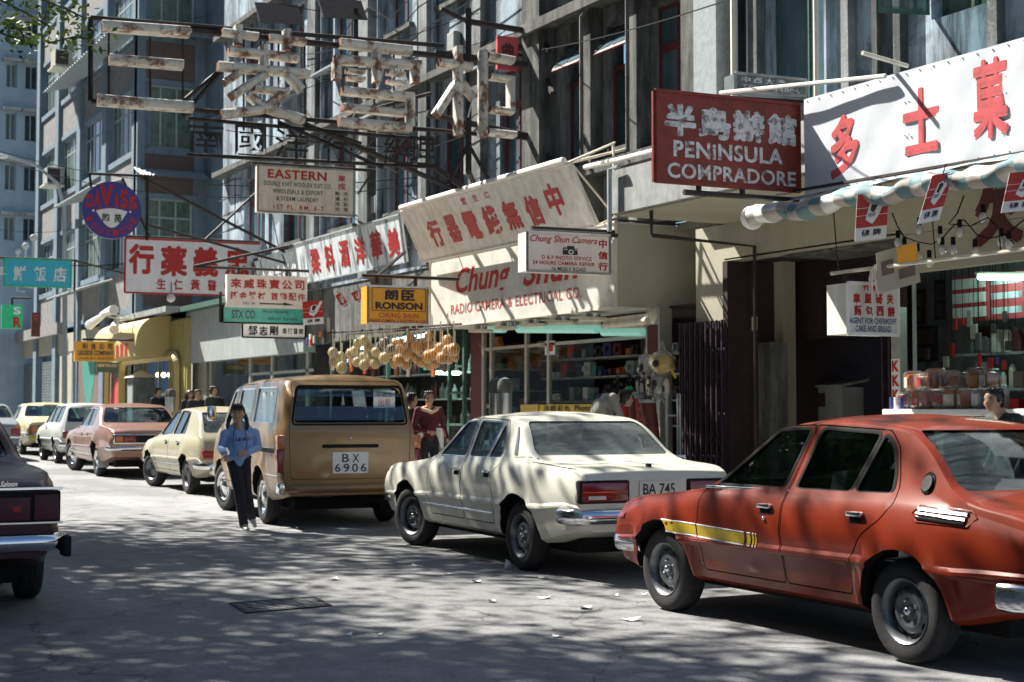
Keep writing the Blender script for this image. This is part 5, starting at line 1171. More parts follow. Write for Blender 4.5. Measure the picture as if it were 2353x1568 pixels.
    # ---- surface strips on the left (side=-1) or right flank
    def ribbon(s,mb,pts,wd,proud=.004,side=-1,closed_=False,dep=.006):
        P=[Vector(p) for p in pts]
        if closed_: P=P+[P[0]]
        Q=[]
        for i in range(len(P)-1):
            n=max(1,int((P[i+1]-P[i]).length/.06)); Q+=[P[i].lerp(P[i+1],k/n) for k in range(n)]
        if not closed_: Q.append(P[-1])
        rows=[]; m=len(Q)
        for i in range(m):
            a=Q[(i-1)%m] if closed_ or i>0 else Q[i]; c=Q[(i+1)%m] if closed_ or i<m-1 else Q[i]; t=(c-a).normalized(); n_=Vector((-t.y,t.x))
            row=[]
            for o,pr in ((-.5,-dep),(-.5,proud*.6),(-.3,proud),(.3,proud),(.5,proud*.6),(.5,-dep)):
                q=Q[i]+n_*o*wd; row.append((q.x,side*(s.yside(q.x,q.y)+pr),q.y))
            rows.append(row)
        if closed_: rows.append(rows[0])
        mb.grid(rows); return mb
    def patch(s,mb,pts,proud=.003,side=-1,n=1):
        P=[Vector(p) for p in pts]   # quad strip between two polylines given as quad corners
        a,b_,c,d=P; k=max(2,int((b_-a).length/.06)); rows=[]
        for i in range(k+1):
            t=i/k; p,q=a.lerp(b_,t),d.lerp(c,t); rows.append([(r.x,side*(s.yside(r.x,r.y)+proud),r.y) for r in (p,p.lerp(q,.5),q)])
        mb.grid(rows)
def make_wheel(T,x,yo,sd,R_,style,steer=0,rim='rim_steel'):
    s=sd; k=R_/.29
    def pf(p): return [(r*k,-s*h) for r,h in p]
    c=(x,yo*s,R_)
    b=MB(); b.lathe(pf([(0,.07),(.12,.07),(.12,.14),(0,.14)]),c,'y',16); o=b.build('wheel',M['black'],T,True)
    b=MB(); b.lathe(pf([(.172,.03),(.178,.008),(.20,.0),(.235,-.006),(.265,.0),(.281,.014),(.29,.034),(.29,.066),(.284,.07),(.29,.074),(.29,.096),(.284,.10),(.29,.104),(.29,.135),(.28,.155),(.22,.165),(.172,.15)]),c,'y',36); t=b.build('tyre',M['tyre'],o,True,50)
    if style=='hub': pr=[(0,.0),(.05,.002),(.075,.012),(.082,.03),(.11,.035),(.13,.02),(.15,.028),(.16,.012),(.172,.004),(.182,.0),(.185,.012)]
    elif style=='alloy': pr=[(0,.028),(.035,.026),(.045,.035),(.09,.045),(.14,.045),(.158,.02),(.172,.004),(.182,.0),(.185,.012)]
    else: pr=[(0,.035),(.03,.033),(.034,.045),(.065,.047),(.085,.035),(.105,.03),(.125,.05),(.14,.07),(.152,.072),(.160,.03),(.172,.008),(.182,.0),(.185,.012)]
    b=MB(); b.lathe(pf(pr),c,'y',32); r_=b.build('rim',M['chrome' if style=='hub' else rim],o,True,60)
    b=MB(); nn=8 if style!='alloy' else 6
    for i in range(nn):
        a=2*math.pi*i/nn+.2; rr=.131*k; ce=(x+rr*math.cos(a),yo*s-s*(.052 if style!='hub' else .022),R_+rr*math.sin(a))
        tx=(-math.sin(a),math.cos(a)); q=[]
        for j in range(10):
            u,v=.024*k*math.cos(2*math.pi*j/10),(.008 if style!='alloy' else .026)*k*math.sin(2*math.pi*j/10); q.append((ce[0]+tx[0]*u+math.cos(a)*v,ce[1]+s*.012,ce[2]+tx[1]*u+math.sin(a)*v))
        b.poly(q)
    b.build('rim_slot',M['black'],r_)
    if style=='steel':
        b=MB()
        for i in range(4): a=math.pi/2*i+.5; b.ball((x+.062*k*math.cos(a),yo*s-s*.036,R_+.062*k*math.sin(a)),.011*k,7,5)
        b.ball((x,yo*s-s*.03,R_),.026*k,10,6); b.build('wheel_nut',M['chrome'],r_,True)
    if steer:
        for ob in (o,):
            ob.matrix_local=Matrix.Translation((x,yo*s-s*.08,0))@Matrix.Rotation(steer,4,'Z')@Matrix.Translation((-x,-(yo*s-s*.08),0))
    return o
def bumper(T,name,xe,z,hw,wrap,h,m,front=False,dep=.10,crv=.04):
    b=MB(); sg=-1 if front else 1; path=[]
    path.append((xe-sg*wrap,-hw)); path.append((xe-sg*.10,-hw)); path.append((xe-sg*.035,-hw+.035)); 
    for i in range(9): y=-hw+.09+(2*hw-.18)*i/8; path.append((xe+sg*crv*(1-(y/hw)**2),y))
    path+=[(xe-sg*.035,hw-.035),(xe-sg*.10,hw),(xe-sg*wrap,hw)]
    prof=[(-.03,-h/2),(-.005,-h/2),(.02,-h*.36),(.03,-h*.1),(.03,h*.1),(.02,h*.36),(-.005,h/2),(-.03,h/2)]
    rows=[]
    for i,(x,y) in enumerate(path):
        a=Vector(path[max(0,i-1)]); c=Vector(path[min(len(path)-1,i+1)]); t=(c-a).normalized(); n=Vector((t.y,-t.x))*sg
        if n.dot(Vector((x-(xe-sg*1.2),y*.6)))<0: n=-n
        rows.append([(x+n.x*o,y+n.y*o,z+q) for o,q in prof])
    b.grid(rows); b.poly(rows[0]); b.poly(rows[-1]); return b.build(name,M[m],T,True,50)
def seat(T,x,y0,y1,z=.52,h=.55,rec=.12,hr=True):
    b=MB(); b.box((x-.45,y0,.34),(x+.02,y1,z),bev=.05); b.obox((x-.02,y0+.01,z-.05),(.13,0,.02),(0,y1-y0-.02,0),(rec,0,h))
    if hr: b.box((x+rec+.0,(y0+y1)/2-.12,z+h-.03),(x+rec+.1,(y0+y1)/2+.12,z+h+.14),bev=.03)
    return b.build('seat',M['seat_dark'],T)
def make_car(name,label,paint,sp,Pf=None,Pr=None,cat='car',group=None,sides=(-1,),detail=2):
    global CARM
    C=Car(sp); s=sp; ax=C.ax; yt=sp.get('track',C.fp(ax[1])-.045)
    # pose from where the tyres of the visible side stand
    sd=sp.get('pose_side',-1)
    d=(Pr-Pf).to_2d().normalized(); th=math.atan2(d.y,d.x); ct,st=math.cos(th),math.sin(th)
    mid=(Pr.to_2d()*sp.get('anchor',.5)+Pf.to_2d()*(1-sp.get('anchor',.5))); mx=ax[1]*sp.get('anchor',.5)+ax[0]*(1-sp.get('anchor',.5)); my=sd*yt
    lx,ly=mid.x-(ct*mx-st*my),mid.y-(st*mx+ct*my); loc=(lx,ly,gz(ly))
    T=thing(name,label,cat,loc,group,rz=th); T.rotation_euler=(0,-math.atan(SLOPE*st),th)
    CARM=[M[paint],M['black'],M['interior']]; LOCAL[0]=True
    step=.045 if detail==2 else .09
    base=C.loft(0,step=step); jobs=[]
    def job(me,ops):
        o=tmpob(me)
        for k,q in ops:
            md=o.modifiers.new('b','BOOLEAN'); md.solver='MANIFOLD'; md.operation=k; md.object=q
        jobs.append(o); return o
    W=C.fp(2)+.3
    def cyl(x,a,c):
        n=40; vs=[(x+C.Ra*math.cos(2*math.pi*i/n),y,C.R+C.Ra*math.sin(2*math.pi*i/n)) for y in (a,c) for i in range(n)]
        return tmpob(closed(vs,[tuple(range(n))[::-1],tuple(range(n,2*n))]+[(i,(i+1)%n,(i+1)%n+n,i+n) for i in range(n)],1))
    cut=[]
    for x in ax:
        for q in (-1,1): cut.append(('DIFFERENCE',cyl(x,q*(yt-.24),q*W)))
    cx0,cx1=sp['cabin']; cut.append(('DIFFERENCE',tmpob(C.loft(.05,cx0,cx1,.30,2,step=.09))))
    wins=[('side_window',roundpoly(p,.04)) for p in sp['windows']]
    wp=[tmpob(prism(p,-W,W,'y',1)) for _,p in wins]
    cut+=[('DIFFERENCE',q) for q in wp]
    scr=[]
    for nm,key,a,c in (('windscreen','front',-.5,sp['mid']),('rear_window','rear',sp['mid'],C.L+.5)):
        pz=roundpoly(sp[key],.05); q=tmpob(prism(pz,a,c,'x',1)); scr.append((nm,q)); cut.append(('DIFFERENCE',q))
    doors=[roundpoly(p,.03,2) for p in sp['doors']]
    panels=[]
    bops=list(cut)
    for q in sides:
        for p in doors:
            a,c=(-W,-.42) if q<0 else (.42,W)
            bops.append(('DIFFERENCE',tmpob(prism(p,a,c,'y',1)))); panels.append(('door',tmpob(prism(inset(p,.008),a,c,'y',1))))
    if 'gate' in sp:
        pg=roundpoly(sp['gate'],.06); bops.append(('DIFFERENCE',tmpob(prism(pg,C.L-.55,C.L+.4,'x',1)))); panels.append(('tailgate',tmpob(prism(inset(pg,.006),C.L-.55,C.L+.4,'x',1))))
    names=['body']; job(base,bops)
    for nm,q in panels: names.append(nm); job(base.copy(),cut+[('INTERSECT',q)])
    g0,g1=C.loft(.010,step=step),tmpob(C.loft(.017,step=step))
    for nm,q in [(nm,q) for (nm,_),q in zip(wins,wp)]+scr:
        for half in ((-1,1) if nm=='side_window' else (0,)):
            me=g0.copy(); hb=[]
            if half: hb=[('INTERSECT',tmpob(prism([(-1,-1),(9,-1),(9,9),(-1,9)],half*.1,half*W,'y',1)))]
            names.append(nm); job(me,[('DIFFERENCE',g1),('INTERSECT',q)]+hb)
    res=evalmesh(jobs); cleartmp(); out={}
    for nm,me in zip(names,res):
        if len(me.polygons)==0: continue
        if nm in('side_window','windscreen','rear_window'):
            me.materials.clear(); me.materials.append(M[sp.get('rear_glass','glass') if nm=='rear_window' else 'glass'])
            me.polygons.foreach_set('material_index',[0]*len(me.polygons))
        me.polygons.foreach_set('use_smooth',[True]*len(me.polygons)); me.set_sharp_from_angle(angle=R(32)); me.name=nm
        out.setdefault(nm,[]).append(link(nm,me,T))
    # wheels
    for i,x in enumerate(ax):
        for q in (-1,1): make_wheel(T,x,yt,q,C.R,sp.get('wheel','steel'),sp.get('steer',0) if i==0 else 0)
    b=MB(); b.box((.35,-yt+.22,.2),(C.L-.35,yt-.22,.34)); 
    b.tube([(ax[1],-yt+.1,C.R),(ax[1],yt-.1,C.R)],.05,8); b.tube([(ax[1]-.2,.35,.22),(C.L-.02,.38,.25)],.025,7); b.ball((ax[1],0,C.R),(.12,.12,.12)); b.build('underbody',M['black'],T)
    if sp.get('seats',1):
        sx=sp['seat_x']; seat(T,sx,-.62,-.1); seat(T,sx,.1,.62); seat(T,sp['seat_r'],-.62,.62,hr=False)
        b=MB(); b.box((cx0+.15,-.62,.6),(cx0+.38,.62,C.ft(cx0)-.1),bev=.04); b.build('dashboard',M['seat_dark'],T)
        b=MB(); n=18; ctr=Vector((cx0+.55,.34,C.ft(cx0)-.08)); b.tube([ctr+Vector((.09*math.sin(2*math.pi*i/n),.18*math.cos(2*math.pi*i/n),.16*math.sin(2*math.pi*i/n))) for i in range(n+1)],.014,5); b.build('steering_wheel',M['black'],T,True)
    # trims
    for q in sides:
        if sp.get('chrome_win',1):
            b=MB()
            for _,p in wins: C.ribbon(b,inset(p,-.006),sp.get('trim_w',.016),.004,q,True)
            b.build('window_trim',M[sp.get('trim_mat','chrome')],T,True)
        for nm,mt,pts,wd in sp.get('ribbons',[]):
            b=MB(); C.ribbon(b,pts,wd,.006,q); b.build(nm,M[mt],T,True)
        for i,(x,z) in enumerate(sp.get('handles',[])):
            y=q*(C.yside(x,z)); b=MB(); b.box((x-.065,y-.004*q,z-.014),(x+.065,y+q*.03,z+.016),bev=.010); par=out['door'][min(i,len(out['door'])-1)] if 'door' in out and q==sides[0] else T
            b.build('handle',M['chrome'],par,True); b=MB(); C.patch(b,[(x-.055,z-.05),(x+.055,z-.05),(x+.055,z-.014),(x-.055,z-.014)],.002,q); b.build('handle_recess',M['black'],par)
    for bp in sp.get('bumpers',[]): bumper(T,*bp)
    return T,C,out
def boxpart(T,name,m,a,c,bev=.01,par=None): b=MB(); b.box(a,c,bev=bev); return b.build(name,M[m],par or T,True,40)
def plate(T,x,z,w,h,lines,y=0,face='plate_white',ink='ink_black',name='number_plate',d=1):
    P=Panel((x,y-w/2*d,z+h/2),(0,w*d,0),(0,0,-h),(d,0,0)); b=MB(); P.slab(b,.012); o=b.build(name,M[face],T)
    if lines:
        b=MB(); n=len(lines)
        for i,t in enumerate(lines):
            if n>1: ws=.36*len(t)/4+.08; P.row(b,t,.5-ws*1.1,.08+.46*i,.5+ws*1.1,.48+.46*i,.68,bold=.012)
            else: P.text(b,t,.08,.15,.92,.85,.01)
        b.build('lettering',M[ink],o)
    return o
# --------------------------------------------------- red saloon
RED=dict(top=[(0,.58),(.03,.67),(.13,.735),(.6,.805),(1.08,.862),(1.17,.885),(1.74,1.285),(1.86,1.33),(2.1,1.362),(2.4,1.372),(2.8,1.350),(3.0,1.315),(3.12,1.255),(3.52,.952),(3.60,.925),(3.9,.87),(3.97,.80),(3.995,.70)],
 belt=[(0,.53),(.13,.67),(1.1,.838),(2.5,.872),(3.1,.885),(3.5,.86),(4,.76)],bot=[(0,.36),(.1,.29),(.45,.25),(3.4,.25),(3.7,.31),(3.995,.38)],
 plan=[(0,.64),(.03,.70),(.15,.745),(.6,.772),(1.4,.785),(2.8,.785),(3.4,.775),(3.8,.735),(3.96,.70),(3.995,.66)],
 axles=(.72,3.09),R=.288,gap=.055,flare=.03,tumble=.40,cabin=(1.22,3.48),mid=2.4,
 windows=[[(1.33,.905),(2.00,.912),(2.10,1.278),(1.80,1.262)],[(2.12,.914),(2.62,.92),(2.74,1.262),(2.21,1.28)],[(2.66,.922),(2.97,.93),(2.945,1.06),(2.87,1.20),(2.78,1.258)]],
 front=[(-.62,.93),(.62,.93),(.53,1.27),(-.53,1.27)],rear=[(-.63,.965),(.63,.965),(.53,1.285),(-.53,1.285)],
 doors=[[(1.20,.33),(1.17,.80),(1.20,.868),(1.30,.885),(1.79,1.292),(2.14,1.308),(2.05,.9),(2.06,.33)],[(2.066,.33),(2.056,.9),(2.146,1.308),(2.82,1.285),(2.93,1.19),(3.01,1.0),(3.02,.88),(2.94,.78),(2.80,.69),(2.70,.55),(2.67,.33)]],
 handles=[(1.90,.795),(2.74,.80)],seat_x=2.25,seat_r=3.02,wheel='steel',steer=0,
 ribbons=[('belt_trim','chrome',[(1.20,.882),(2.0,.896),(2.93,.912)],.016)],
 bumpers=[('bumper',.0,.43,.72,.42,.13,'chrome',True),('bumper',3.985,.45,.735,.20,.15,'chrome',False)],trim_mat='black',trim_w=.024)
T,C,O=make_car('parked_car','orange red four door saloon with a yellow flank stripe','car_red',RED,onG(1544,1408),onG(2050,1520))
# stripe, vents, emblem, side lamps
for a,c in ((1.06-.22,1.17),(1.185,1.70),(1.73,1.765),(1.785,1.80),(1.815,1.826)):
    z=lambda x:.600-.025*(x-.8)
    b=MB(); C.patch(b,[(a,z(a)-.036),(c,z(c)-.032),(c,z(c)+.032),(a if a>1 else a-.04,z(a)+.036)],.0035); o=b.build('side_stripe',M['stripe_yellow'],T,True)
    b=MB()
    for e in (-.040,.040): C.ribbon(b,[(a-(.05 if a<1 and e>0 else 0),z(a)+e),(c,z(c)+e)],.008,.0045)
    b.build('stripe_edge',M['plate_white'],o)
b=MB(); C.ribbon(b,[(1.0,.515),(2.66,.515)],.018,.006); C.ribbon(b,[(3.46,.515),(3.90,.515)],.018,.006); b.build('flank_crease',M['car_red'],T,True)
P_=lambda x,z,pr=.003:(x,-(C.yside(x,z)+pr),z)
b=MB(); 
for rr,pr in ((.062,.004),(.05,.012)): b.poly([P_(3.22+rr*.78*math.cos(t),1.0+rr*math.sin(t),pr) for t in [2*math.pi*k/20 for k in range(20)]][::-1])
o=b.build('pillar_emblem',M['chrome'],T); b=MB(); b.poly([P_(3.22+.036*math.cos(t),1.0+.044*math.sin(t),.016) for t in [2*math.pi*k/16 for k in range(16)]][::-1]); b.build('emblem_face',M['dark_iron'],o)
for z in (.865,.84,.815):
    b=MB(); C.ribbon(b,[(3.22,z),(3.56,z-.012)],.018,.014); b.build('vent_louvre',M['chrome'],T,True)
b=MB(); C.ribbon(b,[(3.18,.84),(3.22,.885),(3.58,.87),(3.62,.835),(3.58,.79),(3.22,.795)],.012,.006,closed_=True); b.build('vent_surround',M['car_red'],T,True)
b=MB(); C.patch(b,[(.13,.61),(.23,.61),(.23,.65),(.13,.65)],.008); b.build('side_lamp',M['lamp_red'],T)
b=MB(); b.ball((1.90,-(C.yside(1.9,.72)+.004),.72),.013,8,6); b.build('door_lock',M['chrome'],O['door'][0],True)
for q in (-1,1): 
    boxpart(T,'tail_lamp','lamp_red',(3.965,q*.40,.60),(4.01,q*.66,.74)); boxpart(T,'headlamp','chrome',(-.01,q*.36,.52),(.03,q*.62,.66))
P=Panel((3.38,.05,1.18),(0,.16,0),(.12,0,-.20),(1,0,.6)); b=MB(); P.slab(b,.004); o=b.build('window_card',M['plate_white'],T); b=MB(); P.rect(b,.05,.55,.6,1.6,.003); b.build('red_ribbon',M['ink_red'],o)
# --------------------------------------------------- white saloon
WHT=dict(top=[(0,.66),(.03,.735),(.12,.785),(.7,.84),(1.24,.895),(1.33,.918),(1.86,1.285),(1.98,1.325),(2.25,1.350),(2.55,1.355),(2.9,1.335),(3.06,1.29),(3.50,.975),(3.58,.95),(4.12,.915),(4.29,.885),(4.33,.82)],
 belt=[(0,.60),(.12,.73),(1.2,.87),(2.6,.90),(3.5,.915),(4.1,.895),(4.33,.81)],bot=[(0,.36),(.1,.30),(.5,.26),(3.6,.26),(4.0,.33),(4.33,.40)],
 plan=[(0,.68),(.03,.72),(.15,.76),(.7,.79),(1.6,.80),(3.0,.80),(3.8,.78),(4.18,.76),(4.30,.745),(4.33,.725)],
 axles=(.80,3.30),R=.298,gap=.065,flare=.022,tumble=.34,cabin=(1.38,3.48),mid=2.5,
 windows=[[(1.52,.935),(2.10,.94),(2.15,1.262),(1.94,1.254)],[(2.20,.94),(2.58,.945),(2.70,1.258),(2.24,1.266)],[(2.62,.945),(2.86,.95),(2.88,1.10),(2.775,1.25)]],
 front=[(-.64,.965),(.64,.965),(.55,1.272),(-.55,1.272)],rear=[(-.66,.985),(.66,.985),(.55,1.272),(-.55,1.272)],rear_glass='glass_dusty',
 doors=[[(1.36,.36),(1.35,.85),(1.42,.915),(1.90,1.285),(2.17,1.297),(2.14,.9),(2.15,.36)],[(2.156,.36),(2.146,.9),(2.18,1.297),(2.83,1.283),(2.94,1.10),(2.93,.92),(2.80,.80),(2.90,.66)][:-1]+[(2.84,.64),(2.80,.36)]],
 handles=[(2.04,.815),(2.70,.82)],seat_x=2.45,seat_r=3.02,wheel='steel',steer=R(14),
 ribbons=[('sill_trim','chrome',[(1.18,.455),(2.78,.455)],.014)],
 bumpers=[('bumper',.0,.47,.74,.3,.12,'chrome',True),('bumper',4.32,.52,.78,.25,.13,'chrome',False)])
T,C,O=make_car('parked_car','dusty white four door saloon with a square red tail lamp parked behind the gold van','car_white',WHT,onG(940,1253),onG(1196,1312))
for q in (-1,1):
    boxpart(T,'tail_lamp_bezel','rubber',(4.27,q*.27,.625),(4.345,q*.74,.815),.02); o=boxpart(T,'tail_lamp','lamp_red',(4.34,q*.295,.645),(4.355,q*.715,.795),.008); boxpart(T,'reverse_lamp','lamp_clear',(4.35,q*.50,.66),(4.357,q*.66,.69),.003)
    b=MB(); b.tube([(4.357,q*.30,.72),(4.357,q*.71,.72)],.005,4); b.build('lamp_divider',M['chrome'],o)
    boxpart(T,'headlamp','chrome',(-.01,q*.36,.55),(.04,q*.66,.72))
plate(T,4.345,.735,.36,.13,['BA 745'],face='car_white')
for i in range(3):
    b=MB(); C.ribbon(b,[(3.05+.022*i,1.22-.03*i),(3.13+.022*i,.985)],.016,.010); b.build('pillar_vent',M['steel'],T,True)
b=MB(); C.ribbon(b,[(3.5,.935),(3.8,.922),(4.2,.90)],.007,.001); C.ribbon(b,[(2.98,.955),(3.46,.975)],.006,.001); b.build('panel_gap',M['rubber'],T)
b=MB(); b.tube([(3.5,-.68,.92),(3.5,-.68,.965)],.012,6); b.build('filler_knob',M['dark_iron'],T); boxpart(T,'boot_lock','dark_iron',(4.16,-.02,.905),(4.20,.02,.935),.006)
P=Panel((2.0,-.3,1.22),(.3,0,0),(0,0,-.22),(0,-1,0)); b=MB(); P.slab(b,.005); o=b.build('paper_notice',M['paper'],T); b=MB(); P.text(b,'售',.3,.2,.7,.8,.03); b.build('lettering',M['ink_red'],o)
# --------------------------------------------------- gold van
VAN=dict(top=[(0,.80),(.03,.90),(.12,.99),(.42,1.08),(.52,1.11),(1.02,1.59),(1.16,1.685),(1.45,1.725),(2.6,1.765),(3.8,1.755),(4.0,1.65),(4.08,1.60),(4.12,1.58)],
 belt=[(0,.72),(.12,.86),(.5,1.05),(2,1.12),(4.12,1.15)],bot=[(0,.40),(.1,.34),(.5,.30),(3.4,.30),(3.9,.34),(4.12,.38)],
 plan=[(0,.70),(.03,.75),(.15,.79),(.7,.82),(1.6,.835),(3.4,.835),(3.95,.825),(4.06,.80),(4.12,.77)],
 axles=(.80,3.15),R=.315,gap=.06,flare=.018,tumble=.17,rc=.12,crown=.05,cabin=(.62,4.06),mid=2.0,tail=lambda z:-.16*max(0,z-1.1)-.03*max(0,.6-z),
 windows=[[(.86,1.17),(1.42,1.18),(1.44,1.575),(1.22,1.57)],[(1.60,1.18),(2.40,1.19),(2.40,1.59),(1.62,1.585)],[(2.58,1.19),(3.62,1.20),(3.55,1.60),(2.58,1.60)]],
 front=[(-.70,1.15),(.70,1.15),(.62,1.60),(-.62,1.60)],rear=[(-.66,1.20),(.66,1.20),(.60,1.60),(-.60,1.60)],rear_glass='glass',
 doors=[[(.70,.42),(.66,1.10),(.74,1.14),(1.18,1.63),(1.50,1.65),(1.50,.42)],[(1.506,.42),(1.506,1.65),(2.48,1.66),(2.48,.42)]],gate=[(-.70,.56),(.70,.56),(.72,1.15),(.64,1.68),(-.64,1.68),(-.72,1.15)],
 handles=[(1.40,1.02),(1.62,1.02)],seat_x=1.55,seat_r=2.6,wheel='hub',steer=R(12),
 ribbons=[('side_moulding','rubber',[(.75,.86),(2.0,.88),(3.86,.88)],.05),('moulding_line','chrome',[(.75,.888),(2.0,.908),(3.86,.908)],.010),('sill_trim','chrome',[(1.2,.56),(2.8,.56)],.012),('sill_trim','chrome',[(3.5,.60),(4.0,.60)],.012)],
 flank=[(0,-.09),(.06,-.04),(.2,-.012),(.35,0),(.45,.006),(.6,0),(.8,-.006),(.94,-.018),(1,-.03)],
 bumpers=[('bumper',.0,.50,.80,.4,.15,'chrome',True),('bumper',4.10,.46,.80,.10,.10,'car_gold',False)],trim_mat='chrome')
T,C,O=make_car('parked_van','gold brown passenger van with number plate BX 6906 parked beside the walking girl','car_gold',VAN,onG(511,1173),onG(603,1204),cat='van')
plate(T,4.125,.745,.42,.24,['BX','6906'])
for q in (-1,1):
    boxpart(T,'tail_lamp','lamp_red',(3.99,q*.745,.64),(4.115,q*.845,.90),.012); boxpart(T,'indicator_lamp','lamp_amber',(3.99,q*.745,.90),(4.115,q*.845,1.06),.012); boxpart(T,'bumper_end','chrome',(3.95,q*.76,.40),(4.135,q*.83,.53),.02)
boxpart(T,'gate_handle','rubber',(4.11,-.33,.915),(4.14,.33,.955),.01,O['tailgate'][0])
b=MB(); b.ball((4.115,0,1.02),.02,8,5); b.build('gate_lock',M['chrome'],O['tailgate'][0],True)
P=Panel((4.118,-.66,.66),(0,.20,0),(0,0,-.04),(1,0,0)); b=MB(); P.slab(b,.004); o=b.build('name_badge',M['maroon'],T); b=MB(); P.text(b,'NISSAN',.1,.2,.9,.8,.01,d=.002); b.build('lettering',M['ink_red'],o)
b=MB(); pz=roundpoly([(-.68,1.18),(.68,1.18),(.615,1.615),(-.615,1.615)],.05); sh=lambda z:4.10+C.shift(4.1,z)
b.tube([(sh(z)+.012,y,z) for y,z in pz]+[(sh(pz[0][1])+.012,pz[0][0],pz[0][1])],.017,5,caps=False); b.build('window_rubber',M['rubber'],O['tailgate'][0])
P=Panel((sh(1.55)-.02,.30,1.57),(0,.26,0),(.0,0,-.2),(1,0,.1)); b=MB(); P.slab(b,.003); o=b.build('window_notice',M['sign_white'],T); b=MB(); P.row(b,'中英文',.1,.1,.9,.4,.8); P.row(b,'出租',.2,.5,.8,.9,.8); b.build('lettering',M['ink_red'],o)
for y in (-.30,.30): b=MB(); b.box((3.0,y-.2,.6),(3.1,y+.2,1.38),bev=.04); b.build('seat_back',M['seat_dark'],T)
for x in (2.8,3.15): b=MB(); b.box((x,-.72,.98),(x+.16,-.70,1.55)); b.build('curtain',M['white_paint'],T)
boxpart(T,'wing_mirror','chrome',(.62,-.98,1.18),(.70,-.86,1.38),.03)
# --------------------------------------------------- cream hatch
import copy
CRM=copy.deepcopy(RED); CRM.update(top=[(0,.60),(.03,.69),(.13,.75),(.6,.81),(1.02,.865),(1.10,.89),(1.66,1.258),(1.8,1.335),(2.1,1.362),(2.6,1.36),(3.0,1.32),(3.16,1.27),(3.62,.93),(3.70,.87),(3.84,.66)],
 plan=[(0,.64),(.03,.70),(.15,.74),(.6,.765),(1.4,.775),(2.8,.775),(3.4,.765),(3.7,.73),(3.8,.70),(3.84,.66)],belt=[(0,.55),(.13,.69),(1.1,.84),(2.5,.87),(3.2,.88),(3.6,.86),(3.84,.62)],bot=[(0,.36),(.1,.29),(.45,.25),(3.2,.25),(3.6,.31),(3.84,.38)],
 axles=(.70,3.02),cabin=(1.15,3.55),wheel='alloy',steer=R(16),ribbons=[('sill_trim','chrome',[(1.04,.44),(2.66,.44)],.012)],rear=[(-.6,.96),(.6,.96),(.52,1.27),(-.52,1.27)],
 windows=[[(1.28,.905),(1.95,.912),(2.0,1.278),(1.73,1.262)],[(2.06,.914),(2.46,.92),(2.52,1.27),(2.10,1.28)],[(2.50,.922),(2.76,.93),(2.62,1.262),(2.57,1.268)]],
 doors=[[(1.10,.33),(1.08,.80),(1.13,.868),(1.22,.885),(1.70,1.292),(2.05,1.308),(2.0,.9),(2.0,.33)],[(2.006,.33),(2.006,.9),(2.056,1.308),(2.66,1.25),(2.82,.92),(2.75,.78),(2.66,.62),(2.62,.33)]],handles=[(1.86,.80),(2.62,.80)],seat_x=2.2,seat_r=2.95,mid=2.3,
 bumpers=[('bumper',.0,.45,.72,.3,.12,'chrome',True),('bumper',3.83,.46,.72,.35,.12,'chrome',False)])
T,C,O=make_car('parked_car','cream fastback with a chrome roof side mirror parked just ahead of the gold van','car_cream',CRM,onG(340,1117),onG(434,1137),detail=1)
for q in (-1,1): boxpart(T,'tail_lamp','lamp_red',(3.74,q*.42,.56),(3.86,q*.70,.70)); boxpart(T,'headlamp','chrome',(-.01,q*.36,.54),(.04,q*.62,.68))
b=MB(); C.patch(b,[(.06,.60),(.16,.60),(.16,.66),(.06,.66)],.012); b.build('side_lamp',M['lamp_amber'],T)
# --------------------------------------------------- brown big saloon
BRN=copy.deepcopy(WHT); BRN.update(top=[(0,.66),(.03,.74),(.15,.80),(.8,.85),(1.36,.91),(1.45,.93),(1.98,1.31),(2.1,1.36),(2.4,1.40),(2.75,1.405),(3.1,1.375),(3.25,1.33),(3.72,1.02),(3.8,1.0),(4.4,.955),(4.6,.90),(4.66,.80)],
 belt=[(0,.60),(.12,.74),(1.2,.87),(2.6,.885),(3.4,.93),(4.2,.92),(4.66,.78)],bot=[(0,.36),(.1,.30),(.5,.26),(3.8,.26),(4.3,.33),(4.66,.40)],
 plan=[(0,.70),(.03,.75),(.15,.80),(.7,.835),(1.6,.845),(3.3,.845),(4.1,.81),(4.5,.77),(4.62,.75),(4.66,.71)],axles=(.86,3.54),R=.31,cabin=(1.5,3.68),mid=2.7,flare=.03,
 windows=[[(1.64,.945),(2.30,.95),(2.34,1.295),(2.06,1.288)],[(2.40,.95),(2.95,.96),(2.92,1.28),(2.43,1.298)]],front=[(-.66,.965),(.66,.965),(.57,1.31),(-.57,1.31)],rear=[(-.69,1.03),(.69,1.03),(.58,1.32),(-.58,1.32)],rear_glass='glass',
 doors=[[(1.5,.36),(1.48,.85),(1.54,.915),(2.02,1.315),(2.37,1.33),(2.35,.9),(2.36,.36)],[(2.366,.36),(2.356,.9),(2.38,1.33),(2.98,1.315),(3.06,1.1),(3.08,.92),(3.0,.70),(2.98,.36)]],handles=[(2.22,.80),(2.84,.81)],seat_x=2.65,seat_r=3.35,steer=R(18),wheel='hub',
 ribbons=[('sill_trim','chrome',[(1.25,.42),(3.1,.42)],.03)],bumpers=[('bumper',.0,.47,.78,.3,.12,'chrome',True),('bumper',4.65,.56,.76,.3,.09,'chrome',False)])
T,C,O=make_car('parked_car','metallic brown large saloon with wide chrome framed tail lamps parked mid row','car_brown',BRN,onG(167,1082),onG(217,1094),detail=1)
boxpart(T,'tail_panel','chrome',(4.60,-.70,.64),(4.685,.70,.83),.03); boxpart(T,'tail_insert','rubber',(4.68,-.67,.665),(4.69,.67,.805),.004)
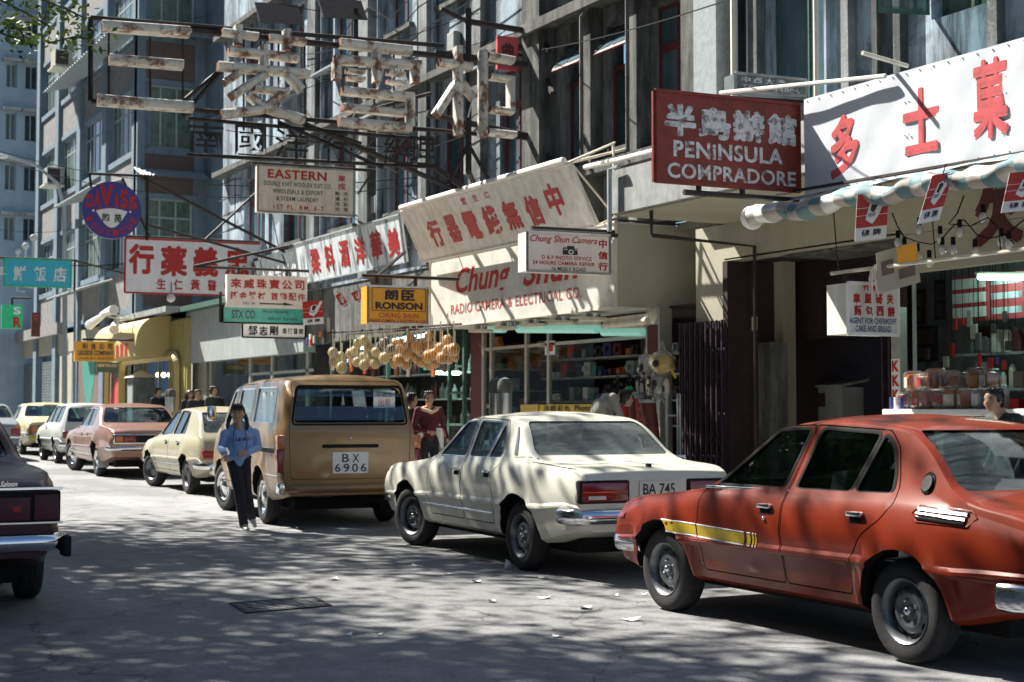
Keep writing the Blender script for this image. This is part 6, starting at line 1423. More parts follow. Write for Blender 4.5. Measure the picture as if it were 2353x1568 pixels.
for q in (-1,1): boxpart(T,'tail_lamp','lamp_red',(4.685,q*.28,.68),(4.70,q*.52,.79),.006); boxpart(T,'indicator_lamp','lamp_amber',(4.685,q*.525,.68),(4.70,q*.655,.79),.006); boxpart(T,'mud_flap','sign_grey',(3.86,q*.62,.18),(3.875,q*.82,.42),.003)
# --------------------------------------------------- small pale estate
EST=copy.deepcopy(CRM); EST.update(top=[(0,.66),(.03,.74),(.13,.80),(.6,.84),(.95,.89),(1.02,.91),(1.48,1.31),(1.6,1.36),(2.0,1.40),(3.1,1.40),(3.4,1.37),(3.48,1.30),(3.62,.9),(3.7,.7)],belt=[(0,.6),(.13,.74),(1.1,.87),(3.4,.91),(3.7,.66)],plan=[(0,.64),(.03,.69),(.15,.72),(.6,.735),(3.2,.735),(3.55,.71),(3.66,.69),(3.7,.66)],bot=[(0,.36),(.1,.30),(.45,.27),(3.2,.27),(3.5,.31),(3.7,.38)],
 axles=(.66,2.78),cabin=(1.06,3.45),windows=[[(1.18,.93),(1.80,.94),(1.82,1.31),(1.50,1.30)],[(1.90,.94),(2.5,.945),(2.5,1.315),(1.92,1.31)],[(2.6,.945),(3.3,.95),(3.2,1.315),(2.6,1.315)]],doors=[[(1.0,.36),(.98,.85),(1.08,.90),(1.52,1.34),(1.86,1.345),(1.85,.36)]],handles=[(1.72,.83)],seat_x=2.0,seat_r=2.7,mid=2.0,front=[(-.58,.95),(.58,.95),(.52,1.31),(-.52,1.31)],rear=[(-.55,.97),(.55,.97),(.5,1.29),(-.5,1.29)],wheel='steel',steer=0,flare=.02,bumpers=[('bumper',.0,.45,.70,.2,.1,'chrome',True),('bumper',3.69,.46,.70,.2,.1,'chrome',False)],ribbons=[])
v4=lambda x,y:(x*.2931,(1200*.5745+y*.2931))
T,C,O=make_car('parked_car','small pale grey green estate car parked ahead of the brown saloon','car_pale',EST,onG(*v4(310,1255)),onG(*v4(436,1285)),detail=1)
for q in (-1,1): boxpart(T,'tail_lamp','lamp_red',(3.62,q*.5,.6),(3.715,q*.66,.76)); boxpart(T,'headlamp','chrome',(-.01,q*.36,.58),(.04,q*.62,.74))
# --------------------------------------------------- far yellow cream car
FAR=copy.deepcopy(BRN); FAR.update(ribbons=[],steer=0,anchor=.9)
Pr=Vector((7.6,42.0,0)); T,C,O=make_car('parked_car','pale yellow saloon parked farthest up the row of cars','car_yellow',FAR,Pr+Vector((.12,2.7,0)),Pr,detail=1)
boxpart(T,'tail_panel','rubber',(4.62,-.70,.56),(4.685,.70,.80),.02)
for q in (-1,1): boxpart(T,'tail_lamp','lamp_amber',(4.68,q*.46,.60),(4.70,q*.68,.78),.006)
plate(T,4.70,.66,.40,.14,['BL 2'])
boxpart(T,'bumper_stripe','stripe_yellow',(4.66,-.7,.46),(4.72,.7,.54),.01)
# --------------------------------------------------- grey vehicle passing at the left edge
GV=copy.deepcopy(BRN); GV.update(ribbons=[],steer=0,pose_side=1,anchor=1.0,wheel='steel')
p=onG(36,1056); T,C,O=make_car('parked_car','light grey saloon with an amber lamp ahead of the dark maroon saloon','car_grey',GV,p+Vector((.1,2.68,0)),p,detail=1)
for q in (-1,1): boxpart(T,'tail_lamp','lamp_red',(4.55,q*.52,.62),(4.68,q*.74,.78),.012); boxpart(T,'indicator_lamp','lamp_amber',(4.55,q*.60,.78),(4.68,q*.74,.84),.012)
# --------------------------------------------------- dark maroon saloon on the left
DRK=copy.deepcopy(BRN); DRK.update(steer=0,pose_side=1,anchor=1.0,ribbons=[],wheel='hub',bumpers=[('bumper',.0,.47,.78,.3,.12,'chrome',True),('bumper',4.67,.50,.80,.30,.12,'chrome',False)],cabin=(1.1,3.05),mid=2.1,top=[(0,.66),(.03,.74),(.15,.80),(.6,.85),(.96,.91),(1.05,.93),(1.5,1.28),(1.62,1.33),(1.9,1.36),(2.2,1.365),(2.45,1.34),(2.6,1.29),(3.1,.985),(3.2,.97),(4.2,.955),(4.5,.93),(4.62,.88),(4.66,.80)],windows=[[(1.2,.945),(1.8,.95),(1.82,1.26),(1.58,1.25)],[(1.9,.95),(2.4,.955),(2.38,1.26),(1.92,1.265)]],doors=[[(1.1,.36),(1.08,.85),(1.85,.9),(1.86,.36)]],handles=[(1.7,.80)],seat_x=2.0,seat_r=2.7,rear=[(-.66,1.01),(.66,1.01),(.56,1.27),(-.56,1.27)],front=[(-.66,.97),(.66,.97),(.57,1.27),(-.57,1.27)])
p=onG(86,1372); T,C,O=make_car('parked_car','dark maroon saloon with broad square tail lamps across the road from the parked row','car_maroon',DRK,p+Vector((.10,2.68,0)),p)
boxpart(T,'tail_panel','rubber',(4.60,-.76,.62),(4.675,.76,.84),.012)
for q in (-1,1):
    boxpart(T,'tail_lamp','maroon',(4.665,q*.34,.645),(4.69,q*.565,.80),.01); boxpart(T,'indicator_lamp','maroon',(4.665,q*.585,.645),(4.69,q*.745,.815),.01); boxpart(T,'reflector','ink_red',(4.689,q*.45,.70),(4.695,q*.50,.74),.002)
    boxpart(T,'bumper_rubber','rubber',(4.55,q*.775,.40),(4.71,q*.83,.54),.015)
b=MB()
for z in (.855,.63): b.tube([(4.69,-.77,z),(4.69,.77,z)],.010,5)
b.build('chrome_strip',M['chrome'],T,True)
P=Panel((4.672,.22,.905),(0,.26,0),(0,0,-.035),(1,0,.1)); b=MB(); P.text(b,'De Luxe Saloon',0,0,1,1,.006,.35,d=.012); b.build('script_badge',M['chrome'],T)
LOCAL[0]=False
# ================= PEOPLE =================
D('hoodie_blue',(.27,.43,.72),.85,var=.18,scale=40,bump=.3,bscale=40); D('trousers_dark',(.018,.016,.026),.8); D('shoe_pale',(.55,.54,.5),.6)
D('knit_maroon',(.10,.016,.02),.85,bump=.3,bscale=60); D('cloth_black',(.015,.015,.018),.85); D('shirt_grey',(.30,.30,.27),.8,bump=.4,bscale=18); D('suit',(.02,.02,.03),.8); D('jacket_green',(.03,.045,.035),.8); D('collar_pale',(.75,.55,.4),.7); D('lip',(.30,.10,.08),.5); D('eye_dark',(.01,.008,.008),.3)
class Fig:
    def __init__(s): s.b=MB(); s.segs=[]
    def limb(s,pts,rs,mi,flat=1.0):
        for i in range(len(pts)-1):
            a,c=Vector(pts[i]),Vector(pts[i+1]); s.b.tube([a,a.lerp(c,.33),a.lerp(c,.66),c],[rs[i],rs[i]*.67+rs[i+1]*.33,rs[i]*.33+rs[i+1]*.67,rs[i+1]],10); s.b.ball(a,rs[i]*1.0,10,7); s.b.ball(c,rs[i+1]*1.0,10,7)
            s.segs.append((a,c,rs[i],rs[i+1],mi))
    def ell(s,c,r,mi): 
        s.b.ball(c,r,14,10); c=Vector(c); m=min(r); ax=Vector([max(0,q-m) for q in r]); s.segs.append((c-ax*.9,c+ax*.9,m,m,mi))
    def build(s,name,mats,par,vox=.01):
        me=bpy.data.meshes.new(name); me.from_pydata(s.b.v,[],s.b.f)
        bm=bmesh.new(); bm.from_mesh(me); bmesh.ops.remove_doubles(bm,verts=bm.verts[:],dist=1e-6); bmesh.ops.recalc_face_normals(bm,faces=bm.faces[:]); bm.to_mesh(me); bm.free()
        o=tmpob(me); md=o.modifiers.new('r','REMESH'); md.mode='VOXEL'; md.voxel_size=vox; md.use_smooth_shade=True
        m2=o.modifiers.new('s','SMOOTH'); m2.iterations=4; m2.factor=.5
        r=evalmesh([o])[0]; cleartmp(); r.materials.clear()
        for m in mats: r.materials.append(M[m])
        idx=[]
        for p in r.polygons:
            q=p.center; best=9; k=0
            for a,c,r0,r1,mi in s.segs:
                d=c-a; L2=d.length_squared; t=max(0,min(1,(q-a).dot(d)/L2)) if L2>1e-9 else 0
                e=(q-(a+d*t)).length-(r0+(r1-r0)*t)
                if e<best: best=e; k=mi
            idx.append(k)
        r.polygons.foreach_set('material_index',idx); r.polygons.foreach_set('use_smooth',[True]*len(idx)); r.name=name
        return link(name,r,par)
def hand(F,w,d,side,mi,sc_=1.0,curl=.6):
    """w wrist, d pointing direction, side: +1/-1 thumb side across"""
    w=Vector(w); d=Vector(d).normalized(); ac=d.cross(Vector((0,-1,.2))).normalized(); up=ac.cross(d)
    F.limb([w,w+d*.05*sc_],[.022*sc_,.026*sc_],mi)
    F.ell(w+d*.055*sc_,(.03*sc_,.022*sc_,.036*sc_),mi)
    for i,l in enumerate((.058,.066,.062,.048)):
        o=w+d*.075*sc_+ac*(i-1.5)*.0185*sc_; k=o+d*l*.55*sc_-up*.004; F.limb([o,k,k+(d*(1-curl)-up*curl)*l*.5*sc_],[.0095*sc_,.0088*sc_,.0075*sc_],mi)
    o=w+d*.03*sc_+ac*side*.026*sc_; F.limb([o,o+(d*.6+ac*side*.7)*.032*sc_,o+(d*1.2+ac*side*.75-up*.2)*.05*sc_],[.011*sc_,.010*sc_,.0085*sc_],mi)
def head(F,c,s,mi,turn=0,par_parts=None):
    """c head centre, s head height; looks along -y rotated by turn"""
    R_=Matrix.Rotation(turn,3,'Z'); c=Vector(c); q=lambda x,y,z:c+R_@Vector((x*s,y*s,z*s))
    F.ell(q(0,.03,.10),(.335*s,.39*s,.36*s),mi); F.ell(q(0,-.06,-.12),(.29*s,.30*s,.34*s),mi); F.ell(q(0,-.17,-.32),(.17*s,.15*s,.13*s),mi)
    F.limb([q(0,-.34,.05),q(0,-.40,-.10)],[.035*s,.06*s],mi)
    for x in (-1,1): F.ell(q(x*.335,.03,-.04),(.05*s,.07*s,.12*s),mi); F.ell(q(x*.17,-.24,-.13),(.11*s,.09*s,.1*s),mi)
    return q
def face(q,s,par):
    for x in (-1,1):
        b=MB(); b.ball(q(x*.145,-.325,.02),(.05*s,.03*s,.026*s),8,5); b.build('eye',M['eye_dark'],par,True)
        b=MB(); b.tube([q(x*.07,-.355,.10),q(x*.15,-.345,.125),q(x*.23,-.30,.10)],.014*s,5); b.build('eyebrow',M['hair'],par)
    b=MB(); b.tube([q(-.10,-.325,-.245),q(0,-.355,-.24),q(.10,-.325,-.245)],.024*s,6); b.build('mouth',M['lip'],par,True)
def hair(q,s,par,style='short',bangs=True):
    b=MB(); n=20
    rows=[]
    for i in range(9):
        t=i/8*math.pi*.62; row=[]
        for k in range(n):
            a=2*math.pi*k/n; fr=max(0,-math.sin(a)); tt=t*(1-.42*fr if bangs else 1-.52*fr)
            j=1+.03*math.sin(a*7+i)
            row.append(q(.385*j*math.sin(tt)*math.cos(a),.04+.445*j*math.sin(tt)*math.sin(a),.11+.42*math.cos(tt)))
        rows.append(row)
    b.grid(rows,close=True)
    rows=[[q(*((Vector(((p-q(0,0,0))/s)))*.9)) for p in r] for r in rows] if 0 else rows
    if style=='long':
        for x in (-.28,-.12,.05,.2,.3): b.tube([q(x,.28,.1),q(x*1.2,.34,-.3),q(x*1.2,.28,-.85)],[.14*s,.15*s,.06*s],7)
        for x in (-1,1): b.tube([q(x*.33,.05,.15),q(x*.40,.08,-.3),q(x*.36,.05,-.75)],[.08*s,.10*s,.04*s],7)
    elif style=='tails':
        for x in (-1,1): b.tube([q(x*.28,.22,.05),q(x*.42,.20,-.25),q(x*.50,.02,-.62),q(x*.52,-.05,-.85)],[.10*s,.12*s,.10*s,.03*s],8)
        b.ball(q(0,.3,-.1),(.3*s,.18*s,.34*s),10,7)
    else:
        b.ball(q(0,.2,.0),(.345*s,.27*s,.40*s),12,8)
        for x in (-1,1): b.ball(q(x*.30,.06,.06),(.09*s,.2*s,.22*s),8,6)
        for k in range(9): a=k*.7; b.ball(q(.24*math.cos(a),.02+.26*math.sin(a),.40),(.13*s,.13*s,.1*s),7,5)
    if bangs:
        for x in (-.22,-.11,0,.11,.22): b.tube([q(x,-.22,.44),q(x*1.1,-.36,.27),q(x*1.15,-.385,.13)],[.07*s,.06*s,.025*s],6)
    o=b.build('hair',M['hair'],par,True,80); return o
def person(label,loc,rz,vtop,mats,pose=None,group=None,vox=.012,style='short',turn=0,bangs=False,lean=0,hands=True):
    """generic standing figure facing -y before rotation"""
    h=onX(1176.5,vtop,loc.x).z if 0 else H+(948-vtop)/FV*((loc-CAM).dot(cf))-loc.z; h=h/1.0; T=thing('person',label,'person',loc,group,rz); LOCAL[0]=True; F=Fig(); k=h/1.6; F.k=k; p=pose(k) if pose else {}
    V=lambda *a:Vector(a)*k
    sh=p.get('sh',(V(-.18,lean,1.30),V(.18,lean,1.30))); hp=V(0,0,.84); ch=p.get('ch',V(0,lean*.7,1.12)); hd=p.get('hd',V(0,lean*1.2-.02,1.49))
    el=p.get('el',(V(-.23,.03,1.03),V(.23,.03,1.03))); wr=p.get('wr',(V(-.22,-.10,.82),V(.22,-.10,.82)))
    kn=p.get('kn',(V(-.09,-.03,.44),V(.09,-.02,.44))); an=p.get('an',(V(-.09,.03,.07),V(.09,.02,.07)))
    sl=p.get('sleeve',1)
    F.ell(hp,(.155*k,.105*k,.12*k),1); F.limb([hp+V(0,0,.02),V(0,lean*.3,.98)],[.11*k,.115*k],0); F.ell(ch,(.165*k,.11*k,.16*k),0); F.limb([V(0,lean*.3,.98),ch],[.115*k,.12*k],0)
    F.limb([sh[0],sh[1]],[.062*k,.062*k],0); F.ell((Vector(sh[0])+Vector(sh[1]))/2-V(0,0,.06),(.17*k,.10*k,.10*k),0)
    nk=(Vector(sh[0])+Vector(sh[1]))/2; F.limb([nk,nk.lerp(Vector(hd),.55)],[.058*k,.05*k],2)
    for i in (0,1):
        F.limb([sh[i],el[i]],[.058*k,.043*k],0); F.limb([el[i],Vector(el[i]).lerp(Vector(wr[i]),.85)],[.043*k,.034*k],0 if sl else 2); F.limb([Vector(el[i]).lerp(Vector(wr[i]),.8),wr[i]],[.028*k,.024*k],2)
        if hands: hand(F,wr[i],(Vector(wr[i])-Vector(el[i])),1 if i==0 else -1,2,k*.95)
        F.limb([V(-.08 if i==0 else .08,0,.80),kn[i]],[.088*k,.058*k],1); F.limb([kn[i],an[i]],[.058*k,.045*k],1)
        F.limb([Vector(an[i])-V(0,0,.03),Vector(an[i])+V(0,-.13,-.045)],[.04*k,.03*k],3)
    q=head(F,hd,.225*k,2,turn)
    F.build('body',mats,T,vox); face(q,.225*k,T); hair(q,.225*k,T,style,bangs)
    LOCAL[0]=False; return T,q,F
# ---- the walking girl
g=onG(566,1219); k=1/1.0
px=lambda u,v,y=0:Vector(((u-566)/189,y,(1217-v)/189))
T=thing('person','girl in a blue hooded sweatshirt and dark trousers walking between the cars','person',g,None,R(-14)); T.scale=(.935,)*3; LOCAL[0]=True; F=Fig()
S0,S1=px(517,1000,.0),px(583,998,.02)
F.ell(px(548,1062,0),(.15,.105,.11),1); F.limb([px(548,1058),px(549,1030)],[.118,.125],0); F.ell(px(549,1018),(.165,.115,.16),0); F.limb([S0,S1],[.062,.062],0); F.ell(px(549,1004),(.165,.10,.08),0); F.ell(px(548,1052,0),(.155,.115,.06),0)
F.limb([px(548,990,.07),px(549,985,.08)],[.09,.095],0); F.ell(px(530,986,.05),(.05,.07,.04),0); F.ell(px(568,986,.05),(.05,.07,.04),0)
F.limb([px(548,992,.0),px(545,970,-.01)],[.052,.046],2)
e0,w0=px(508,1030,.02),px(515,1045,-.16); e1,w1=px(592,1030,.03),px(563,1041,-.19)
for s_,e_,w_,sd in ((S0,e0,w0,1),(S1,e1,w1,-1)):
    F.limb([s_,e_],[.062,.05],0); F.limb([e_,e_.lerp(w_,.85)],[.05,.042],0); F.limb([e_.lerp(w_,.8),w_],[.028,.023],2)
hand(F,w0,Vector((.10,-.5,-.35)),1,2,.95); hand(F,w1,Vector((-.7,-.3,.05)),-1,2,.95)
F.limb([px(540,1066),px(549,1132,-.06),px(560,1203,-.02)],[.098,.066,.055],1); F.limb([px(557,1066),px(566,1130,.02),px(581,1190,.20)],[.098,.066,.055],1)
F.limb([px(560,1207,-.0),px(566,1213,-.17)],[.04,.03],3); F.limb([px(581,1192,.22),px(586,1208,.10)],[.036,.03],3)
q=head(F,px(544,953,-.015),.235,2,R(-10)); F.build('body',['hoodie_blue','trousers_dark','skin','shoe_pale'],T,.0065); face(q,.235,T); hair(q,.235,T,'tails')
b=MB(); P=Panel(px(521,1011,-.155),px(579,1006,-.155)-px(521,1011,-.155),(0,0,-.055),(0,-1,.05))
for i,c in enumerate('TRAINING'): 
    dz=.010*math.cos((i-3.5)/4); v,f,a=glyphs(c,.02); x=.08+.84*i/8
    b.add([P.at(x+.085*p_[0],.8-.75*p_[1],0)+Vector((0,.055*((x-.5)**2)*1.6-.004,dz)) for p_ in v],f)
b.build('lettering',M['ink_blue'],T)
b=MB()
for u in (536,560): b.tube([px(u,990,-.10),px(u+(-3 if u<548 else 4),1012,-.145),px(u+(-3 if u<548 else 3),1030,-.15)],.006,5)
b.build('drawstring',M['ink_blue'],T)
LOCAL[0]=False
kerbz=.15
def at(u,X): y=YX(u,X); return Vector((X,y,kerbz+gz(y)))
Vk=lambda k,*a:Vector(a)*k
k=1.45/1.6
T,q,F=person('woman in a maroon jumper with short black hair standing behind the gold van',at(986,9.0),R(-8),899,['knit_maroon','cloth_black','skin','cloth_black'],lambda k:dict(el=(Vk(k,-.25,.02,1.02),Vk(k,.25,.02,1.04)),wr=(Vk(k,-.05,-.17,.97),Vk(k,.27,-.12,.84))),turn=R(-12),bangs=False)
LOCAL[0]=True; KK=F.k; b=MB(); b.tube([KK*q_ for q_ in [Vector((-.13,-.05,1.325)),Vector((-.06,-.115,1.30)),Vector((.0,-.13,1.27)),Vector((.06,-.115,1.30)),Vector((.13,-.05,1.325)),Vector((0,.06,1.35)),Vector((-.13,-.05,1.325))]],.028,7); b.build('collar',M['collar_pale'],T,True); LOCAL[0]=False
person('black haired person in dark clothes half hidden by the gold van',at(945,8.95),R(60),903,['cloth_black','cloth_black','skin','cloth_black'],turn=R(10))
k=1.6/1.6
person('man in a loose grey shirt stooping over the goods outside the camera shop',at(1374,9.9),R(72),866,['shirt_grey','cloth_black','skin','cloth_black'],lambda k:dict(sh=(Vk(k,-.20,-.14,1.34),Vk(k,.20,-.14,1.34)),ch=Vk(k,0,-.02,1.18),hd=Vk(k,0,-.36,1.33),el=(Vk(k,-.25,-.24,1.07),Vk(k,.25,-.24,1.07)),wr=(Vk(k,-.16,-.44,1.02),Vk(k,.16,-.44,1.02))),lean=-.05)
person('person with black hair in a dark green jacket beside the bread counter',at(2312,9.0),R(-100),886,['jacket_green','cloth_black','skin','cloth_black'],lambda k:dict(hd=Vk(k,0,-.14,1.47)),turn=R(10),lean=-.04)
person('woman with long dark hair standing by the yellow boarding',at(437,10.5),R(20),897,['suit','suit','skin','cloth_black'],style='long',vox=.016,hands=False)
person('man in a dark suit beside the long haired woman',at(455,10.6),R(-10),896,['suit','suit','skin','cloth_black'],vox=.016,hands=False)
person('dim dark haired person in front of the grey shop window',at(491,10.9),R(30),888,['jacket_green','suit','skin','cloth_black'],vox=.016,hands=False)
person('person in dark clothes before the yellow shop doorway',at(364,10.7),R(30),892,['suit','suit','skin','cloth_black'],vox=.016,hands=False)
# ================= STREET FURNITURE =================
def meter(label,u,X,grp=None):
    p=at(u,X); T=thing('parking_meter',label,'parking meter',p,grp)
    b=MB(); b.tube([p,p+Vector((0,0,1.1))],.03,8); b.build('post',M['steel'],T,True)
    for dy in (-.12,.12):
        c=p+Vector((.03*dy,dy,1.1)); b=MB(); b.lathe([(0,-.02),(.075,-.02),(.085,.03),(.085,.30),(0,.30)],c,n=16); b.build('housing',M['steel'],T,True)
        b=MB(); b.lathe([(.088,.30),(.095,.34),(.088,.42),(.06,.47),(0,.49)],c,n=16); b.build('dome',M['dark_concrete'],T,True)
    b=MB(); b.box(p+Vector((-.03,-.13,1.04)),p+Vector((.03,.13,1.1))); b.build('yoke',M['steel'],T)
meter('twin head silver parking meter behind the white saloon',1150,8.5)
meter('twin head silver parking meter beside the yellow shop',393,9.7)
p=at(325,10.75); T=thing('street_cabinet','dark service cabinet with a white pitched top in front of the yellow shop','cabinet',p)
b=MB(); b.box(p+Vector((-.3,-.35,0)),p+Vector((.3,.35,1.95)),bev=.02); b.build('box',M['sign_dark'],T)
b=MB(); r0=p+Vector((0,0,1.95)); b.add([r0+Vector(q) for q in ((-.38,-.43,0),(.38,-.43,0),(.38,.43,0),(-.38,.43,0),(0,-.1,.2),(0,.1,.2))],[(0,1,4),(1,2,5,4),(2,3,5),(3,0,4,5),(3,2,1,0)]); b.build('roof',M['white_paint'],T)
b=MB(); P=Panel(p+Vector((-.302,.3,1.7)),(0,-.6,0),(0,0,-1.4),(-1,0,0)); P.slab(b,.006,x0=.1,x1=.9); b.build('door',M['sign_grey'],T)
p=Vector((10.95,YX(151,10.95),.15)); T=thing('street_lamp','tall grey street lamp with a curved arm beside the turquoise sign','street lamp',p)
yy=p.y; pts=[p,onX(149,700,10.95),onX(147,478,10.95)]; a0=pts[-1]; pts+= [Vector((10.6,yy-.0,a0.z+.75)),Vector((9.9,yy,a0.z+1.3)),Vector((8.9,yy,a0.z+1.55))]
b=MB(); b.tube(pts,[.10,.085,.07,.06,.05,.045],9); b.build('pole',M['grey_frame'],T,True); b=MB(); b.ball(pts[-1]-Vector((.3,0,.02)),(.4,.12,.09),12,7); b.build('lamp_head',M['white_paint'],T,True)
for i,(u,v) in enumerate(((77,547),(59,566),(41,578))):
    q=onX(u,v,11.0); T=thing('globe_lamp',['tallest and rightmost of the three white globe lamps over the turquoise sign','middle one of the three white globe lamps over the turquoise sign','lowest and leftmost of the three white globe lamps over the turquoise sign'][i],'lamp',q-Vector((0,0,1.5)))
    b=MB(); b.ball(q,.14,12,8); b.build('globe',M['bulb_glass'],T,True); b=MB(); b.tube([q-Vector((0,0,.12)),q-Vector((0,0,1.6)),Vector((11.3,q.y,q.z-1.6))],.04,6); b.build('stem',M['white_paint'],T)
q=onY(393,685,32.5); T=thing('globe_lamp','bare round white bulb under the long white medicine signboard','lamp',q); b=MB(); b.ball(q,.10,12,8); b.build('globe',M['bulb_glass'],T,True); b=MB(); b.tube([q,q+Vector((0,0,.35))],.012,4); b.build('flex',M['black'],T)
# AC boxes on the corner block
for i,(u,v,lab) in enumerate(((155,140,'upper air conditioner box on the banded corner block'),(136,408,'lower dark air conditioner box on the banded corner block'),)):
    q=onX(u,v,LX-.1); T=thing('air_conditioner',lab,'air conditioner',q); b=MB(); b.box(q+Vector((-.5,-.4,-.3)),q+Vector((.1,.4,.3)),bev=.02); b.build('casing',M['soffit' if i==0 else 'beam'],T)
    b=MB(); b.box(q+Vector((-.48,-.41,-.24)),q+Vector((-.05,-.402,.24))); b.build('grille',M['interior'],T); b=MB(); b.box(q+Vector((-.6,-.45,-.38)),q+Vector((.1,.45,-.32))); b.build('bracket',M['sign_cream'],T)
# dark cage on the side wall behind the cream lightbox
q=onY(562,480,35.4); T=thing('window_cage','dark iron window cage behind the cream lightbox sign','window cage',q); b=MB()
for i in range(6):
    for (x,z0_,z1_) in ((q.x-.5+i*.2,q.z-.6,q.z+.6),): b.tube([(x,34.6,z0_),(x,34.6,z1_)],.015,4)
for z in (-.6,-.2,.2,.6): b.tube([(q.x-.5,34.6,q.z+z),(q.x+.5,34.6,q.z+z)],.015,4); b.tube([(q.x-.5,34.6,q.z+z),(q.x-.5,35.9,q.z+z)],.015,4)
b.build('bars',M['dark_iron'],T)
# goods outside the camera shop: poles, plastic bags, toys, golf bags
tx=10.7
def bag(label,u,v,r,m,name='toy_bag',cat='toy',X=tx,wrap=True):
    p=onX(u,v,X); T=thing(name,label,cat,p-Vector((0,0,r[2])))
    b=MB(); b.ball(p,(r[0]*.8,r[1]*.8,r[2]*.8),10,7,jit=r[0]*.10); b.build('toy',M[m],T,True)
    if wrap: b=MB(); b.ball(p,r,11,8,jit=r[0]*.14); b.tube([p+Vector((0,0,r[2]*.8)),p+Vector((0,0,r[2]+.12))],[r[0]*.35,.01],6); b.build('wrapper',M['wrap'],T,True)
    b=MB(); b.ball(p+Vector((-r[0]*.8,-r[1]*.2,0)),(r[0]*.2,r[1]*.35,r[2]*.3),8,5); b.build('patch',M['ink_black'],T,True)
    return T
bag('yellow toy with a black patch in a clear bag hanging by the notice pillar',1522,836,(.16,.20,.17),'stripe_yellow')
bag('pale plastic toy bag with dark centre left of the yellow toy',1484,845,(.11,.13,.17),'sign_dirty')
bag('crumpled grey plastic bundle hanging under the yellow toy',1515,884,(.12,.13,.22),'sign_grey')
bag('thin pale wrapped bundle right of the grey plastic bundle',1531,893,(.06,.06,.16),'sign_cream')
b=MB(); b.tube([onX(1536,838,tx),onX(1552,868,tx)],.018,6); tag(b.build('toy_bat',M['stripe_yellow'],None,True),'yellow stick toy sticking out of the clear bag','toy')
for i,(u,v,m,lab,r) in enumerate(((1428,925,'interior','dark tartan golf bag top nearest the stooping man',.09),(1446,930,'ink_red','bright red golf bag with pale band',.10),(1466,918,'maroon','dark red golf bag leaning right',.09),(1486,925,'ink_red_worn','worn red and white golf bag',.10),(1504,935,'maroon','maroon golf bag at the end of the row',.09))):
    p=onX(u,v,tx-.1+.05*(i%2)); T=thing('golf_bag',lab,'golf bag',(p.x,p.y,.15),'golf bags outside the camera shop')
    tp=Vector((p.x-.05,p.y-.12+.05*i,p.z+.08)); b=MB(); b.tube([(p.x,p.y,.16),(p.x,p.y,p.z*.6),tp],[r,r,r*1.1],12); b.build('bag',M[m],T,True)
    b=MB(); b.tube([tp-Vector((0,0,.03)),tp+Vector((0,0,.01))],r*1.18,12); b.build('collar',M['sign_grey'],T,True)
    b=MB()
    for a in range(4): o_=tp+Vector((.05*math.cos(a*1.7),.05*math.sin(a*1.7),0)); e_=o_+Vector((rnd.uniform(-.05,.05),rnd.uniform(-.08,.08),.14+.05*a)); b.tube([o_,e_],.007,4); b.ball(e_,(.022,.03,.02),7,5)
    b.build('club',M['dark_iron'],T,True)
b=MB(); b.ball(onX(1447,898,tx-.1),(.05,.07,.06),9,6,jit=.012); tag(b.build('club_cover',M['sign_green'],None,True),'bright lime green knitted club cover on the red golf bag','club cover')
b=MB(); b.ball(onX(1470,890,tx-.1),(.05,.06,.10),9,6,jit=.012); tag(b.build('club_cover',M['sign_dirty'],None,True),'pale ribbed club cover beside the lime green one','club cover')
T=thing('display_stand','grey metal display stand with thin legs right of the golf bags','stand',at(1536,tx)); 
for u in (1531,1556,1562):
    b=MB(); q=at(u,tx-.02); b.tube([q,(q.x,q.y,onX(u,905,tx).z)],.022 if u==1531 else .012,7); b.build('leg',M['grey_frame'],T,True)
b=MB(); b.tube([onX(1510,890,tx),onX(1534,935,tx)],.02,5); b.tube([onX(1531,955,tx),onX(1556,955,tx)],.012,5); b.build('arm',M['grey_frame'],T)
P=Panel(onX(1530,1045,10.4),(.1,-.28,0),(.05,0,-.4),(-1,-.3,0)); T=thing('picture_board','blue framed board leaning low beside the white saloon','board',P.at(.5,1)); b=MB(); P.frame(b,0,0,1,1,.1,.08); b.build('frame',M['awning_streak'],T); b=MB(); P.slab(b,.01); b.build('board',M['ink_blue'],T)
# ================= ON THE ROAD =================
for i,(u,v,w_) in enumerate(((1095,1337,.11),(1249,1374,.12),(1346,1397,.13),(1450,1424,.15),(1280,1462,.08),(800,1459,.07),(871,1458,.06),(956,1301,.10),(769,1331,.10),(1247,1328,.10),(1029,1319,.09),(1480,1366,.06),(1130,1382,.09),(1415,1369,.05))):
    p=onG(u,v,.006); a=rnd.uniform(0,6.3); dx=Vector((math.cos(a),math.sin(a),0))*w_*.36; dy=Vector((-math.sin(a),math.cos(a),0))*w_*.30
    b=MB(); b.grid([[p-dx-dy,p-dx+dy+Vector((0,0,.012))],[p-dy*1.1+Vector((0,0,.002)),p+dy*.9+Vector((0,0,.004))],[p+dx-dy+Vector((0,0,.02)),p+dx+dy+Vector((0,0,.003))]])
    tag(b.build('paper_scrap',M['paper']),'small torn white paper scrap lying on the dappled road','paper','paper scraps on the road')
p=onG(1168,1309,.0); b=MB(); b.add([p+Vector(q) for q in ((-.04,0,.002),(.04,.01,.002),(.03,.02,.07),(-.02,.01,.09),(0,-.03,.05))],[(0,1,4),(1,2,4),(2,3,4),(3,0,4)]); tag(b.build('paper_scrap',M['sign_pink']),'crumpled pink scrap against the white saloon rear tyre','paper')
c4_=[onG(u,v,.005) for u,v in ((527,1386),(565,1409),(762,1392),(722,1372))]
T=thing('manhole_cover','rectangular iron manhole cover set in the shaded road','manhole cover',sum(c4_,Vector())/4)
b=MB(); b.quad(*c4_[::-1] if (c4_[1]-c4_[0]).cross(c4_[2]-c4_[0]).z<0 else c4_); b.build('cover',M['asphalt'],T)
b=MB(); 
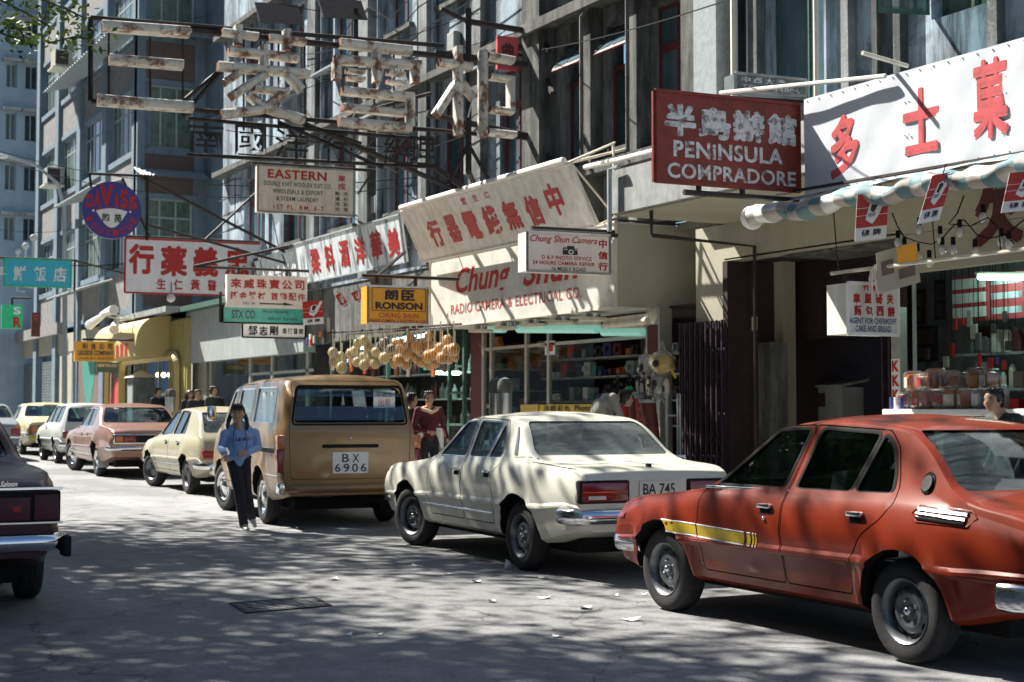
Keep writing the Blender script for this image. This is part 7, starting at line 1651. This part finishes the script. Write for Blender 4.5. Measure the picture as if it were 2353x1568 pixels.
for i in range(4): 
    for s_ in (0,.03): a,c=c4_[i].lerp(c4_[(i+2)%4],s_),c4_[(i+1)%4].lerp(c4_[(i+3)%4],s_); b.tube([a,c],.006,4)
for t in [k_/7 for k_ in range(1,7)]: b.tube([c4_[0].lerp(c4_[3],t),c4_[1].lerp(c4_[2],t)],.004,3); b.tube([c4_[0].lerp(c4_[1],t),c4_[3].lerp(c4_[2],t)],.004,3)
b.build('rib',M['dark_iron'],T)
# ================= TREES =================
def vis(p):
    q=p-CAM; z=q.dot(cf)
    if z<.5: return False
    u=1176.5+FV*q.dot(cr)/z; v=784-FV*q.dot(cu)/z
    return -40<u<2400 and v>-25
def tree(label,base,clusters,seed,sprigs=()):
    rr=random.Random(seed); T=thing('street_tree',label,'tree',base)
    top=Vector((base[0]+.5,base[1]+.4,6.2)); b=MB(); b.tube([base,Vector(base)+Vector((.1,0,2)),Vector(base)+Vector((.2,.2,4.2)),top],[.34,.27,.23,.18],10)
    b.build('trunk',M['bark'],T,True)
    b=MB()
    for c,r in clusters[::2]:
        m_=top.lerp(c,.5)+Vector((0,0,-.4)); 
        if not vis(m_) and not vis(c): b.tube([top,m_,c],[.09,.05,.015],5)
    b.build('limb',M['bark'],T,True)
    b=MB()
    def leaf(p,s,mi):
        a=Vector((rr.gauss(0,1),rr.gauss(0,1),rr.gauss(0,.6))).normalized(); n=a.cross(Vector((rr.gauss(0,1),rr.gauss(0,1),rr.gauss(0,1)))).normalized()
        b.add([p-a*s,p+n*s*.42,p+a*s,p-n*s*.42],[(0,1,2,3)],mi)
    for c,r in clusters:
        for _ in range(int(330*r**2)):
            d=Vector((rr.gauss(0,.5),rr.gauss(0,.5),rr.gauss(0,.32)))*r; p=c+d
            if not vis(p): leaf(p,rr.uniform(.07,.14),0 if rr.random()<.75 else 1)
    for pts in sprigs:
        for i in range(len(pts)-1):
            for _ in range(46):
                p=pts[i].lerp(pts[i+1],rr.random())+Vector((rr.gauss(0,.10),rr.gauss(0,.12),rr.gauss(0,.09))); leaf(p,rr.uniform(.035,.06),1 if rr.random()<.7 else 0)
    b.build('crown',[M['leaf'],M['leaf_light']],T)
    if sprigs:
        b=MB()
        for pts in sprigs: b.tube(pts,.012,4)
        b.build('twig',M['bark'],T)
rr=random.Random(11); cl=[[],[],[]]
while sum(map(len,cl))<170:
    sx,sy=rr.uniform(-4,8.3),rr.uniform(1.5,17.3); z=rr.uniform(8.2,11.2); c=Vector((sx+SUN.x/SUN.z*z,sy+SUN.y/SUN.z*z,z)); r=rr.uniform(.9,1.6)
    if vis(c-Vector((0,0,r*.5))) or (sx>4.6 and rr.random()<(.7 if sy<9.5 else .8)): continue
    cl[0 if c.y>19.5 else (1 if c.y>13.5 else 2)].append((c,r))
sp=lambda *q:[onY(u,v,Y) for u,v,Y in q]
for _ in range(70):  # extra foliage added out of view to block sky and deepen the shade
    c=Vector((rr.uniform(-13,-5.5),rr.uniform(-4,30),rr.uniform(6.5,11)))
    if not vis(c-Vector((0,0,.8))): cl[0 if c.y>18 else (1 if c.y>11 else 2)].append((c,rr.uniform(.8,1.4)))
tree('street tree whose light green sprigs hang beside the banded corner block',(-5.6,21,0),cl[0],1,[sp((-20,-10,17),(60,30,17),(115,62,17)),sp((40,-20,17),(150,20,17),(190,40,17)),sp((110,100,17),(170,85,17),(215,92,17)),sp((10,40,17),(50,75,17),(60,105,17)),sp((-20,70,17),(60,95,17))])
tree('street tree standing out of view whose crown dapples the middle of the road',(-5.8,14,0),cl[1],2)
tree('street tree standing out of view whose crown dapples the near road',(-5.6,7,0),cl[2],3)
# unseen block added across the street for reflections and to hold off sky light
T=thing('apartment_building','unseen plain grey block added across the street for reflections and sky blocking','building',(-15,20,0))
ops=[]
for j in range(9):
    for i in range(44): ops.append((-38+i*4.2,-35.6+i*4.2,4.4+j*3.3,6.2+j*3.3))
b=MB(); wall_open(b,-15,.3,-40,150,0,34,ops); b.build('wall',M['beam'],T)
b=MB()
for o in ops: b.box((-14.9,o[0],o[2]),(-14.85,o[1],o[3]))
b.build('windows',M['pane_dark'],T)['kind']='stuff'
